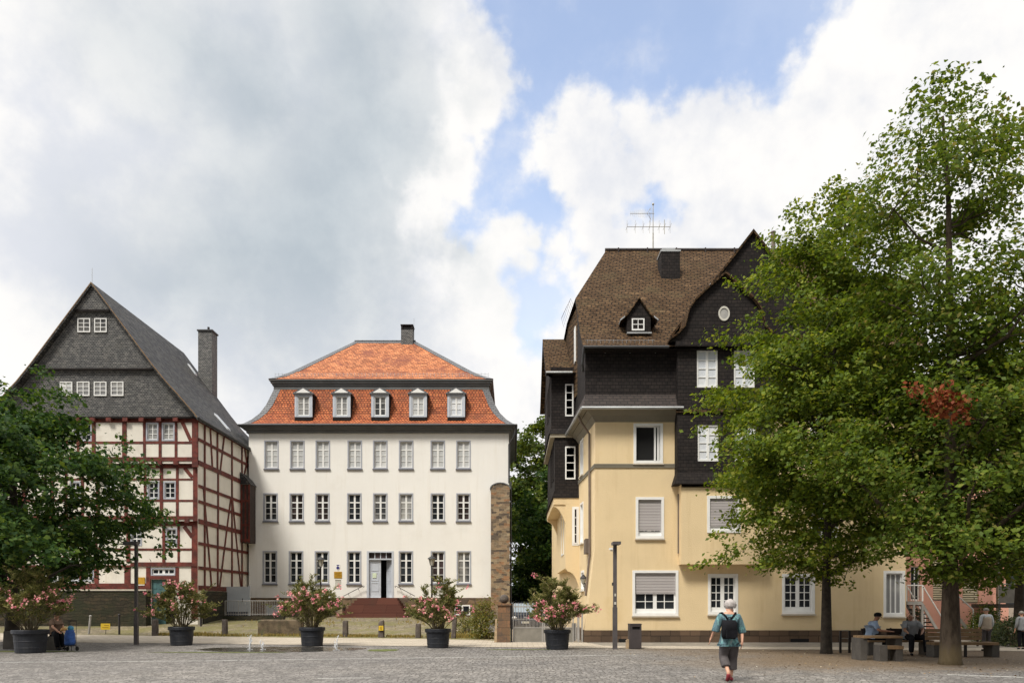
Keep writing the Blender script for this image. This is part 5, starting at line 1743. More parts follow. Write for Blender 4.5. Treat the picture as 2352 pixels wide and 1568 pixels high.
    window(bo, Mb, *HB, 0.05, recess=0.08, vbars=[(0.5, 0.12)], hbars=[(0.04, 0.16)], shutter=0.84, pane='glass_dark', casing=0.11, cmat=M['white_paint'], proud=0.03)
    sd = MB()
    hs = [(PX(1600, yBf), PX(1648, yBf), PZ(890, yBf), PZ(803.5, yBf)), (PX(1685, yBf), PX(1733, yBf), PZ(890, yBf), PZ(803.5, yBf)),
          (PX(1602, yBf), PX(1650, yBf), PZ(1059, yBf), PZ(975, yBf)), (PX(1687, yBf), PX(1735, yBf), PZ(1059, yBf), PZ(975, yBf))]
    sx0 = PX(1556, yBf - 0.02)
    yS = yBf - 0.03
    zf = PZ(1085, yS)
    wall(sd, front(yS), sx0, bx1 + 0.1, zf, zt2, hs, 0.12)
    sd.poly([(sx0, yS, zf), (sx0, Y, zf), (sx0, Y, zt2), (sx0, yS, zt2)])
    sd.poly([(bx1 + 0.1, yS, zf), (bx1 + 0.1, Y, zf), (bx1 + 0.1, Y, zt2), (bx1 + 0.1, yS, zt2)])
    fl = 0.14
    sd.poly([(sx0, yS, zf), (bx1 + 0.1, yS, zf), (bx1 + 0.1 + fl, yS - fl, zm), (sx0 - fl, yS - fl, zm)])
    sd.poly([(sx0, yS, zf), (sx0 - fl, yS - fl, zm), (sx0 - fl, Y, zm), (sx0, Y, zf)])
    sd.poly([(sx0 - fl, yS - fl, zm), (bx1 + 0.1 + fl, yS - fl, zm), (bx1 + 0.1 + fl, Y, zm), (sx0 - fl, Y, zm)])
    so_ = sd.build('slate_cladding', M['slate_dark'], bo)
    for Hh in hs:
        window(bo, front(yS), *Hh, 0.07, recess=0.03, vbars=[(0.5, 0.10)], hbars=[(0.25, 0.03), (0.5, 0.03), (0.75, 0.03)], pane='curtain_white', name='bay_window')
    lg = MB()
    zl = PZ(944, yS)
    lg.box(sx0 - 0.06, bx1 + 0.16, yS - 0.07, yS - 0.001, zl - 0.06, zl + 0.06)
    lg.build('ledge', M['slate_brown'], bo)
    # front gable
    xa, zA = PX(1664.5, 29.3), PZ(626, 29.3)
    half = [(0, zA), (0.62, zA - 0.53), (1.19, zA - 1.07), (1.42, zA - 1.44), (1.58, zA - 2.07), (1.85, zA - 2.38), (2.2, zA - 2.62)]
    gz = half[-1][1]
    gb = MB()
    poly = [(xa - a, z - 0.1) for a, z in half[::-1]] + [(xa + a, z - 0.1) for a, z in half[1:]]
    gb.prism(poly, front(29.3), 0, 3.0)
    # round opening is set proud as an oval window
    gbo = gb.build('front_gable', M['slate_dark'], root)
    gr2 = MB()
    for sgn in (-1, 1):
        for (a, z0), (b, z1) in zip(half, half[1:]):
            gr2.hexa([(xa + sgn * a, 29.12, z0 - 0.09), (xa + sgn * b, 29.12, z1 - 0.09), (xa + sgn * b, 34.0, z1 - 0.09), (xa + sgn * a, 34.0, z0 - 0.09),
                      (xa + sgn * a, 29.12, z0), (xa + sgn * b, 29.12, z1), (xa + sgn * b, 34.0, z1), (xa + sgn * a, 34.0, z0)])
    gr2.build('gable_roof', M['slate_brown'], gbo)
    cn = MB()
    cn.box(xa - 1.95, xa + 1.95, 29.18, 29.6, gz - 0.32, gz - 0.12)
    cn.build('gable_cornice', M['slate_dark'], gbo)
    ov = MB()
    cxo, czo = PX(1663, 29.28), PZ(720, 29.28)
    n = 24
    ring = [[(cxo + r * 0.225 * math.cos(2 * math.pi * k / n), czo + r * 0.29 * math.sin(2 * math.pi * k / n)) for k in range(n)] for r in (1.0, 0.74)]
    for k in range(n):
        j = (k + 1) % n
        ov.prism([ring[0][k], ring[0][j], ring[1][j], ring[1][k]], front(29.26), 0, 0.039)
    oo = ov.build('oval_window', M['paper'], gbo)
    og = MB()
    og.poly([(x, 29.285, z) for x, z in ring[1]])
    og.build('pane', M['glass_grey'], oo)
    # rear gable
    yg = 30.6
    xb, zB = PX(1728.5, yg), PZ(529, yg)
    g3 = MB()
    hw = (zB - 11.9) / 1.31
    g3.prism([(xb - hw, 11.8), (xb + hw, 11.8), (xb, zB - 0.1)], front(yg), 0, 2.0)
    g3o = g3.build('rear_gable', M['slate_dark'], root)
    g4 = MB()
    for sgn in (-1, 1):
        g4.hexa([(xb, yg - 0.15, zB - 0.12), (xb + sgn * (hw + 0.1), yg - 0.15, 11.8 - 0.05), (xb + sgn * (hw + 0.1), 36.0, 11.75), (xb, 36.0, zB - 0.12),
                 (xb, yg - 0.15, zB), (xb + sgn * (hw + 0.1), yg - 0.15, 11.88), (xb + sgn * (hw + 0.1), 36.0, 11.88), (xb, 36.0, zB)])
    g4.build('gable_roof', M['slate_brown'], g3o)
    fs = MB()

    def roofz(y):
        for (ya, za), (yb, zb2) in zip(fp, fp[1:]):
            if y <= yb: return lerp(za, zb2, (y - ya) / (yb - ya))
    # zinc valley between main roof and rear gable
    pts = []
    for t in np.linspace(0, 1, 6):
        z = lerp(14.6, 16.3, t)
        x = xb - (zB - z) / 1.31
        yy = 30
        for s in np.linspace(29.3, 37.2, 200):
            if roofz(s) >= z:
                yy = s
                break
        pts.append((x, yy, z))
    for (p, q2) in zip(pts, pts[1:]):
        fs.poly([(p[0] - 0.26, p[1] - 0.02, p[2] + 0.03), (p[0] + 0.02, p[1] - 0.05, p[2] + 0.05), (q2[0] + 0.02, q2[1] - 0.05, q2[2] + 0.05), (q2[0] - 0.26, q2[1] - 0.02, q2[2] + 0.03)])
    fs.build('valley_flashing', M['zinc'], ro)
    # ---- chimney, dormer, aerial, vent
    yc = 34.6
    cx0, cx1 = PX(1519, yc), PX(1562, yc)
    zc0 = PZ(645, yc)
    zc1 = PZ(578, yc)
    ch = MB().box(cx0, cx1, yc, yc + 0.9, zc0 - 0.3, zc1).build('chimney', M['slate_dark'], root)
    k = MB().box(cx0 - 0.03, cx1 + 0.03, yc - 0.03, yc + 0.93, zc1, zc1 + 0.09)
    k.box(cx0 + 0.05, cx1 - 0.2, yc + 0.1, yc + 0.8, zc1 + 0.09, zc1 + 0.2)
    k.build('chimney_cap', M['zinc'], ch)
    yd = 30.55
    dx0, dx1 = PX(1440.5, yd), PX(1494.5, yd)
    dxc = (dx0 + dx1) / 2
    z0, z1, z2 = PZ(765, yd), PZ(733, yd), PZ(684, yd)
    dm = MB()
    dm.prism([(dx0, z0), (dx1, z0), (dx1, z1 + 0.25), (dxc, z2 - 0.08), (dx0, z1 + 0.25)], front(yd), 0, 2.2)
    do = dm.build('dormer', M['slate_dark'], root)
    r2 = MB()
    for sgn in (-1, 1):
        xe = dxc + sgn * 0.74
        xm = dxc + sgn * 0.46
        for (p, q2) in (((dxc, z2), (xm, z1 + 0.22)), ((xm, z1 + 0.22), (xe, z1 - 0.02))):
            r2.hexa([(p[0], yd - 0.12, p[1] - 0.06), (q2[0], yd - 0.12, q2[1] - 0.06), (q2[0], yd + 2.4, q2[1] - 0.06), (p[0], yd + 2.4, p[1] - 0.06),
                     (p[0], yd - 0.12, p[1]), (q2[0], yd - 0.12, q2[1]), (q2[0], yd + 2.4, q2[1]), (p[0], yd + 2.4, p[1])])
    r2.build('dormer_roof', M['slate_brown'], do)
    zf_ = MB()
    for sgn in (-1, 1):
        zf_.hexa([(dxc + sgn * 0.60, yd - 0.14, z1 + 0.04), (dxc + sgn * 0.78, yd - 0.14, z1 - 0.1), (dxc + sgn * 0.78, yd + 0.4, z1 - 0.1), (dxc + sgn * 0.60, yd + 0.4, z1 + 0.04),
                  (dxc + sgn * 0.60, yd - 0.14, z1 + 0.1), (dxc + sgn * 0.78, yd - 0.14, z1 - 0.04), (dxc + sgn * 0.78, yd + 0.4, z1 - 0.04), (dxc + sgn * 0.60, yd + 0.4, z1 + 0.1)])
    zf_.box(dx0 - 0.02, dx1 + 0.02, yd - 0.14, yd - 0.002, z0 - 0.06, z0)
    zf_.build('flashing', M['zinc'], do)
    window(do, front(yd), PX(1451, yd), PX(1480, yd), PZ(759, yd), PZ(731.5, yd), 0.05, recess=-0.03, vbars=[(0.5, 0.03)], hbars=[(0.5, 0.03)], pane='glass_grey')
    an = MB()
    ax, ay = PX(1500, yr), yr
    def az_(y): return PZ(y, yr)
    def ax_(x): return PX(x, yr)
    an.tube([(ax, ay, zr - 0.2), (ax, ay, az_(535))], 0.035, 6)
    an.tube([(ax, ay, az_(535)), (ax, ay, az_(470))], 0.022, 6)
    an.ball((ax, ay, az_(469)), 0.06)
    an.tube([(ax_(1447.5), ay, az_(490.5)), (ax_(1503), ay, az_(490.5))], 0.014, 5)
    for i in range(12):
        x = lerp(ax_(1449), ax_(1500), i / 11)
        h = lerp(0.12, 0.26, i / 11)
        an.tube([(x, ay, az_(490.5) - h), (x, ay, az_(490.5) + h)], 0.007, 4)
    for s in (-1, 1):
        an.tube([(ax_(1486), ay, az_(490.5)), (ax_(1496), ay, az_(490.5) + s * 0.32)], 0.009, 4)
        an.tube([(ax_(1490), ay - 0.3, az_(490.5) + s * 0.1), (ax_(1496), ay + 0.3, az_(490.5) + s * 0.32)], 0.009, 4)
    an.tube([(ax_(1440), ay, az_(521)), (ax_(1540), ay, az_(521))], 0.016, 5)
    for i, x in enumerate((1440, 1459, 1477, 1492, 1514, 1526, 1539)):
        h = 0.32 if x != 1526 else 0.36
        an.tube([(ax_(x), ay - 0.35, az_(521)), (ax_(x), ay + 0.35, az_(521))], 0.007, 4)
        an.tube([(ax_(x), ay, az_(521) - h), (ax_(x), ay, az_(521) + h)], 0.008 if x != 1526 else 0.018, 4)
    an.build('roof_aerial', M['steel'], root)
    vp = MB()
    vx = PX(1776, yr)
    vp.tube([(vx, yr, zr - 0.2), (vx, yr, PZ(535, yr))], 0.10, 10)
    vp.lathe((vx, yr, PZ(535, yr)), [(0.13, 0), (0.13, 0.06)], 10)
    vp.build('vent_pipe', M['brown_pipe'], root)
    # wall lamp and bird box on the left wall
    wl = MB()
    lx, ly = X0 - 0.02, 31.9
    xw = PX(1340, 31.4)
    wl.tube([(X0 - 0.2, 31.4, 2.25), (xw, 31.4, 2.3), (xw, 31.4, 2.4)], 0.018, 6)
    wl.box(X0 - 0.30, X0 - 0.06, 31.32, 31.48, 2.1, 2.45)
    wl.lathe((xw, 31.4, 0), [(0.05, 2.4), (0.13, 2.62), (0.15, 2.64), (0.10, 2.72), (0.02, 2.82)], 10)
    wlo = wl.build('wall_lamp', M['iron'], root)
    MB().lathe((xw, 31.4, 0), [(0.062, 2.43), (0.137, 2.61)], 10).build('lamp_glass', M['lantern_glass'], wlo)
    bb = MB()
    bb.box(X0 - 0.28, X0 - 0.06, 31.1, 31.9, PZ(1271, 31.5), PZ(1238, 31.5))
    bb.build('meter_box', M['brown_pipe'], root)


build_yellow()


# ------------------------------------------------------------------ gate, pillar, car, driveway
def build_gate():
    y = 29.9
    p = thing('gate_pillar', 'square sandstone gate pillar topped with a stone ball', 'pillar', (PX(1157.5, y), y + 0.25, 0))
    xa, xb = PX(1143.5, y), PX(1171.5, y)
    b = MB()
    b.box(xa, xb, y, y + 0.5, -0.05, PZ(1390, y))
    b.box(xa - 0.03, xb + 0.0, y - 0.03, y + 0.53, -0.05, PZ(1441, y))
    b.build('shaft', M['pillar_stone'], p)
    MB().box(xa - 0.05, xb + 0.05, y - 0.05, y + 0.55, PZ(1390, y) + 0.002, PZ(1385, y)).build('cap_stone', M['pillar_stone'], p)
    xc = PX(1158.3, y + 0.25)
    bl = MB()
    bl.ball((xc, y + 0.25, PZ(1374.6, y + 0.25) ), 0.185, 16, 12)
    bl.build('stone_ball', M['bollard_stone'], p, True)
    s = MB()
    s.prism([(xa - 0.15, 0), (xa - 0.035, 0), (xa - 0.035, 0.95), (xa - 0.11, 0.95)], front(y + 0.05), 0, 0.4)
    s.build('side_stone', M['beige_stone'], p)
    g = thing('metal_gate', 'grey steel bar gate with solid lower panel across the driveway', 'gate', (PX(1240, y), y + 0.3, 0))
    yy = y + 0.25
    x0, x1 = PX(1177.5, yy), PX(1318, yy)
    zt_, zm, zl = PZ(1391, yy), PZ(1439.5, yy), PZ(1474.5, yy)
    f = MB()
    f.box(x0, x1, yy, yy + 0.04, zt_ - 0.05, zt_)
    f.box(x0, x1, yy, yy + 0.04, zm - 0.04, zm)
    f.box(x0, x1, yy, yy + 0.04, zl - 0.02, zl + 0.03)
    xm = (x0 + x1) / 2
    for x in (x0, xm - 0.06, xm + 0.02, x1 - 0.05):
        f.box(x, x + 0.05, yy - 0.002, yy + 0.042, zl, zt_ + 0.1)
    f.box(x0, x1, yy + 0.005, yy + 0.035, PZ(1421.5, yy), PZ(1420, yy))
    f.build('gate_frame', M['gate_metal'], g)
    pn = MB()
    pn.box(x0 + 0.05, x1 - 0.05, yy + 0.012, yy + 0.03, zl + 0.03, zm - 0.04)
    pn.build('lower_panel', M['gate_panel'], g)
    br = MB()
    n = 22
    for i in range(1, n):
        x = lerp(x0, x1, i / n)
        br.tube([(x, yy + 0.02, zm), (x, yy + 0.02, zt_ + 0.13)], 0.012, 5)
        if i < n - 1:
            xx = x + (x1 - x0) / n / 2
            br.tube([(xx, yy + 0.02, zm), (xx, yy + 0.02, zm + 0.3)], 0.010, 5)
    br.build('gate_bars', M['gate_metal'], g)
    hp = MB()
    hp.box(PX(1172.5, y), PX(1176.5, y), y + 0.2, y + 0.3, -0.02, PZ(1388, y))
    hp.build('hinge_post', M['zinc_dark'], g)
    gp = MB()
    xg = PX(1331, yy)
    gp.box(xg - 0.09, xg + 0.0, yy, yy + 0.09, -0.02, PZ(1404, yy))
    gp.box(xg - 0.30, xg - 0.11, yy + 0.1, yy + 0.14, 0.05, PZ(1430, yy))
    gp.box(xg + 0.08, xg + 0.14, yy, yy + 0.06, -0.02, PZ(1404, yy))
    gp.build('latch_post', M['gate_metal'], g)


build_gate()


def build_car():
    y0 = 45.0
    xc = PX(1206, y0)
    c = thing('parked_car', 'black car parked nose first behind the grey driveway gate', 'car', (xc, y0 + 2, 0))
    Ms = lambda u, v, w: (xc + w, y0 + u, v)         # side profile u = length, v = height
    hw = 0.88
    prof = [(0.05, 0.25), (0.0, 0.55), (0.10, 0.80), (0.95, 1.02), (1.75, 1.62), (2.4, 1.72), (3.7, 1.68), (4.3, 1.15), (4.35, 0.4), (4.2, 0.25)]
    zoff = -0.02
    b = MB()
    sect = [(-1.0, 0.90), (-0.93, 0.97), (0.93, 0.97), (1.0, 0.90)]
    vs, fs = [], []
    n = len(prof)
    for s_ in (-1, -0.92, 0.92, 1):
        for (u, v) in prof:
            tap = 1.0 - 0.16 * clamp((v - 1.0) / 0.7)
            k = 1.0 if abs(s_) < 0.95 else 0.985
            uu = u if abs(s_) < 0.95 else u + (0.12 if u < 1 else -0.08 if u > 3.9 else 0)
            vs.append((xc + s_ * hw * tap, y0 + uu, v * k + zoff))
    for i in range(3):
        for j in range(n):
            j2 = (j + 1) % n
            fs.append((i * n + j, i * n + j2, (i + 1) * n + j2, (i + 1) * n + j))
    fs.append(tuple(range(n))[::-1])
    fs.append(tuple(range(3 * n, 4 * n)))
    b.add(vs, fs)
    body = b.build('body', M['car_paint'], c)
    ws = MB()
    def wpt(s_, t, off):
        u, v = lerp(0.95, 1.75, t), lerp(1.02, 1.62, t)
        tap = 1.0 - 0.16 * clamp((v - 1.0) / 0.7)
        return (xc + s_ * hw * tap, y0 + u - 0.6 * off, v + 0.8 * off + zoff)
    ws.poly([wpt(-0.86, 0.05, 0.012), wpt(0.86, 0.05, 0.012), wpt(0.84, 0.95, 0.012), wpt(-0.84, 0.95, 0.012)])
    ws.build('windscreen', M['windscreen'], c)
    for sx in (-1, 1):
        h = MB()
        h.ball((xc + sx * 0.66, y0 + 0.10, 0.70), (0.17, 0.13, 0.10), 12, 8)
        h.build('headlight', M['headlight'], c, True)
        m = MB()
        m.ball((xc + sx * 1.0, y0 + 1.2, 1.08), (0.12, 0.07, 0.09), 10, 6)
        m.build('wing_mirror', M['car_paint'], c, True)
        for u in (0.85, 3.5):
            t = MB()
            x = xc + sx * 0.78
            for (r, w) in ((0.31, 0.1),):
                t.tube([(x - 0.1, y0 + u, 0.31), (x + 0.1, y0 + u, 0.31)], 0.31, 18)
            wo = t.build('wheel', M['tyre'], c)
            r = MB()
            r.tube([(x - 0.108, y0 + u, 0.31), (x + 0.108, y0 + u, 0.31)], 0.19, 14)
            r.build('rim', M['zinc'], wo)
    g = MB()
    g.box(xc - 0.45, xc + 0.45, y0 - 0.012, y0 + 0.05, 0.60, 0.70)
    g.build('grille', M['tyre'], c)
    bd = MB()
    bd.prism([(xc - 0.05, 0.74), (xc, 0.66), (xc + 0.05, 0.74), (xc, 0.82)], front(y0 - 0.02), 0, 0.07)
    bd.build('badge', M['zinc'], c)
    p = MB()
    p.box(xc - 0.26, xc + 0.26, y0 - 0.03, y0 + 0.03, 0.38, 0.49)
    po = p.build('number_plate', M['plate_white'], c)
    MB().box(xc - 0.26, xc - 0.21, y0 - 0.034, y0 - 0.0302, 0.38, 0.49).build('plate_band', M['plate_blue'], po)
    add_text('plate_text', 'MR:W 493', (xc + 0.03, y0 - 0.032, 0.433), 0.10, M['sign_black'], po)


build_car()


# ------------------------------------------------------------------ foliage tools
def leaf_mesh(name, P, N, size, mat, parent, wid=0.7, root=None, tdir=None, jit=0.5):
    n = len(P)
    N = N / np.maximum(np.linalg.norm(N, axis=1, keepdims=True), 1e-6)
    R = tdir if tdir is not None else RNG.normal(size=(n, 3))
    T = R - (R * N).sum(1, keepdims=True) * N
    T /= np.maximum(np.linalg.norm(T, axis=1, keepdims=True), 1e-6)
    B = np.cross(N, T)
    L = size * (1 + jit * RNG.uniform(-1, 1, size=(n, 1)))
    W = L * wid
    bend = N * L * 0.12
    V = np.empty((n, 4, 3))
    V[:, 0] = P - T * L / 2 - bend
    V[:, 1] = P + B * W / 2
    V[:, 2] = P + T * L / 2 - bend
    V[:, 3] = P - B * W / 2
    V = V.reshape(-1, 3) - np.array(root_loc(parent))
    me = bpy.data.meshes.new(name)
    me.vertices.add(n * 4)
    me.vertices.foreach_set('co', V.astype(np.float32).ravel())
    me.loops.add(n * 4)
    me.loops.foreach_set('vertex_index', np.arange(n * 4, dtype=np.int32))
    me.polygons.add(n)
    me.polygons.foreach_set('loop_start', np.arange(0, n * 4, 4, dtype=np.int32))
    me.polygons.foreach_set('loop_total', np.full(n, 4, dtype=np.int32))
    me.update(calc_edges=True)
    me.materials.append(mat)
    o = bpy.data.objects.new(name, me)
    COL.objects.link(o)
    if parent: o.parent = parent
    return o


def prof_at(prof, z):
    if z <= prof[0][0]: return prof[0][1], prof[0][2]
    for (z0, l0, r0), (z1, l1, r1) in zip(prof, prof[1:]):
        if z <= z1:
            t = (z - z0) / (z1 - z0)
            return lerp(l0, l1, t), lerp(r0, r1, t)
    return prof[-1][1], prof[-1][2]


def make_tree(name, label, base, prof, ncl, nleaf, lsize, leafm, trunk, trunk_r, csize=(0.35, 0.7), hole=(0.5, -0.15), seed=1, bark='bark',
              group=None, cat='tree', limbs=36, extra=(), depth=1.0, shell=0.45, flat=0.5, lobes=0.42, bough=0.85, airy=0.0):
    """prof: (height, reach to the left, reach to the right).  trunk: list of points relative to base"""
    rnd = random.Random(seed)
    t = thing(name, label, cat, base, group)
    bx, by, bz = base
    zmin, zmax = prof[0][0], prof[-1][0]
    areas = []
    K = 60
    for i in range(K):
        l, r = prof_at(prof, lerp(zmin, zmax, (i + 0.5) / K))
        areas.append(max((l + r) / 2, 0.15) ** 1.55)
    cl, boughs = [], []
    tries = 0
    nb = ncl // 7
    while len(boughs) < nb and tries < nb * 60:
        tries += 1
        i = rnd.choices(range(K), areas)[0]
        z = lerp(zmin, zmax, (i + rnd.random()) / K)
        l, r = prof_at(prof, z)
        cx, hwid = (r - l) / 2, (l + r) / 2
        a = rnd.uniform(0, 2 * math.pi)
        hwid *= 0.93 + lobes * mnoise.noise(Vector((math.cos(a) * 1.5 + seed, math.sin(a) * 1.5, z * 0.75)))
        rr = rnd.random() ** shell
        p = Vector((cx + hwid * rr * math.cos(a), hwid * depth * rr * math.sin(a), z))
        if mnoise.noise(p * hole[0] + Vector((seed * 3.7, 0, 0))) < hole[1]: continue
        if any((p - q).length < bough * 0.72 for q in boughs) and tries < nb * 40: continue
        boughs.append(p)
        k = min(1.0, 0.45 + hwid / 2.2)
        for _ in range(7):
            q = p + Vector((rnd.gauss(0, bough * 0.55 * k), rnd.gauss(0, bough * 0.55 * k), rnd.gauss(0, bough * 0.26 * k)))
            q.z -= 0.10 * ((q.x - p.x) ** 2 + (q.y - p.y) ** 2)
            cl.append((q, rnd.uniform(*csize) * (0.75 if hwid < 1.0 else 1.0)))
    for (x, y, z, s) in extra: cl.append((Vector((x, y, z)), s))
    Ps, Ns = [], []
    for p, s in cl:
        n = int(nleaf * (s / (sum(csize) / 2)) ** 2 * (1.0 - airy * clamp((p.z - 7.5) / 4)))
        off = RNG.normal(size=(n, 3)) * np.array([s, s, s * flat]) * 0.55
        off[:, 2] -= 0.25 * (off[:, 0] ** 2 + off[:, 1] ** 2)
        Ps.append(np.array(p) + off)
        outw = np.array([p.x, p.y, 0.2]) / max(1.0, math.hypot(p.x, p.y))
        Ns.append(RNG.normal(size=(n, 3)) * 0.55 + np.array([0, 0, 0.75]) + outw * 0.45)
    P = np.concatenate(Ps) + np.array(base)
    N = np.concatenate(Ns)
    leaf_mesh('crown', P, N, lsize, leafm, t)
    # trunk and limbs
    b = MB()
    tp = [Vector(p) for p in trunk]
    rr = [lerp(trunk_r, 0.03, (i / (len(tp) - 1)) ** 0.8) for i in range(len(tp))]
    # root flare
    pts = [tp[0] + Vector((0, 0, -0.15)), tp[0] + Vector((0, 0, 0.12))] + tp[1:]
    rr2 = [trunk_r * 1.45, trunk_r * 1.12] + rr[1:]
    W = lambda v: v + Vector(base)
    b.tube([W(p) for p in pts], rr2, 12)

    def on_trunk(z):
        for (p, q), (ra, rb) in zip(zip(tp, tp[1:]), zip(rr, rr[1:])):
            if z <= q.z or q is tp[-1]:
                k = clamp((z - p.z) / max(q.z - p.z, 1e-3))
                return p.lerp(q, k), lerp(ra, rb, k)
    tg = rnd.sample(cl, min(limbs, len(cl)))
    lims = []
    for p, s in tg:
        h = math.hypot(p.x, p.y)
        zs = max(p.z - h * rnd.uniform(0.35, 0.75), zmin * 0.92 if zmin > 1.2 else 1.4)
        a, ra = on_trunk(min(zs, tp[-1].z - 0.3))
        m1 = a.lerp(p, 0.4) + Vector((0, 0, -0.06 * h)) + Vector((rnd.uniform(-.15, .15), rnd.uniform(-.15, .15), 0))
        m2 = a.lerp(p, 0.75) + Vector((rnd.uniform(-.15, .15), rnd.uniform(-.15, .15), 0.03 * h))
        r0 = min(ra * 0.55, 0.03 + 0.022 * h)
        b.tube([W(a), W(m1), W(m2), W(p)], [r0, r0 * 0.65, r0 * 0.38, 0.008], 6, cap=False)
        lims += [m1, m2]
    for p, s in rnd.sample(cl, min(int(limbs * 2.0), len(cl))):
        near = min(lims, key=lambda q: (q - p).length + max(0, q.z - p.z) * 2)
        if (near - p).length < 2.2:
            b.tube([W(near), W(near.lerp(p, 0.5) + Vector((rnd.uniform(-.1, .1), rnd.uniform(-.1, .1), -0.05))), W(p)], [0.022, 0.014, 0.006], 5, cap=False)
    b.build('trunk', M[bark], t, True)
    return t


def build_trees():
    # tall tree on the right
    d = 19.2
    prof = [(2.15, 0.5, 0.7), (2.65, 2.0, 2.1), (3.3, 2.7, 3.0), (4.2, 2.9, 3.4), (5.4, 2.8, 3.5), (6.5, 2.4, 3.4), (7.6, 1.9, 3.0), (9.3, 2.15, 2.8), (10.9, 1.95, 2.5),
            (11.8, 1.85, 2.2), (12.7, 1.65, 1.9), (13.8, 1.35, 1.4), (14.5, 0.9, 0.85), (15.1, 0.55, 0.5), (15.5, 0.2, 0.2)]
    base = (PX(2183, d), d, 0)
    A = make_tree('linden_tree', 'tallest leafy tree on the right, with a thick trunk behind the bench', base, prof, 1180, 64, 0.118, M['leaf_tall'],
                  [(0, 0, 0), (0, 0, 2), (-0.02, 0, 4.5), (0.05, 0, 7), (-0.03, 0, 10), (-0.05, 0, 12.0), (-0.2, 0, 14.2)], 0.235, (0.26, 0.5), (0.5, -0.10), 3, limbs=46, bough=0.8, airy=0.38, bark='bark_lichen',
                  extra=[(PX(xp, d) - base[0], dy, PZ(yp, d), s_) for xp, yp, dy, s_ in (
                      (2312, 212, 0.2, 0.26), (2306, 240, 0.2, 0.32), (2300, 275, 0.1, 0.36), (2322, 300, 0.2, 0.36), (2290, 320, 0, 0.4), (2262, 185, -0.1, 0.26), (2248, 205, -0.1, 0.32), (2235, 235, 0, 0.36),
                      (2110, 195, 0, 0.3), (2095, 235, 0.1, 0.36), (2035, 300, 0.1, 0.34), (2030, 335, 0, 0.4), (2065, 285, -0.1, 0.36), (2350, 270, 0.2, 0.4), (2345, 330, 0.1, 0.45), (2150, 160, 0, 0.24), (2165, 175, 0.1, 0.28))]
                  + [(ex, ey, ez, 0.45) for ex, ey, ez in [(random.uniform(-1.3, 1.5), random.uniform(-2.0, -0.7), random.uniform(3.4, 7.2)) for _ in range(46)]]
                  + [(ex, ey, ez, 0.45) for ex, ey, ez in [(random.uniform(0.8, 3.0), random.uniform(-1.6, 1.0), random.uniform(3.2, 8.0)) for _ in range(40)]],
                  shell=0.55, flat=0.6, group='trees on the square')
    # a few reddened leaves
    Pn = []
    for (xp, yp, s, n) in ((2100, 895, 0.20, 40), (2165, 915, 0.30, 170), (2195, 935, 0.33, 190), (2150, 938, 0.22, 70)):
        c = np.array([PX(xp, 16.9), 16.9, PZ(yp, 16.9)])
        Pn.append(c + RNG.normal(size=(n, 3)) * np.array([s, s, s]) * 0.5)
    Pn = np.concatenate(Pn)
    leaf_mesh('red_leaves', Pn, RNG.normal(size=Pn.shape) + np.array([0, -0.5, 0.5]), 0.11, M['leaf_red'], A)
    # second tree on the right
    d = 23.4
    prof = [(2.15, 0.7, 0.5), (2.75, 1.9, 0.8), (3.6, 2.7, 1.4), (4.4, 3.3, 2.6), (5.2, 3.6, 3.2), (6.2, 3.8, 3.3), (6.9, 4.0, 3.3), (7.6, 3.95, 3.2), (8.8, 3.3, 3.0), (9.6, 2.8, 2.6), (10.85, 2.4, 2.4),
            (12.1, 1.85, 2.2), (13.2, 1.1, 1.9), (14.4, 0.35, 1.5), (15.0, -0.2, 1.25), (15.6, -0.45, 0.9)]
    base = (PX(1898, d), d, 0)
    ext = [(-4.25, -0.5, 7.55, 0.35), (-4.0, -0.6, 8.1, 0.3), (-4.15, -0.4, 6.95, 0.35)]
    for i in range(7):   # hanging twig in front of the wall
        ext.append((lerp(-2.6, -4.2, i / 6), -1.0 + 0.1 * i, lerp(3.5, 2.75, (i / 6) ** 0.7), 0.26))
    ext += [(-3.3, -0.9, 3.3, 0.3), (-3.45, -0.9, 2.95, 0.3), (-3.6, -0.8, 3.7, 0.3), (-1.2, 0, 13.9, 0.3), (-0.95, 0.1, 14.3, 0.25), (-1.45, 0, 13.1, 0.35), (-1.3, 0.2, 12.7, 0.35)]
    make_tree('linden_tree', 'leafy tree before the yellow house, its slim trunk between the two white ground floor windows', base, prof, 1330, 66, 0.122, M['leaf_linden'],
              [(0, 0, 0), (0, 0, 2.2), (0.05, 0, 4.5), (0.15, 0, 7), (0.3, 0, 10), (0.45, 0, 12.0), (0.6, 0, 13.6)], 0.16, (0.26, 0.5), (0.5, -0.2), 7, limbs=40,
              extra=ext, shell=0.5, flat=0.55, group='trees on the square', bark='bark_dark')
    # maple at the left edge
    d = 28.0
    prof = [(2.6, 3.0, 2.6), (3.1, 4.5, 4.8), (3.6, 5.0, 6.0), (4.2, 5.0, 5.9), (4.8, 5.0, 5.7), (5.6, 5.0, 4.4), (6.3, 4.8, 5.0), (7.1, 4.5, 4.3), (7.8, 4.0, 2.5), (8.6, 3.6, 1.9), (9.5, 3.0, 1.7), (10.3, 2.2, 1.0), (11.0, 1.2, 0.1)]
    base = (PX(28, d), d, 0)
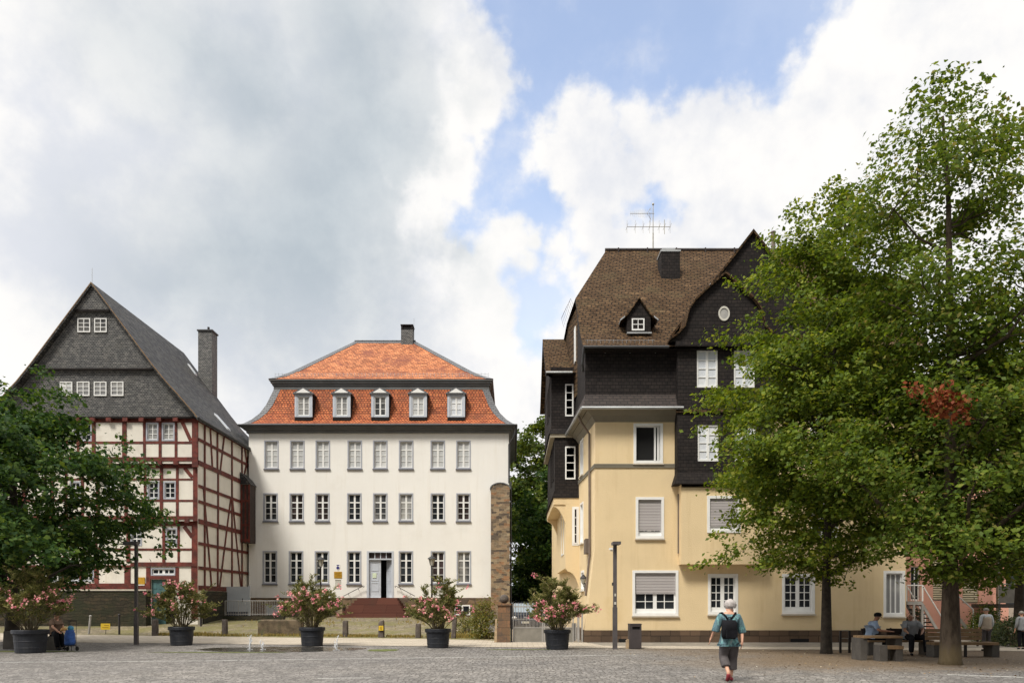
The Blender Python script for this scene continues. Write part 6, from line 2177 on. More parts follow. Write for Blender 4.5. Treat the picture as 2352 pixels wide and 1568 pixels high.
    make_tree('maple_tree', 'dark green maple at the left edge hiding half of the timber framed house', base, prof, 900, 58, 0.17, M['leaf_maple'],
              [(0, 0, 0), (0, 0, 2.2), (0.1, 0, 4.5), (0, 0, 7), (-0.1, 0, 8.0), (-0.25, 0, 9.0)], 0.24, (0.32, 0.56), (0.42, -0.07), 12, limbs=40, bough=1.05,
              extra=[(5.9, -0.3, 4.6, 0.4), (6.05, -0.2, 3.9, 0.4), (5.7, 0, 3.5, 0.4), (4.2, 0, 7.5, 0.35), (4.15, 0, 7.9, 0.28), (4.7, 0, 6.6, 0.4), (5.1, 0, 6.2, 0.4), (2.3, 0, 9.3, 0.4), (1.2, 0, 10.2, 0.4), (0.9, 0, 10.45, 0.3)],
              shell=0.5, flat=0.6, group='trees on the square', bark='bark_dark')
    # trees behind the driveway
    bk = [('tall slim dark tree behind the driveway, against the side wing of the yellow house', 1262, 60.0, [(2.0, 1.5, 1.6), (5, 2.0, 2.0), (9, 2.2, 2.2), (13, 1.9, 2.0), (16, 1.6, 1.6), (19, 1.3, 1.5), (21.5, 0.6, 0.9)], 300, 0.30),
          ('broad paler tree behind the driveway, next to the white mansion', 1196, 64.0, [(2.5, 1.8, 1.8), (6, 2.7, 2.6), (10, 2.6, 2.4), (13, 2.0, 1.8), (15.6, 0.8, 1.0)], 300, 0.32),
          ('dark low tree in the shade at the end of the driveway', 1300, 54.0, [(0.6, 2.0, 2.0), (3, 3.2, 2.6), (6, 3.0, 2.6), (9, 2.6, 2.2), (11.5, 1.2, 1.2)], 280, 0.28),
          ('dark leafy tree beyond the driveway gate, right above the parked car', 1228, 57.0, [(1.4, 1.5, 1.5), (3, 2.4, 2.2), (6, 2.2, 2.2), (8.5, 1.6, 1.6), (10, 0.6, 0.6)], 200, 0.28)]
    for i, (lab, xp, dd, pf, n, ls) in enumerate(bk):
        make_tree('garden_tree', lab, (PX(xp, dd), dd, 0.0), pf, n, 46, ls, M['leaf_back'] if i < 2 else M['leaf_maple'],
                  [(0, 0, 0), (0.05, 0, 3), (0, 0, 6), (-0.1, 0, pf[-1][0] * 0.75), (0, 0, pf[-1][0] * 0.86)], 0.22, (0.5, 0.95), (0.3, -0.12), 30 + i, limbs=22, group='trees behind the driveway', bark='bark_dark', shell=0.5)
    # background at the right edge
    rb = [('green tree at the right edge, behind the pink house roof', 2345, 52.0, [(4, 3, 4), (8, 4.5, 5), (13, 4.2, 5), (17, 3, 4), (20, 1.2, 2)], 300, 0.3),
          ('leafy tree close to the right edge, in front of the pink house', 2340, 29.0, [(2.6, 1.2, 2), (4.5, 2.8, 3), (7, 3.1, 3), (9.5, 2.5, 2.6), (11.8, 1.2, 1.5)], 520, 0.15)]
    for i, (lab, xp, dd, pf, n, ls) in enumerate(rb):
        make_tree('garden_tree', lab, (PX(xp, dd), dd, 0.0), pf, n, 46, ls, M['leaf_back'], [(0, 0, 0), (0.05, 0, 3), (0, 0, 6), (0, 0, pf[-1][0] * 0.85)], 0.2,
                  (0.45, 0.9) if i == 0 else (0.35, 0.7), (0.3, -0.1), 50 + i, limbs=22, group='trees at the right edge', bark='bark_dark', shell=0.5)


build_trees()


# ------------------------------------------------------------------ shrubs, planters
def shrub(name, label, base, rx, ry, h, n, size, mat, wid=0.5, cat='shrub', up=0.6, seed=0, group=None):
    t = thing(name, label, cat, base, group)
    k = n // 22
    Ps = []
    rnd = np.random.default_rng(seed)
    for i in range(k):
        a, r = rnd.uniform(0, 2 * math.pi), rnd.uniform(0.1, 1) ** 0.5
        zz = rnd.uniform(0.05, 1)
        sh = math.sqrt(max(0.05, 1 - (zz - 0.25) ** 2 * 1.5))
        c = np.array([rx * r * sh * math.cos(a), ry * r * sh * math.sin(a), h * zz * (0.8 + 0.35 * rnd.uniform())])
        Ps.append(c + rnd.normal(size=(22, 3)) * np.array([0.11, 0.11, 0.10]) * (rx + ry + h) / 2.4)
    P = np.concatenate(Ps)
    P[:, 2] = np.maximum(P[:, 2], 0.02)
    N = rnd.normal(size=P.shape) * 0.7 + np.array([0, -0.2, up])
    leaf_mesh('foliage', P + np.array(base), N, size, mat, t, wid)
    b = MB()
    for i in range(14):
        a = 2 * math.pi * i / 14
        q = Vector(base)
        b.tube([q + Vector((0.1 * math.cos(a), 0.1 * math.sin(a), -0.03)), q + Vector((rx * .3 * math.cos(a), ry * .3 * math.sin(a), h * 0.5)), q + Vector((rx * .6 * math.cos(a), ry * .6 * math.sin(a), h * 0.85))], [0.015, 0.01, 0.005], 5)
    b.build('stems', M['stem'], t)
    return t


def build_planter(loc, R, H_, label):
    p = thing('planter', label, 'planter', loc, 'black planters along the pavement')
    b = MB()
    b.lathe(loc, [(R * 0.76, 0), (R * 0.80, 0.02), (R * 0.90, H_ * 0.80), (R * 0.985, H_ * 0.82), (R, H_ * 0.84), (R * 1.0, H_ * 0.97), (R * 0.97, H_), (R * 0.92, H_ * 0.985), (R * 0.90, H_ * 0.90)], 28, cap=True)
    b.build('pot', M['black_plastic'], p, False)
    s = MB()
    s.lathe(loc, [(R * 0.895, H_ * 0.905), (R * 0.5, H_ * 0.93), (0.02, H_ * 0.94)], 20)
    s.build('soil', M['soil'], p)
    r = MB()
    for z in (0.22, 0.5):
        rr = R * lerp(0.80, 0.90, z / 0.80)
        r.lathe(loc, [(rr + 0.002, H_ * z), (rr + 0.012, H_ * (z + 0.012)), (rr + 0.006, H_ * (z + 0.03))], 28, cap=False)
    r.build('hoop', M['black_plastic'], p)
    return p


def build_oleander(loc, W, Ht, label, seed, nst=46, nfl=46):
    rnd = np.random.default_rng(seed)
    t = thing('oleander', label, 'shrub', loc, 'pink oleanders in the planters')
    st = MB()
    P, N, T = [], [], []
    tips = []
    for i in range(nst):
        a = 2 * math.pi * (i + rnd.uniform(0, 0.9)) / nst * 3.0
        reach = W * math.sqrt(rnd.uniform(0.02, 1.0))
        hh = Ht * (1.0 - 0.72 * (reach / W) ** 1.7) * rnd.uniform(0.72, 1.08)
        b0 = Vector((0.22 * math.cos(a) * rnd.uniform(0.2, 1), 0.22 * math.sin(a) * rnd.uniform(0.2, 1), 0))
        end = Vector((reach * math.cos(a), reach * math.sin(a) * 0.85, hh))
        mid = b0.lerp(end, 0.5) + Vector((-0.12 * end.x, -0.12 * end.y, 0.10 * hh))
        L = Vector(loc)
        pts = [b0, b0.lerp(mid, 0.5) + Vector((0, 0, 0.03)), mid, mid.lerp(end, 0.55) + Vector((0, 0, 0.04)), end]
        st.tube([L + p for p in pts], [0.014, 0.012, 0.009, 0.006, 0.004], 5, cap=False)
        tips.append(end)
        subs = [(pts, 0.22)]
        for s in range(4):
            k = rnd.uniform(0.35, 0.85)
            q = mid.lerp(end, k)
            e2 = q + Vector((rnd.normal() * 0.22, rnd.normal() * 0.2, rnd.uniform(0.05, 0.35))) * (W / 1.2)
            st.tube([L + q, L + e2], [0.005, 0.003], 4, cap=False)
            subs.append(([q, q.lerp(e2, 0.5), e2], 0.0))
            tips.append(e2)
        for pp, k0 in subs:
            m = 54 if k0 else 30
            for j in range(m):
                k = k0 + (1 - k0) * rnd.uniform() ** 0.8
                f = k * (len(pp) - 1)
                i0 = min(int(f), len(pp) - 2)
                c = pp[i0].lerp(pp[i0 + 1], f - i0)
                ang = rnd.uniform(0, 2 * math.pi)
                dirv = np.array([math.cos(ang) * 0.8, math.sin(ang) * 0.8, rnd.uniform(0.1, 1.1)])
                dirv /= np.linalg.norm(dirv)
                P.append(np.array(c) + dirv * 0.065)
                T.append(dirv)
                N.append(np.cross(dirv, rnd.normal(size=3)))
    P = np.array(P)
    st.build('stems', M['stem'], t)
    leaf_mesh('foliage', P + np.array(loc), np.array(N), 0.135, M['leaf_oleander'], t, 0.21, tdir=np.array(T))
    # blossom clusters at the tips
    out = sorted(tips, key=lambda v: -(math.hypot(v.x, v.y) * 1.3 - 0.35 * v.z - 0.8 * v.y + rnd.uniform(0, 2.6)))[:nfl]
    FP = []
    for v in out:
        n = int(rnd.integers(4, 20))
        FP.append(np.array(v) + rnd.normal(size=(n, 3)) * rnd.uniform(0.03, 0.06) + np.array([0, -0.03, 0]))
    FP = np.concatenate(FP) + np.array(loc)
    FN = rnd.normal(size=FP.shape) * 0.5 + np.array([0, -0.7, 0.4])
    o = leaf_mesh('blossoms', FP, FN, 0.058, M['blossom'], t, 0.95)
    tag(o, kind='stuff')
    return t


PL = [(70, 1498, 23.8, 0.535, 0.74, 1.30, 2.05), (417, 1481, 28.0, 0.475, 0.71, 1.30, 1.95), (717, 1482.5, 27.55, 0.475, 0.70, 1.28, 1.80),
      (1006, 1486.5, 26.5, 0.47, 0.68, 1.18, 1.82), (1280, 1490, 25.6, 0.47, 0.68, 1.14, 1.76)]
PLAB = ['large black plastic planter at the left edge beside the blue shopping trolley', 'black plastic planter in front of the timber house, next to the left lamp post',
        'black plastic planter in the wet patch left of the front steps', 'black plastic planter right of the front steps of the white mansion', 'black plastic planter in front of the grey driveway gate']
OLAB = ['oleander at the left edge with deep pink flowers above the blue trolley', 'sparse pale oleander in the planter before the timber house', 'round pink oleander in the planter left of the front steps',
        'pink oleander hiding the lantern right of the front steps', 'dense pink oleander before the driveway gate and yellow house']
for i, (xp, yp, d, R_, Hp, W_, Ho) in enumerate(PL):
    loc = (PX(xp, d), d, 0.0)
    build_planter(loc, R_, Hp, PLAB[i])
    build_oleander((loc[0], loc[1], Hp * 0.92), W_ * 1.05, Ho * 1.05, OLAB[i], 100 + i, nfl=(40, 27, 36, 44, 36)[i], nst=(44, 42, 46, 42, 46)[i])

shrub('wild_shrub', 'yellow green wild shrub beside the sandstone gate pillar', (PX(1112, 33), 33.0, 0.0), 0.62, 0.5, 1.55, 2600, 0.10, M['leaf_shrub'], seed=2)
shrub('wild_shrub', 'low ragged green shrub left of the yellow green shrub by the pillar', (PX(1072, 36.5), 36.5, zt(-2.2, 36.5)), 0.6, 0.5, 0.8, 900, 0.09, M['leaf_shrub'], seed=5)


# ------------------------------------------------------------------ bollards, posts, blocks
def build_small():
    rnd = random.Random(5)

    def bollard(xp, d, h, w, label, lean=0.0, slant=0.0):
        x = PX(xp, d)
        z = zt(x, d)
        b = MB()
        n = 10
        prof = [(1.08, -0.06), (1.0, 0.1 * h), (0.97, 0.55 * h), (0.93, 0.9 * h), (0.80, h)]
        vs, fs = [], []
        for i, (k, zz) in enumerate(prof):
            for j in range(n):
                a = 2 * math.pi * (j + 0.5) / n
                sq = 1.0 / max(abs(math.cos(a)), abs(math.sin(a))) ** 0.75
                r = w / 2 * k * sq * (1 + 0.08 * mnoise.noise(Vector((a * 2, zz * 4, xp))))
                dz = slant * math.cos(a) * w / 2 if i >= 3 else 0
                vs.append((x + r * math.cos(a) + lean * zz, d + r * math.sin(a), z + zz + dz))
        m = len(prof)
        for i in range(m - 1):
            for j in range(n):
                fs.append((i * n + j, i * n + (j + 1) % n, (i + 1) * n + (j + 1) % n, (i + 1) * n + j))
        fs.append(tuple(range((m - 1) * n, m * n)))
        b.add(vs, fs)
        return tag(b.build('bollard', M['bollard_stone']), label, 'bollard', 'stone bollards along the forecourt')
    bollard(356.5, 35.2, 0.80, 0.29, 'stone bollard between the left lamp post and the timber house planter')
    bollard(516.5, 35.2, 0.78, 0.27, 'round topped stone bollard alone between the planter and the stone block')
    bollard(793.5, 34.6, 0.76, 0.27, 'dark stone bollard before the front steps, right of the wet patch planter')
    bs = bollard(876, 34.2, 0.76, 0.29, 'stone bollard with a slanted top and a small yellow square sign', slant=0.35)
    bollard(960.5, 33.8, 0.66, 0.26, 'stone bollard half hidden left of the fourth planter, under oleander blossoms')
    bollard(1041.5, 33.4, 0.95, 0.22, 'slim leaning stone bollard right of the fourth planter', lean=0.07)
    # sign on the bollard
    x, d = PX(875, 34.0), 34.0
    zc = PZ(1441.5, 34)
    k = MB()
    k.box(x - 0.105, x + 0.105, d - 0.0, d + 0.03, zc - 0.11, zc + 0.11)
    k.build('sign_plate', M['yellow_sign'], bs)
    q = MB()
    for dz in (0.05, 0.0, -0.05):
        q.box(x - 0.06, x + 0.06, d - 0.004, d - 0.0002, zc + dz - 0.012, zc + dz + 0.012)
    q.build('sign_marks', M['ochre_dark'], bs)
    # slim iron posts
    for i, (xp, d, h, lab, mat, lean) in enumerate(((204, 36.0, 0.85, 'leaning weathered iron post left of the yellow ground sign', 'gate_metal', 0.08), (274, 35.8, 0.93, 'upright dark iron post between the yellow ground sign and lamp post', 'iron', 0.0),
                                                    (461.5, 39.3, 0.95, 'dark iron post behind the second planter near the pale gate', 'iron', 0.0))):
        x = PX(xp, d)
        b = MB()
        zz = zt(x, d)
        b.tube([(x, d, zz - 0.03), (x + lean * 0.5, d, zz + h * 0.5), (x + lean, d, zz + h)], 0.05 if i != 2 else 0.06, 8)
        b.ball((x + lean, d, zz + h + 0.02), 0.065)
        tag(b.build('iron_post', M[mat]), lab, 'post', 'iron posts along the forecourt')
    # yellow ground sign
    d = 36.0
    x = PX(242, d)
    zc = PZ(1438, d)
    s = thing('warning_sign', 'small yellow sign on a short stake before the dark stone wall', 'sign', (x, d, zt(x, d)))
    b = MB()
    b.box(x - 0.225, x + 0.225, d, d + 0.02, zc - 0.15, zc + 0.15)
    b.build('sign_plate', M['yellow_sign'], s)
    q = MB()
    q.box(x - 0.06, x + 0.17, d - 0.004, d - 0.0003, zc + 0.05, zc + 0.075)
    q.box(x - 0.15, x + 0.15, d - 0.004, d - 0.0003, zc - 0.055, zc - 0.03)
    q.build('sign_marks', M['ochre_dark'], s)
    MB().tube([(x, d + 0.035, zt(x, d) - 0.02), (x, d + 0.035, zc + 0.1)], 0.016, 6).build('stake', M['iron'], s)
    # mossy stone block
    d = 35.3
    b = MB()
    x0, x1 = PX(592, d), PX(690, d)
    n = 9
    vs, fs = [], []
    for i in range(n + 1):
        x = lerp(x0, x1, i / n)
        jz = 0.035 * mnoise.noise(Vector((x * 2, 1, 0)))
        for (yy, zz) in ((0, -0.1), (0.02, 0.30), (0.05, 0.70), (0.12, 0.76), (0.62, 0.76), (0.66, -0.1)):
            vs.append((x, d + yy + 0.02 * mnoise.noise(Vector((x * 3, zz * 3, 2))), zt(x, d) + zz + (jz if zz > 0.5 else 0)))
    for i in range(n):
        for j in range(6):
            fs.append((i * 6 + j, i * 6 + (j + 1) % 6, (i + 1) * 6 + (j + 1) % 6, (i + 1) * 6 + j))
    fs += [(0, 1, 2, 3, 4, 5), tuple(n * 6 + k for k in range(6))[::-1]]
    b.add(vs, fs)
    tag(b.build('stone_block', M['block_stone']), 'long rough mossy stone block before the railing, behind the fountain jets', 'stone block')
    # concrete seat blocks at the left
    b = MB()
    d = 25.6
    b.prism([(PX(6, d), 0), (PX(40, d), 0), (PX(40, d), 0.42), (PX(31, d), 0.62), (PX(8, d), 0.62)], front(d), 0, 0.5)
    tag(b.build('concrete_block', M['concrete']), 'sloped grey concrete block at the far left edge behind the planter', 'concrete block')
    b = MB()
    d = 25.0
    b.box(PX(92, d), PX(128, d), d, d + 0.55, 0.0, 0.46)
    tag(b.build('concrete_bench', M['concrete']), 'low square concrete seat block between the left planter and the blue trolley', 'seat')
    # small beige block beside the bin
    d = 25.9
    b = MB()
    b.box(PX(1439, d), PX(1452, d), d, d + 0.2, 0.0, 0.29)
    b.box(PX(1441, d), PX(1450, d), d + 0.02, d + 0.18, 0.29, 0.33)
    tag(b.build('beige_block', M['beige_stone']), 'small beige stone block on the kerb left of the litter bin', 'stone block')
    # lamp posts
    d = 28.4
    x = PX(313, d)
    zt_ = PZ(1243, d)
    L = thing('street_lamp', 'dark flat headed street lamp before the timber framed house', 'street lamp', (x, d, 0), 'modern lamp posts on the square')
    MB().box(x - 0.068, x + 0.068, d - 0.068, d + 0.068, -0.02, 1.05).build('post_base', M['lamp_metal'], L)
    b = MB().box(x - 0.052, x + 0.052, d - 0.052, d + 0.052, 1.05, zt_ - 0.14)
    b.build('post', M['lamp_metal'], L)
    MB().box(x - 0.46, x + 0.07, d - 0.12, d + 0.12, zt_ - 0.14, zt_ - 0.005).build('lamp_head', M['lamp_metal'], L)
    MB().box(x - 0.42, x - 0.1, d - 0.09, d + 0.09, zt_ - 0.155, zt_ - 0.142).build('lamp_lens', M['lantern_glass'], L)
    d = 25.6
    x = PX(1412.5, d)
    zt_ = PZ(1244.5, d)
    L = thing('street_lamp', 'dark flat headed street lamp with a small camera before the yellow house', 'street lamp', (x, d, 0), 'modern lamp posts on the square')
    b = MB()
    b.box(x - 0.075, x + 0.075, d - 0.075, d + 0.075, -0.02, 1.45)
    b.build('post_base', M['lamp_metal'], L)
    MB().box(x - 0.06, x + 0.06, d - 0.06, d + 0.06, 1.45, zt_ - 0.1).build('post', M['lamp_metal'], L)
    MB().box(x - 0.11, x + 0.15, d - 0.42, d + 0.14, zt_ - 0.1, zt_ - 0.005).build('lamp_head', M['lamp_metal'], L)
    cm = MB()
    zc = PZ(1264, d)
    cm.tube([(x - 0.06, d, zc), (x - 0.14, d, zc), (x - 0.14, d, zc + 0.03)], 0.02, 6)
    cm.box(x - 0.20, x - 0.09, d - 0.14, d + 0.08, zc + 0.03, zc + 0.09)
    cm.build('camera_box', M['white_paint'], L)
    MB().box(x - 0.1, x - 0.06, d - 0.05, d + 0.05, PZ(1344, d), PZ(1337, d)).build('junction_box', M['iron'], L)
    sk = MB()
    for yy, w in ((1384, 0.035), (1365, 0.025)):
        sk.box(x - w, x + w, d - 0.079, d - 0.0605, PZ(yy + 3.5, d), PZ(yy - 2.5, d))
    sk.build('sticker', M['paper'], L)
    # bin
    d = 25.7
    B = thing('litter_bin', 'dark brown square litter bin before the yellow house', 'litter bin', (PX(1460, d), d, 0))
    x0, x1 = PX(1446.5, d), PX(1473.5, d)
    zt_ = PZ(1433.5, d)
    b = MB()
    Mb = front(d)
    wall(b, Mb, x0, x1, 0.02, zt_, [(x0 + 0.09, x1 - 0.05, zt_ - 0.17, zt_ - 0.07)], 0.05)
    b.box(x0, x1, d + 0.06, d + 0.42, 0.02, zt_ - 0.001)
    b.poly([(x0, d, 0.02), (x0, d + 0.06, 0.02), (x0, d + 0.06, zt_), (x0, d, zt_)])
    b.poly([(x1, d, 0.02), (x1, d + 0.06, 0.02), (x1, d + 0.06, zt_), (x1, d, zt_)])
    b.poly([(x0, d, zt_), (x1, d, zt_), (x1, d + 0.06, zt_), (x0, d + 0.06, zt_)])
    b.build('bin_body', M['bin_metal'], B)
    MB().box(x0 - 0.012, x1 + 0.012, d - 0.012, d + 0.43, zt_ + 0.001, zt_ + 0.03).build('bin_lid', M['bin_metal'], B)
    MB().box(x0 + 0.09, x1 - 0.05, d + 0.045, d + 0.055, zt_ - 0.17, zt_ - 0.07).build('bin_slot', M['black_void'], B)
    MB().box(x0 + 0.04, x1 - 0.04, d + 0.03, d + 0.4, -0.01, 0.019).build('bin_foot', M['iron'], B)
    # fountain jets
    for i, (xp, d, h, lab) in enumerate(((573, 25.4, 0.50, 'tall white fountain jet at the left end of the wet patch'), (602, 25.4, 0.36, 'small white fountain jet second from the left'), (772, 25.0, 0.50, 'white fountain jet right of the third planter'))):
        x = PX(xp, d)
        b = MB()
        rr = random.Random(i)
        for s in range(3):
            pts, rad_ = [], []
            ox = rr.uniform(-0.05, 0.05)
            hh = h * (1.0 if s == 0 else rr.uniform(0.5, 0.8))
            for k in range(9):
                t = k / 8
                pts.append((x + ox * t * 1.6 + 0.02 * math.sin(7 * t + s), d + 0.02 * math.cos(5 * t + s), 0.01 + hh * t))
                rad_.append(lerp(0.010, 0.006, t) + (0.016 * rr.random() if t > 0.6 else 0.005 * rr.random()))
            b.tube(pts, rad_, 6)
        for k in range(30):
            b.ball((x + rr.gauss(0, 0.05), d + rr.gauss(0, 0.05), 0.012 + h * rr.random() ** 1.5 * 0.95), 0.006 + 0.009 * rr.random(), 6, 4)
        for k in range(14):
            a_ = rr.uniform(0, 6.28)
            b.ball((x + 0.14 * math.cos(a_) * rr.random(), d + 0.14 * math.sin(a_) * rr.random(), 0.012), 0.012, 6, 4)
        tag(b.build('water_jet', M['splash']), lab, 'fountain jet', 'fountain jets in the wet patch')
    # picnic corner
    d = 20.5
    T = thing('picnic_table', 'wooden topped picnic table on a concrete leg under the trees', 'table', (PX(2030, d), d, 0))
    b = MB()
    for k in range(3):
        b.box(PX(1984, d), PX(2074, d), d + 0.22 * k, d + 0.22 * k + 0.205, 0.62, 0.675)
    b.build('tabletop', M['wood'], T)
    b = MB().box(PX(1978.5, d), PX(1994, d), d + 0.05, d + 0.6, 0.0, 0.617)
    b.build('leg', M['concrete'], T)
    MB().box(PX(2060, d), PX(2074, d), d + 0.05, d + 0.6, 0.0, 0.617).build('leg', M['concrete'], T)
    d = 20.2
    S = thing('low_bench', 'short backless bench on concrete blocks in front of the picnic table', 'bench', (PX(2048, d), d, 0))
    MB().box(PX(2039, d), PX(2076, d), d, d + 0.36, 0.335, 0.42).build('seat', M['wood'], S)
    MB().box(PX(2020.5, d), PX(2038.5, d), d, d + 0.36, 0.0, 0.44).build('leg', M['concrete'], S)
    MB().box(PX(2059, d), PX(2075, d), d + 0.02, d + 0.34, 0.0, 0.334).build('leg', M['concrete'], S)
    d = 22.6
    S = thing('park_bench', 'wooden bench with two back boards where the two men sit', 'bench', (PX(2070, d), d, 0), 'park benches under the trees')
    for k in range(2):
        MB().box(PX(1996, d), PX(2146, d), d + 0.24 * k, d + 0.24 * k + 0.2, 0.40, 0.455).build('seat', M['wood'], S)
    MB().box(PX(1996, d), PX(2042, d), d + 0.5, d + 0.54, 0.60, 0.80).build('backrest', M['wood_dark'], S)
    MB().box(PX(2056, d), PX(2146, d), d + 0.5, d + 0.54, 0.60, 0.80).build('backrest', M['wood_dark'], S)
    for xp in (2002, 2064, 2133):
        b = MB().box(PX(xp - 6, d), PX(xp + 6, d), d + 0.02, d + 0.42, 0.0, 0.398)
        b.build('leg', M['concrete'], S)
        MB().box(PX(xp - 1.5, d), PX(xp + 1.5, d), d + 0.46, d + 0.498, 0.398, 0.82).build('back_post', M['iron'], S)
    d = 21.7
    S = thing('park_bench', 'empty wooden bench with a broad plank back right of the thick trunk', 'bench', (PX(2220, d), d, 0), 'park benches under the trees')
    for k in range(2):
        MB().box(PX(2147, d), PX(2295, d), d + 0.24 * k, d + 0.24 * k + 0.21, 0.36, 0.44).build('seat', M['wood'], S)
    for z0, z1 in ((0.49, 0.58), (0.595, 0.71), (0.725, 0.82)):
        MB().box(PX(2147, d), PX(2279, d), d + 0.48, d + 0.52, z0, z1).build('backrest', M['wood'], S)
    for xp in (2154.5, 2289):
        MB().box(PX(xp - 8, d), PX(xp + 8, d), d + 0.02, d + 0.44, 0.0, 0.358).build('leg', M['concrete'], S)
    MB().box(PX(2226, d), PX(2231, d), d + 0.2, d + 0.26, 0.0, 0.358).build('leg', M['iron'], S)
    MB().box(PX(2150, d), PX(2154, d), d + 0.525, d + 0.56, 0.3, 0.82).build('back_post', M['iron'], S)
    MB().box(PX(2270, d), PX(2274, d), d + 0.525, d + 0.56, 0.3, 0.82).build('back_post', M['iron'], S)
    d = 23.7
    S = thing('bike_stand', 'dark steel hoop frame standing beside the slim tree trunk', 'bike stand', (PX(1941, d), d, 0))
    b = MB()
    for xp in (1931, 1952):
        b.box(PX(xp - 2.2, d), PX(xp + 2.2, d), d, d + 0.06, -0.02, 0.72)
    b.build('posts', M['iron'], S)
    b = MB()
    for yy in (1447, 1465):
        b.box(PX(1933.3, d), PX(1949.7, d), d + 0.015, d + 0.045, PZ(yy + 1, d), PZ(yy - 1, d))
    b.build('crossbars', M['steel'], S)


build_small()


# ------------------------------------------------------------------ right background: pink house, outside stair, others
def build_pink():
    Y = 36.0
    root = thing('pink_house', 'salmon pink house with cream slatted blinds behind the trees', 'house', (PX(2220, Y), Y, 0))
    x0, x1, x2 = PX(2070, Y), PX(2252, Y), PX(2380, Y)
    ztp = PZ(1030, Y)
    H = [(PX(2143, Y), PX(2172, Y), PZ(1379, Y), PZ(1284, Y)), (PX(2211, Y), PX(2248, Y), PZ(1385, Y), PZ(1284, Y)), (PX(2092, Y), PX(2113, Y), PZ(1378, Y), PZ(1300, Y)),
         (PX(2211, Y), PX(2248, Y), PZ(1230, Y), PZ(1150, Y)), (PX(2143, Y), PX(2172, Y), PZ(1230, Y), PZ(1150, Y))]
    w = MB()
    wall(w, front(Y), x0, x1 + 0.6, -0.1, ztp, H, 0.15)
    Y2 = 38.0
    H2 = [(PX(2310, Y2), PX(2338, Y2), PZ(1392, Y2), PZ(1290, Y2))]
    wall(w, front(Y2), x1, x2, -0.1, ztp, H2, 0.15)
    w.poly([(x1 + 0.6, Y, -0.1), (x1 + 0.6, Y2, -0.1), (x1 + 0.6, Y2, ztp), (x1 + 0.6, Y, ztp)])
    w.poly([(x0, Y, -0.1), (x0, 46, -0.1), (x0, 46, ztp), (x0, Y, ztp)])
    w.build('wall', M['pink_wall'], root)
    for k, h in enumerate(H):
        a, b, c, d = h
        if k == 2:
            window(root, front(Y), a, b, c, d, 0.05, recess=0.08, pane='glass_dark', vbars=[(0.5, 0.05)], name='glazed_door')
        else:
            o = window(root, front(Y), a, b, c, d, 0.05, recess=0.09, pane='glass_dark')
            MB().box(a + 0.03, b - 0.03, Y + 0.03, Y + 0.055, c + 0.04, d - 0.01).build('slat_blind', M['blind'], o)
    a, b, c, d = H2[0]
    window(root, front(Y2), a, b, c, d, 0.05, recess=0.08, pane='glass_dark')
    r = MB()
    r.hexa([(x0 - 0.5, Y - 0.6, ztp), (x2 + 0.5, Y - 0.6, ztp), (x2 + 0.5, 41, ztp + 3.2), (x0 - 0.5, 41, ztp + 3.2),
            (x0 - 0.5, Y - 0.6, ztp + 0.15), (x2 + 0.5, Y - 0.6, ztp + 0.15), (x2 + 0.5, 41, ztp + 3.35), (x0 - 0.5, 41, ztp + 3.35)])
    r.build('roof', M['slate_brown'], root)
    # balcony at the right
    yb = 34.0
    bx0, bx1 = PX(2293, yb), PX(2400, yb)
    bal = MB()
    bal.box(bx0, bx1, yb, Y2, PZ(1395, yb), PZ(1386, yb))
    bo = bal.build('balcony', M['concrete'], root)
    k = MB()
    k.box(bx0, bx1, yb + 0.02, yb + 0.05, PZ(1384, yb), PZ(1345, yb))
    k.build('parapet', M['gate_panel'], bo)
    k = MB().tube([(bx0, yb, PZ(1340.5, yb)), (bx1, yb, PZ(1340.5, yb))], 0.03, 6)
    k.tube([(bx0, yb, PZ(1386, yb)), (bx0, yb, PZ(1340.5, yb))], 0.03, 6)
    k.build('balcony_rail', M['steel'], bo)
    k = MB()
    for xp in (2297, 2344):
        k.box(PX(xp - 3, yb), PX(xp + 3, yb), yb + 0.06, yb + 0.2, 0, PZ(1200, yb))
    k.build('column', M['gate_metal'], bo)
    # outside stair
    d = 32.6
    st = thing('outside_stair', 'grey steel stair with pale handrails leading up to the pink house', 'staircase', (PX(2140, d), d, 0))
    lx0, lx1 = PX(2084, d), PX(2119, d)
    zl = PZ(1380, d)
    b = MB().box(lx0, lx1, d, d + 3.2, zl - 0.15, zl)
    b.build('landing', M['gate_metal'], st)
    n = 9
    tr = MB()
    tx1 = PX(2163, d)
    for i in range(n):
        t0, t1 = i / n, (i + 1) / n
        z = lerp(zl, 0.0, t1)
        tr.box(lerp(lx1, tx1, t0), lerp(lx1, tx1, t1) + 0.05, d + 0.06, d + 1.3, z - 0.03, z + 0.02)
    tr.build('treads', M['zinc_dark'], st)
    sg = MB()
    for yy in (d, d + 1.3):
        sg.prism([(lx1, zl - 0.02), (lx1, zl - 0.26), (tx1, -0.02), (tx1, 0.2)], front(yy), 0, 0.05)
    sg.build('stringer', M['gate_metal'], st)
    rl = MB()
    zr = PZ(1343.5, d)
    for yy in (d, d + 1.3):
        rl.tube([(lx0, yy, zr), (lx1, yy, zr), (tx1, yy, 0.98), (tx1, yy, 0.0)], 0.03, 7)
        rl.tube([(lx1, yy, zl), (lx1, yy, zr)], 0.035, 7)
    rl.build('handrail', M['white_paint'], st)
    bl = MB()
    for i in range(6):
        x = lerp(lx0, lx1, i / 6)
        bl.tube([(x, d, zl), (x, d, zr)], 0.012, 5)
    bl.tube([(lx0, d, zl + 0.2), (lx1, d, zl + 0.2)], 0.012, 5)
    bl.build('balusters', M['steel'], st)
    ps = MB()
    for x in (lx0 + 0.3, lx1):
        ps.box(x - 0.04, x + 0.04, d - 0.01, d + 0.07, 0, zl - 0.15)
    ps.build('support_post', M['gate_metal'], st)
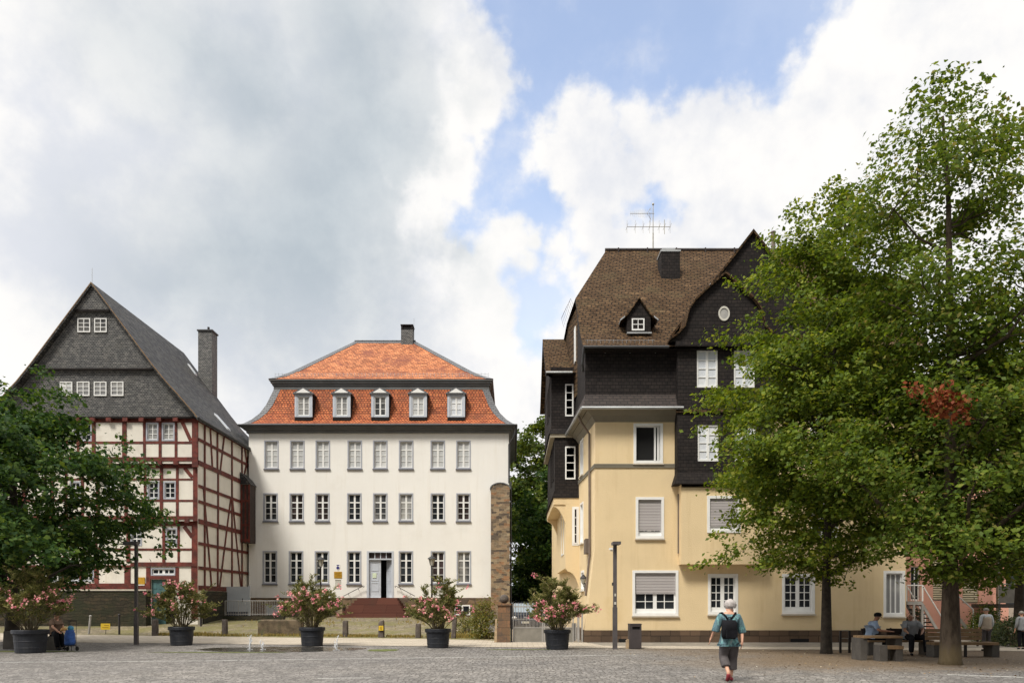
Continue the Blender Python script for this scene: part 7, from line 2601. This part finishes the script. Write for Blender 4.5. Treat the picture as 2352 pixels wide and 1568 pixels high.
    # second stair, to the right of the thick trunk
    d = 33.4
    st = thing('outside_stair', 'second steel stair with pale handrail right of the thick trunk', 'staircase', (PX(2215, d), d, 0))
    xa, xb = PX(2196, d), PX(2235, d)
    za, zb = PZ(1404, d), PZ(1440, d)
    tr = MB()
    for i in range(8):
        t0, t1 = i / 8, (i + 1) / 8
        z = lerp(za + 0.1, 0.1, t1)
        tr.box(lerp(xa, xb, t0), lerp(xa, xb, t1) + 0.04, d + 0.05, d + 1.2, z - 0.03, z + 0.03)
    tr.build('treads', M['cream_trim'], st)
    sg = MB()
    sg.prism([(xa, za), (xa, za - 0.2), (xb, -0.05), (xb, 0.2)], front(d), 0, 0.05)
    sg.build('stringer', M['steel'], st)
    rl = MB()
    rl.tube([(xa, d, PZ(1364, d)), (xb, d, PZ(1399, d)), (xb, d, 0.0)], 0.03, 7)
    rl.build('handrail', M['white_paint'], st)
    # shrubs at the foot of the pink house
    shrub('round_bush', 'rounded green bush between the second steel stair and the balcony', (PX(2262, 30.5), 30.5, 0), 0.62, 0.55, 1.45, 2600, 0.085, M['leaf_shrub'] if False else M['leaf_back'], seed=21)
    shrub('dark_shrub', 'low dark shrub under the balcony at the right edge', (PX(2330, 27.0), 27.0, 0), 0.75, 0.55, 1.0, 2600, 0.085, M['leaf_hedge'], seed=22)
    shrub('dark_shrub', 'dark shrub behind the empty bench, below the standing man', (PX(2290, 28.5), 28.5, 0), 0.6, 0.5, 0.75, 1700, 0.08, M['leaf_hedge'], seed=23)
    shrub('dark_shrub', 'dark shrub in the shade under the steel landing', (PX(2098, 34.5), 34.5, 0), 0.7, 0.5, 1.2, 1600, 0.1, M['leaf_hedge'], seed=24)
    # pale house far behind, seen between the branches
    Y = 70.0
    h = thing('hill_house', 'pale house far behind, glimpsed between the branches at right', 'house', (PX(2210, Y), Y, 0))
    b = MB()
    hx0, hx1 = PX(2120, Y), PX(2268, Y)
    HH = [(PX(2152 + 30 * k, Y), PX(2166 + 30 * k, Y), PZ(985, Y), PZ(950, Y)) for k in range(4)]
    wall(b, front(Y), hx0, hx1, 0, PZ(905, Y), HH, 0.15)
    b.poly([(hx0, Y, 0), (hx0, Y + 8, 0), (hx0, Y + 8, PZ(905, Y)), (hx0, Y, PZ(905, Y))])
    b.build('wall', M['pale_house'], h)
    for q in HH: window(h, front(Y), *q, 0.06, recess=0.08, vbars=[(0.5, 0.06)], pane='glass_dark')
    r = MB()
    za, zb = PZ(908, Y), PZ(845, Y)
    r.prism([(Y - 0.5, za), (Y + 8.5, za), (Y + 4, zb)], lambda u, v, w: (hx0 - 0.5 + w, u, v), 0, hx1 - hx0 + 1)
    r.build('roof', M['slate_brown'], h)
    # white house at the left edge
    Y = 44.0
    h = thing('white_cottage', 'white house at the far left edge, mostly behind the maple', 'house', (-33, Y, 0.5))
    b = MB()
    wx0, wx1 = -42.0, PX(24, Y)
    HH = [(PX(4, Y), PX(20, Y), PZ(1345, Y), PZ(1296, Y))]
    wall(b, front(Y), wx0, wx1, 0.2, PZ(1210, Y), HH, 0.15)
    b.poly([(wx1, Y, 0.2), (wx1, Y + 7, 0.2), (wx1, Y + 7, PZ(1210, Y)), (wx1, Y, PZ(1210, Y))])
    b.build('wall', M['pale_house'], h)
    window(h, front(Y), *HH[0], 0.07, recess=0.08, vbars=[(0.5, 0.06)], pane='curtain_white', casing=0.05, cmat=M['pink_wall'])
    r = MB()
    r.prism([(Y - 0.4, PZ(1212, Y)), (Y + 7.4, PZ(1212, Y)), (Y + 3.5, PZ(1140, Y))], lambda u, v, w: (wx0 + w, u, v), 0, wx1 - wx0 + 0.3)
    r.build('roof', M['slate'], h)


build_pink()


# ------------------------------------------------------------------ people
def skin_body(name, verts, edges, mat, parent, sub=2):
    off = root_loc(parent)
    me = bpy.data.meshes.new(name)
    me.from_pydata([tuple(Vector(v[:3]) - off) for v in verts], edges, [])
    o = bpy.data.objects.new(name, me)
    COL.objects.link(o)
    if parent: o.parent = parent
    sk = o.modifiers.new('skin', 'SKIN')
    sk.use_smooth_shade = True
    for i, v in enumerate(verts):
        r = v[3]
        ry = v[4] if len(v) > 4 else r
        me.skin_vertices[0].data[i].radius = (r, ry)
    me.skin_vertices[0].data[0].use_root = True
    sd = o.modifiers.new('sub', 'SUBSURF')
    sd.levels = sub
    sd.render_levels = sub
    me.materials.append(mat)
    return o


def hand(verts, edges, wrist_i, dirv, side, scale=1.0):
    """palm, four fingers and a thumb continuing from the wrist"""
    w = Vector(verts[wrist_i][:3])
    d = Vector(dirv).normalized()
    s = Vector(side).normalized()
    p = w + d * 0.07 * scale
    verts.append((*p, 0.030 * scale, 0.022 * scale))
    pi = len(verts) - 1
    edges.append((wrist_i, pi))
    for k in range(4):
        o = (k - 1.5) * 0.018 * scale
        L = (0.075, 0.085, 0.08, 0.062)[k] * scale
        q0 = p + d * 0.03 * scale + s * o
        q1 = q0 + d * L * 0.55 + Vector((0, 0.012, 0))
        q2 = q1 + d * L * 0.45 + Vector((0, 0.02, 0))
        base = len(verts)
        verts += [(*q0, 0.0095 * scale), (*q1, 0.0085 * scale), (*q2, 0.007 * scale)]
        edges += [(pi, base), (base, base + 1), (base + 1, base + 2)]
    t0 = w + d * 0.035 * scale + s * -0.03 * scale
    t1 = t0 + d * 0.045 * scale + s * -0.014 * scale
    base = len(verts)
    verts += [(*t0, 0.011 * scale), (*t1, 0.009 * scale)]
    edges += [(wrist_i, base), (base, base + 1)]


def head_parts(person, c, r, facing, skinm, hairm=None, hair='short', bald=False):
    """face features on the head: eyes, nose, mouth, ears; hair cap"""
    f = Vector(facing).normalized()
    s = f.cross(Vector((0, 0, 1))).normalized()
    C = Vector(c)
    b = MB()
    b.ball(C + f * r * 0.98 + Vector((0, 0, -r * 0.10)), (0.016, 0.016, 0.022), 8, 6)
    for k in (-1, 1):
        b.ball(C + s * k * r * 0.93 + Vector((0, 0, -0.01)), (0.014, 0.02, 0.03), 8, 6)
    b.build('nose_and_ears', skinm, person, True)
    e = MB()
    for k in (-1, 1):
        e.ball(C + f * r * 0.88 + s * k * 0.032 + Vector((0, 0, 0.012)), 0.010, 8, 6)
    e.build('eyes', M['sign_black'], person)
    m = MB()
    m.ball(C + f * r * 0.86 + Vector((0, 0, -r * 0.62)), (0.024, 0.024, 0.006), 8, 6)
    m.build('mouth', M['shoe_red'], person)
    if hairm:
        h = MB()
        n, q = 18, 10
        vs, fs = [], []
        for i in range(q + 1):
            ph = math.pi / 2 - (math.pi * 0.62 if hair == 'bob' else math.pi * 0.52) * i / q
            for k in range(n):
                a = 2 * math.pi * k / n
                dv = Vector((math.cos(ph) * math.cos(a), math.cos(ph) * math.sin(a), math.sin(ph)))
                fr = dv.dot(f)
                cut = 1.0
                rr = r * (1.20 if hair == 'bob' else 1.07) * (1 + (0.13 if hair == 'bob' else 0.06) * mnoise.noise(dv * 3.2 + C) + (0.06 * mnoise.noise(dv * 9 + C) if hair == 'bob' else 0))
                if fr > 0.45 and ph < 0.55: rr = r * 0.9
                vs.append(C + Vector((dv.x * rr, dv.y * rr, dv.z * rr * 1.06 - (0.0 if hair == 'bob' else -0.012))))
        for i in range(q):
            for k in range(n):
                fs.append((i * n + k, i * n + (k + 1) % n, (i + 1) * n + (k + 1) % n, (i + 1) * n + k))
        fs.append(tuple(q * n + k for k in range(n)))
        h.add(vs, fs)
        h.build('hair', hairm, person, True)
        if hair == 'bob':
            q = RNG.normal(size=(900, 3))
            q /= np.linalg.norm(q, axis=1, keepdims=True)
            q = q[(q[:, 2] > -0.62) & ~((q @ np.array(f) > 0.4) & (q[:, 2] < 0.5))]
            P_ = np.array(C) + q * np.array([1.17, 1.17, 1.2]) * r
            T_ = np.stack([q[:, 0] * 0.5, q[:, 1] * 0.5, -0.5 - 0.6 * (1 - np.abs(q[:, 2]))], 1) + RNG.normal(size=q.shape) * 0.35
            leaf_mesh('hair_strands', P_, q + RNG.normal(size=q.shape) * 0.3, 0.06, hairm, person, 0.14, tdir=T_)


def build_walker():
    d = 15.0
    def P(xp, yp, dy=0.0): return (PX(xp, d), d + dy, PZ(yp, d))
    person = thing('person', 'person with white hair walking away in teal shirt and grey cropped trousers', 'person', (PX(1676, d), d, 0))
    V, E = [], []
    def add(p, r, ry=None, to=None):
        V.append((*p, r, ry if ry else r))
        if to is not None: E.append((to, len(V) - 1))
        return len(V) - 1
    pel = add(P(1674.5, 1472), 0.125, 0.10)
    wst = add(P(1674.5, 1452), 0.115, 0.095, pel)
    chs = add(P(1674.5, 1428), 0.135, 0.10, wst)
    nck0 = add(P(1675, 1411), 0.075, 0.07, chs)
    nck = add(P(1676, 1403, 0.01), 0.052, 0.052, nck0)
    h0 = add(P(1678, 1396, 0.04), 0.066, 0.07, nck)
    h1 = add(P(1678.7, 1388, 0.05), 0.082, 0.092, h0)
    h2 = add(P(1678.7, 1381, 0.045), 0.062, 0.072, h1)
    # arms
    ls = add(P(1655.5, 1414), 0.055, None, nck0)
    le = add(P(1643.5, 1441, -0.02), 0.040, None, ls)
    lw = add(P(1637.5, 1462, 0.10), 0.026, None, le)
    hand(V, E, lw, (-0.25, 0.35, -1), (0.3, 1, 0), 0.95)
    rs = add(P(1694, 1414), 0.055, None, nck0)
    re = add(P(1705, 1446, 0.02), 0.040, None, rs)
    rw = add(P(1702, 1470, -0.08), 0.026, None, re)
    hand(V, E, rw, (-0.18, -0.2, -1), (0.5, 1, 0), 1.0)
    # legs: left trailing with heel raised, right planted
    lh = add(P(1664.5, 1484), 0.088, None, pel)
    lk = add(P(1663.5, 1509, 0.06), 0.058, None, lh)
    la = add(P(1666, 1541, -0.22), 0.036, None, lk)
    lt = add(P(1666.5, 1557, -0.17), 0.033, 0.03, la)
    rh = add(P(1684.5, 1484), 0.088, None, pel)
    rk = add(P(1685, 1512, 0.10), 0.058, None, rh)
    ra = add(P(1682.8, 1553, 0.12), 0.036, None, rk)
    rt = add(P(1683.5, 1561, 0.28), 0.032, 0.026, ra)
    skin_body('body', V, E, M['skin'], person)
    head_parts(person, P(1678.7, 1388.5, 0.05), 0.098, (0.25, 1, -0.25), M['skin'], M['hair_white'], 'bob')
    # shirt: wide, loose, three quarter sleeves
    V, E = [], []
    a = add(P(1674, 1462), 0.205, 0.16)
    a2 = add(P(1674, 1478), 0.215, 0.165, a)
    a3 = add(P(1674, 1481), 0.215, 0.165, a2)
    add(P(1674, 1482.5), 0.215, 0.165, a3)
    c = add(P(1674.3, 1434), 0.215, 0.14, a)
    e = add(P(1674.8, 1414), 0.16, 0.10, c)
    l1 = add(P(1656, 1416.5), 0.10, None, e)
    l2 = add(P(1648.5, 1432), 0.088, None, l1)
    l3 = add(P(1643, 1448, -0.01), 0.086, None, l2)
    add(P(1642.5, 1450.5, -0.01), 0.086, None, l3)
    r1 = add(P(1693, 1416.5), 0.10, None, e)
    r2 = add(P(1700, 1432), 0.088, None, r1)
    r3 = add(P(1705.5, 1451, 0.02), 0.088, None, r2)
    add(P(1706, 1453.5, 0.02), 0.088, None, r3)
    skin_body('shirt', V, E, M['teal_print'], person)
    V, E = [], []
    a = add(P(1674.5, 1466), 0.16, 0.13)
    for (x1, y1, d1, x2, y2, d2) in ((1664.5, 1486, 0, 1663.5, 1508, 0.06), (1685, 1486, 0, 1685.5, 1510, 0.09)):
        h = add(P(x1, y1 - 2, d1), 0.115, 0.125, a)
        k = add(P(x2, y2, d2), 0.098, 0.10, h)
        m = add(P(1664, 1527, -0.11), 0.098, 0.10, k) if x1 < 1670 else add(P(1685.5, 1536, 0.11), 0.098, 0.10, k)
        add(P(1664, 1529.5, -0.12) if x1 < 1670 else P(1685.5, 1538.5, 0.11), 0.098, 0.10, m)
    skin_body('trousers', V, E, M['trouser_grey'], person)
    V, E = [], []
    q = add(P(1666, 1543, -0.225), 0.046)
    q2 = add(P(1666, 1553, -0.21), 0.045, 0.042, q)
    add(P(1665.8, 1561, -0.12), 0.04, 0.036, q2)
    skin_body('shoe', V, E, M['shoe_red'], person)
    V, E = [], []
    q = add((P(1683, 1558, 0.07)[0], d + 0.07, 0.045), 0.047, 0.042)
    q2 = add((P(1684, 1558, 0.2)[0], d + 0.18, 0.04), 0.046, 0.036, q)
    add((P(1685, 1558, 0.3)[0], d + 0.29, 0.034), 0.038, 0.03, q2)
    skin_body('shoe', V, E, M['shoe_red'], person)
    # backpack
    bp = thing('backpack', 'black backpack worn by the person in the teal shirt', 'backpack', P(1669, 1465, -0.2))
    b = MB()
    x0, x1 = PX(1653, d), PX(1685.5, d)
    z0, z1 = PZ(1465, d), PZ(1422.5, d)
    n = 7
    vs, fs = [], []
    for i in range(n + 1):
        t = i / n
        z = lerp(z0, z1, t)
        bul = math.sin(math.pi * clamp(t * 0.9 + 0.05)) ** 0.5
        w = (x1 - x0) / 2 * (1.0 if 0.1 < t < 0.9 else 0.86)
        xc = (x0 + x1) / 2
        dep = 0.17 * bul + 0.03
        for (fx, fy) in ((-1, 0), (-1, -0.6), (-0.78, -1), (0.78, -1), (1, -0.6), (1, 0)):
            vs.append((xc + fx * w, d - 0.125 + fy * dep, z))
    for i in range(n):
        for j in range(6):
            fs.append((i * 6 + j, i * 6 + (j + 1) % 6, (i + 1) * 6 + (j + 1) % 6, (i + 1) * 6 + j))
    fs += [tuple(range(6))[::-1], tuple(n * 6 + k for k in range(6))]
    b.add(vs, fs)
    b.build('bag', M['cloth_black'], bp, True)
    pk = MB()
    pk.box(x0 + 0.04, x1 - 0.03, d - 0.355, d - 0.29, z0 + 0.03, z0 + 0.18)
    pk.build('front_pocket', M['cloth_black'], bp)
    xc = PX(1669.5, d)
    for sx, xe in ((-1, 1656.5), (1, 1688)):
        s = MB()
        s.tube([(xc + sx * 0.035, d - 0.15, z1 + 0.02), ((xc + PX(xe, d)) / 2, d - 0.145, PZ(1414.5, d)), (PX(xe, d), d - 0.06, PZ(1406.5, d)), (PX(xe + sx, d), d + 0.07, PZ(1408, d))], 0.02, 6)
        s.build('strap', M['cloth_black'], bp)
    g = MB()
    g.tube([(xc - 0.04, d - 0.16, z1), (xc - 0.02, d - 0.17, z1 + 0.05), (xc + 0.03, d - 0.17, z1 + 0.05), (xc + 0.04, d - 0.16, z1)], 0.012, 6)
    g.build('handle', M['cloth_black'], bp)


def seated(label, d, hips, knees, feet, chest, neck, headc, face, sh, el, wr, shirtm, trm, skinm, hairm, belly=0.0, cap=False):
    person = thing('person', label, 'person', (hips[0], d, 0))
    V, E = [], []
    def add(p, r, ry=None, to=None):
        V.append((*p, r, ry if ry else r))
        if to is not None: E.append((to, len(V) - 1))
        return len(V) - 1
    hp = Vector(hips)
    pel = add(hips, 0.135, 0.12)
    wst = add(hp.lerp(Vector(chest), 0.45), 0.125, 0.11, pel)
    ch = add(chest, 0.14, 0.11, wst)
    n0 = add(Vector(chest).lerp(Vector(neck), 0.7), 0.075, 0.07, ch)
    nk = add(neck, 0.055, None, n0)
    hc = Vector(headc)
    h0 = add(Vector(neck).lerp(hc, 0.5), 0.068, None, nk)
    h1 = add(hc, 0.085, 0.09, h0)
    add(hc + Vector((0, 0, 0.07)), 0.062, None, h1)
    for s, e, w in zip(sh, el, wr):
        a = add(s, 0.058, None, n0)
        b = add(e, 0.044, None, a)
        c = add(w, 0.028, None, b)
        dv = Vector(w) - Vector(e)
        hand(V, E, c, dv, (0.6, 0.6, 0.2), 0.95)
    for k, f in zip(knees, feet):
        sd = 1 if k is knees[1] else -1
        if abs(knees[0][0] - knees[1][0]) < 0.12: off = Vector((0.04, 0.09 * sd, -0.02))
        else: off = Vector((0.09 * sd, 0, -0.02))
        a = add(hp + off, 0.095, None, pel)
        b = add(k, 0.066, None, a)
        c = add(f, 0.045, None, b)
    skin_body('body', V, E, skinm, person)
    head_parts(person, headc, 0.10, face, skinm, hairm, 'short')
    V, E = [], []
    b = add(hp.lerp(Vector(chest), 0.45), 0.20 + belly, 0.17 + belly)
    a = add(hp + Vector((0, 0, 0.04)), 0.20 + belly, 0.17 + belly, b)
    add(hp + Vector((0, 0, -0.06)), 0.20 + belly, 0.17 + belly, a)
    c = add(chest, 0.20, 0.145, b)
    e_ = add(Vector(chest).lerp(Vector(neck), 0.6), 0.10, 0.08, c)
    for s, e in zip(sh, el):
        q = add(Vector(s), 0.088, None, e_)
        add(Vector(s).lerp(Vector(e), 0.85), 0.08, None, q)
    skin_body('shirt', V, E, shirtm, person)
    V, E = [], []
    a = add(hp + Vector((0, 0, -0.01)), 0.15, 0.13)
    for k, f in zip(knees, feet):
        sd = 1 if k is knees[1] else -1
        if abs(knees[0][0] - knees[1][0]) < 0.12: off = Vector((0.04, 0.09 * sd, -0.01))
        else: off = Vector((0.09 * sd, 0, -0.01))
        q = add(hp + off, 0.118, None, a)
        r = add(k, 0.094, None, q)
        add(Vector(k).lerp(Vector(f), 1.0), 0.075, None, r)
    skin_body('trousers', V, E, trm, person)
    for f in feet:
        V, E = [], []
        q = add((f[0], f[1], 0.05), 0.048, 0.045)
        add((f[0] + 0.15 * face[0], f[1] + 0.15 * face[1], 0.042), 0.042, 0.036, q)
        skin_body('shoe', V, E, M['cloth_black'], person)
    if cap:
        b = MB()
        b.lathe((hc.x, hc.y, hc.z + 0.035), [(0.112, 0.0), (0.112, 0.04), (0.09, 0.085), (0.04, 0.105), (0.005, 0.108)], 16)
        f = Vector(face).normalized()
        s = Vector((-f.y, f.x, 0))
        pts = []
        for i in range(9):
            a = -1.15 + 2.3 * i / 8
            pts.append(hc + Vector((0, 0, 0.045)) + (f * math.cos(a) * 0.20 + s * math.sin(a) * 0.10))
        for i in range(9):
            a = 1.15 - 2.3 * i / 8
            pts.append(hc + Vector((0, 0, 0.045)) + (f * math.cos(a) * 0.105 + s * math.sin(a) * 0.10))
        b.poly(pts)
        b.poly([p + Vector((0, 0, 0.012)) for p in pts])
        b.build('cap', M['cloth_black'], person)
    return person


def build_people():
    build_walker()
    d = 22.7
    X = lambda x: PX(x, d)
    Z = lambda y: PZ(y, d)
    # man with dark cap, seated, facing right
    seated('man in a dark cap and pale blue shirt sitting at the picnic table', d, (X(2008), d + 0.15, 0.56), [(X(2036), d - 0.1, 0.55), (X(2036), d + 0.08, 0.55)],
           [(X(2034), d - 0.1, 0.08), (X(2034), d + 0.08, 0.08)], (X(2009), d + 0.13, 0.88), (X(2014), d + 0.12, 1.03), (X(2020), d + 0.1, 1.165), (1, -0.1, -0.05),
           [(X(2007), d - 0.06, 0.97), (X(2011), d + 0.30, 0.97)], [(X(2011), d - 0.2, 0.76), (X(2019), d + 0.3, 0.76)], [(X(2029), d - 0.32, 0.74), (X(2036), d + 0.1, 0.74)],
           M['cloth_blue'], M['cloth_black'], M['skin_tan'], M['hair_brown'], cap=True)
    # bald heavy man facing the camera
    seated('bald man in a grey T-shirt and black trousers sitting on the bench', d, (X(2098), d + 0.22, 0.56), [(X(2084), d - 0.25, 0.56), (X(2116), d - 0.25, 0.56)],
           [(X(2081), d - 0.3, 0.08), (X(2115), d - 0.3, 0.08)], (X(2099), d + 0.18, 0.88), (X(2096), d + 0.13, 1.04), (X(2094), d + 0.08, 1.155), (-0.35, -1, -0.1),
           [(X(2084), d + 0.14, 0.98), (X(2115), d + 0.14, 0.98)], [(X(2078.5), d + 0.0, 0.76), (X(2121), d + 0.02, 0.76)], [(X(2072), d - 0.32, 0.70), (X(2110), d - 0.18, 0.68)],
           M['cloth_grey'], M['cloth_black'], M['skin_tan'], None, belly=0.03)
    # seated person at the left, half hidden by the oleander
    d = 25.1
    X = lambda x: PX(x, d)
    seated('person in dark clothes sitting on the concrete block beside the blue trolley', d, (X(116), d + 0.25, 0.56), [(X(134), d - 0.12, 0.53), (X(137), d + 0.1, 0.53)],
           [(X(136), d - 0.1, 0.08), (X(140), d + 0.12, 0.08)], (X(118), d + 0.25, 0.88), (X(120), d + 0.23, 1.05), (X(122), d + 0.2, 1.18), (1, -0.3, -0.1),
           [(X(114), d + 0.1, 0.99), (X(119), d + 0.42, 0.99)], [(X(122), d - 0.02, 0.78), (X(128), d + 0.4, 0.78)], [(X(134), d - 0.05, 0.66), (X(138), d + 0.2, 0.66)],
           M['cloth_brown'], M['cloth_black'], M['skin'], M['hair_brown'])

    def standing(label, xp, d, h, facing, shirtm, trm, skinm, hairm, vest=None):
        x = PX(xp, d)
        s = h / 1.7
        person = thing('person', label, 'person', (x, d, 0))
        V, E = [], []
        def add(p, r, ry=None, to=None):
            V.append((x + p[0] * s, d + p[1] * s, p[2] * s, r * s, (ry or r) * s))
            if to is not None: E.append((to, len(V) - 1))
            return len(V) - 1
        pel = add((0, 0, 0.92), 0.13, 0.11)
        w = add((0, 0, 1.08), 0.125, 0.10, pel)
        c = add((0, 0, 1.28), 0.145, 0.105, w)
        n0 = add((0, 0, 1.42), 0.075, 0.07, c)
        nk = add((0, 0.01, 1.48), 0.052, None, n0)
        h0 = add((0, 0.02, 1.54), 0.07, None, nk)
        h1 = add((0, 0.02, 1.61), 0.083, 0.09, h0)
        add((0, 0.02, 1.67), 0.055, None, h1)
        for k in (-1, 1):
            a = add((0.19 * k, 0, 1.40), 0.055, None, n0)
            b = add((0.245 * k, -0.02, 1.12), 0.042, None, a)
            q = add((0.25 * k, 0.08, 0.90), 0.028, None, b)
            hand(V, E, q, (0, 0.15, -1), (0, 1, 0), 0.95 * s)
            l = add((0.09 * k, 0, 0.84), 0.09, None, pel)
            m = add((0.10 * k, 0.02, 0.48), 0.06, None, l)
            add((0.10 * k, 0, 0.08), 0.042, None, m)
        skin_body('body', V, E, skinm, person)
        head_parts(person, (x, d + 0.02 * s, 1.61 * s), 0.10 * s, facing, skinm, hairm, 'short')
        V, E = [], []
        b = add((0, 0, 1.12), 0.185, 0.15)
        a = add((0, 0, 0.92), 0.19, 0.16, b)
        add((0, 0, 0.82), 0.19, 0.16, a)
        c = add((0, 0, 1.32), 0.185, 0.14, b)
        e = add((0, 0, 1.43), 0.10, 0.08, c)
        for k in (-1, 1):
            q = add((0.19 * k, 0, 1.40), 0.074, None, e)
            r = add((0.245 * k, -0.02, 1.13), 0.06, None, q)
            add((0.25 * k, 0.06, 0.95), 0.05, None, r)
        skin_body('shirt', V, E, shirtm, person)
        if vest:
            V, E = [], []
            b = add((0, 0, 1.12), 0.205, 0.17)
            a = add((0, 0, 0.92), 0.205, 0.175, b)
            add((0, 0, 0.83), 0.205, 0.175, a)
            c = add((0, 0, 1.32), 0.20, 0.16, b)
            add((0, 0, 1.45), 0.11, 0.095, c)
            skin_body('vest', V, E, vest, person)
        V, E = [], []
        a = add((0, 0, 0.92), 0.15, 0.13)
        for k in (-1, 1):
            q = add((0.09 * k, 0, 0.82), 0.105, None, a)
            r = add((0.10 * k, 0.02, 0.48), 0.08, None, q)
            add((0.10 * k, 0, 0.10), 0.065, None, r)
        skin_body('trousers', V, E, trm, person)
        for k in (-1, 1):
            V, E = [], []
            q = add((0.10 * k, 0.0, 0.045), 0.048, 0.042)
            add((0.10 * k, 0.15 * (1 if facing[1] > 0 else -1), 0.04), 0.042, 0.034, q)
            skin_body('shoe', V, E, M['cloth_black'], person)
    standing('grey haired man in a beige vest standing behind the empty bench', 2265.5, 24.6, 1.41, (0.3, 1, 0), M['cloth_pale'], M['trouser_grey'], M['skin'], M['hair_grey'], M['cloth_beige'])
    standing('grey haired person in pale top at the right edge beside the dark shrub', 2347, 25.4, 1.30, (0.2, 1, 0), M['cloth_grey'], M['cloth_black'], M['skin'], M['hair_grey'])
    # shopping trolley
    d = 24.6
    t = thing('shopping_trolley', 'blue wheeled shopping trolley standing on the cobbles at the left', 'shopping trolley', (PX(161, d), d, 0))
    b = MB()
    xc = PX(160.5, d)
    n = 8
    vs, fs = [], []
    for i in range(n + 1):
        tt = i / n
        z = lerp(0.20, 0.70, tt)
        for k in range(12):
            a = 2 * math.pi * k / 12
            r = 0.155 * (1 + 0.07 * mnoise.noise(Vector((math.cos(a) * 2, math.sin(a) * 2, z * 8)))) * (0.92 if tt < 0.1 else 1.0 if tt < 0.85 else 0.8)
            sq = 1 / max(abs(math.cos(a)), abs(math.sin(a))) ** 0.6
            vs.append((xc + r * sq * math.cos(a), d + 0.8 * r * sq * math.sin(a), z))
    for i in range(n):
        for k in range(12):
            fs.append((i * 12 + k, i * 12 + (k + 1) % 12, (i + 1) * 12 + (k + 1) % 12, (i + 1) * 12 + k))
    fs += [tuple(range(12))[::-1], tuple(n * 12 + k for k in range(12))]
    b.add(vs, fs)
    b.build('bag', M['trolley_blue'], t, True)
    f = MB()
    for k in (-1, 1):
        f.tube([(xc + 0.12 * k, d + 0.14, 0.05), (xc + 0.12 * k, d + 0.16, 1.0)], 0.011, 6)
        f.tube([(xc + 0.11 * k, d - 0.1, 0.0), (xc + 0.11 * k, d - 0.1, 0.2)], 0.012, 6)
    f.tube([(xc - 0.12, d + 0.16, 1.0), (xc + 0.12, d + 0.16, 1.0)], 0.02, 6)
    f.box(xc - 0.13, xc + 0.13, d - 0.12, d + 0.15, 0.17, 0.195)
    f.build('trolley_frame', M['iron'], t)
    for k in (-1, 1):
        w = MB()
        w.tube([(xc + 0.16 * k - 0.015, d + 0.14, 0.075), (xc + 0.16 * k + 0.015, d + 0.14, 0.075)], 0.075, 14)
        w.build('wheel', M['tyre'], t)
    b = MB()
    b.ball((xc + 0.04, d - 0.02, 0.76), (0.10, 0.09, 0.085), 10, 7)
    tag(b.build('plastic_bag', M['bag_cyan'], None, True), 'crumpled light blue bag on top of the blue trolley', 'bag')
    b = MB()
    b.ball((xc - 0.14, d - 0.1, 0.735), (0.10, 0.07, 0.06), 10, 7)
    b.ball((xc - 0.20, d - 0.1, 0.70), (0.06, 0.06, 0.045), 8, 6)
    tag(b.build('orange_cloth', M['bag_orange'], None, True), 'bunched orange and white cloth hanging on the blue trolley', 'cloth')


build_people()


# ------------------------------------------------------------------ scattered stuff
def scatter():
    rnd = np.random.default_rng(9)
    n = 900
    P = np.stack([rnd.uniform(3.5, 14, n), rnd.uniform(15.2, 25, n), np.full(n, 0.012)], 1)
    keep = rnd.uniform(size=n) < np.clip((P[:, 0] - 3) / 8, 0.05, 1) * np.clip((P[:, 1] - 15) / 3, 0.15, 1)
    P = P[keep]
    N = rnd.normal(size=P.shape) * 0.2 + np.array([0, 0, 1])
    tag(leaf_mesh('fallen_leaves', P, N, 0.055, M['litter'], None, 0.7), kind='stuff')
    # dry grass on the forecourt
    pts = []
    for (xp, d, sx, sy, k) in ((1065, 34.5, 0.9, 1.2, 900), (760, 34.8, 1.3, 0.35, 420), (840, 34.6, 0.9, 0.25, 300), (930, 34.2, 0.7, 0.3, 260), (450, 35.5, 0.8, 0.5, 420), (380, 35.4, 0.4, 0.3, 200),
                             (520, 35.0, 1.0, 0.3, 260), (640, 35.0, 1.2, 0.2, 250), (700, 41, 2.5, 2.0, 300), (1000, 42, 1.5, 2.0, 400)):
        x = PX(xp, d)
        q = rnd.normal(size=(k, 2)) * np.array([sx, sy]) * 0.6
        for a in q:
            X, Y_ = x + a[0], d + a[1]
            if Y_ > 33.3 and X < -0.9: pts.append((X, Y_, zt(X, Y_) + 0.05))
    P = np.array(pts)
    T = np.stack([rnd.normal(size=len(P)) * 0.35, rnd.normal(size=len(P)) * 0.35, np.ones(len(P))], 1)
    N = np.stack([rnd.normal(size=len(P)), -np.abs(rnd.normal(size=len(P))) - 0.3, np.zeros(len(P))], 1)
    tag(leaf_mesh('dry_grass', P, N, 0.17, M['dry_grass'], None, 0.2, tdir=T), kind='stuff')


scatter()
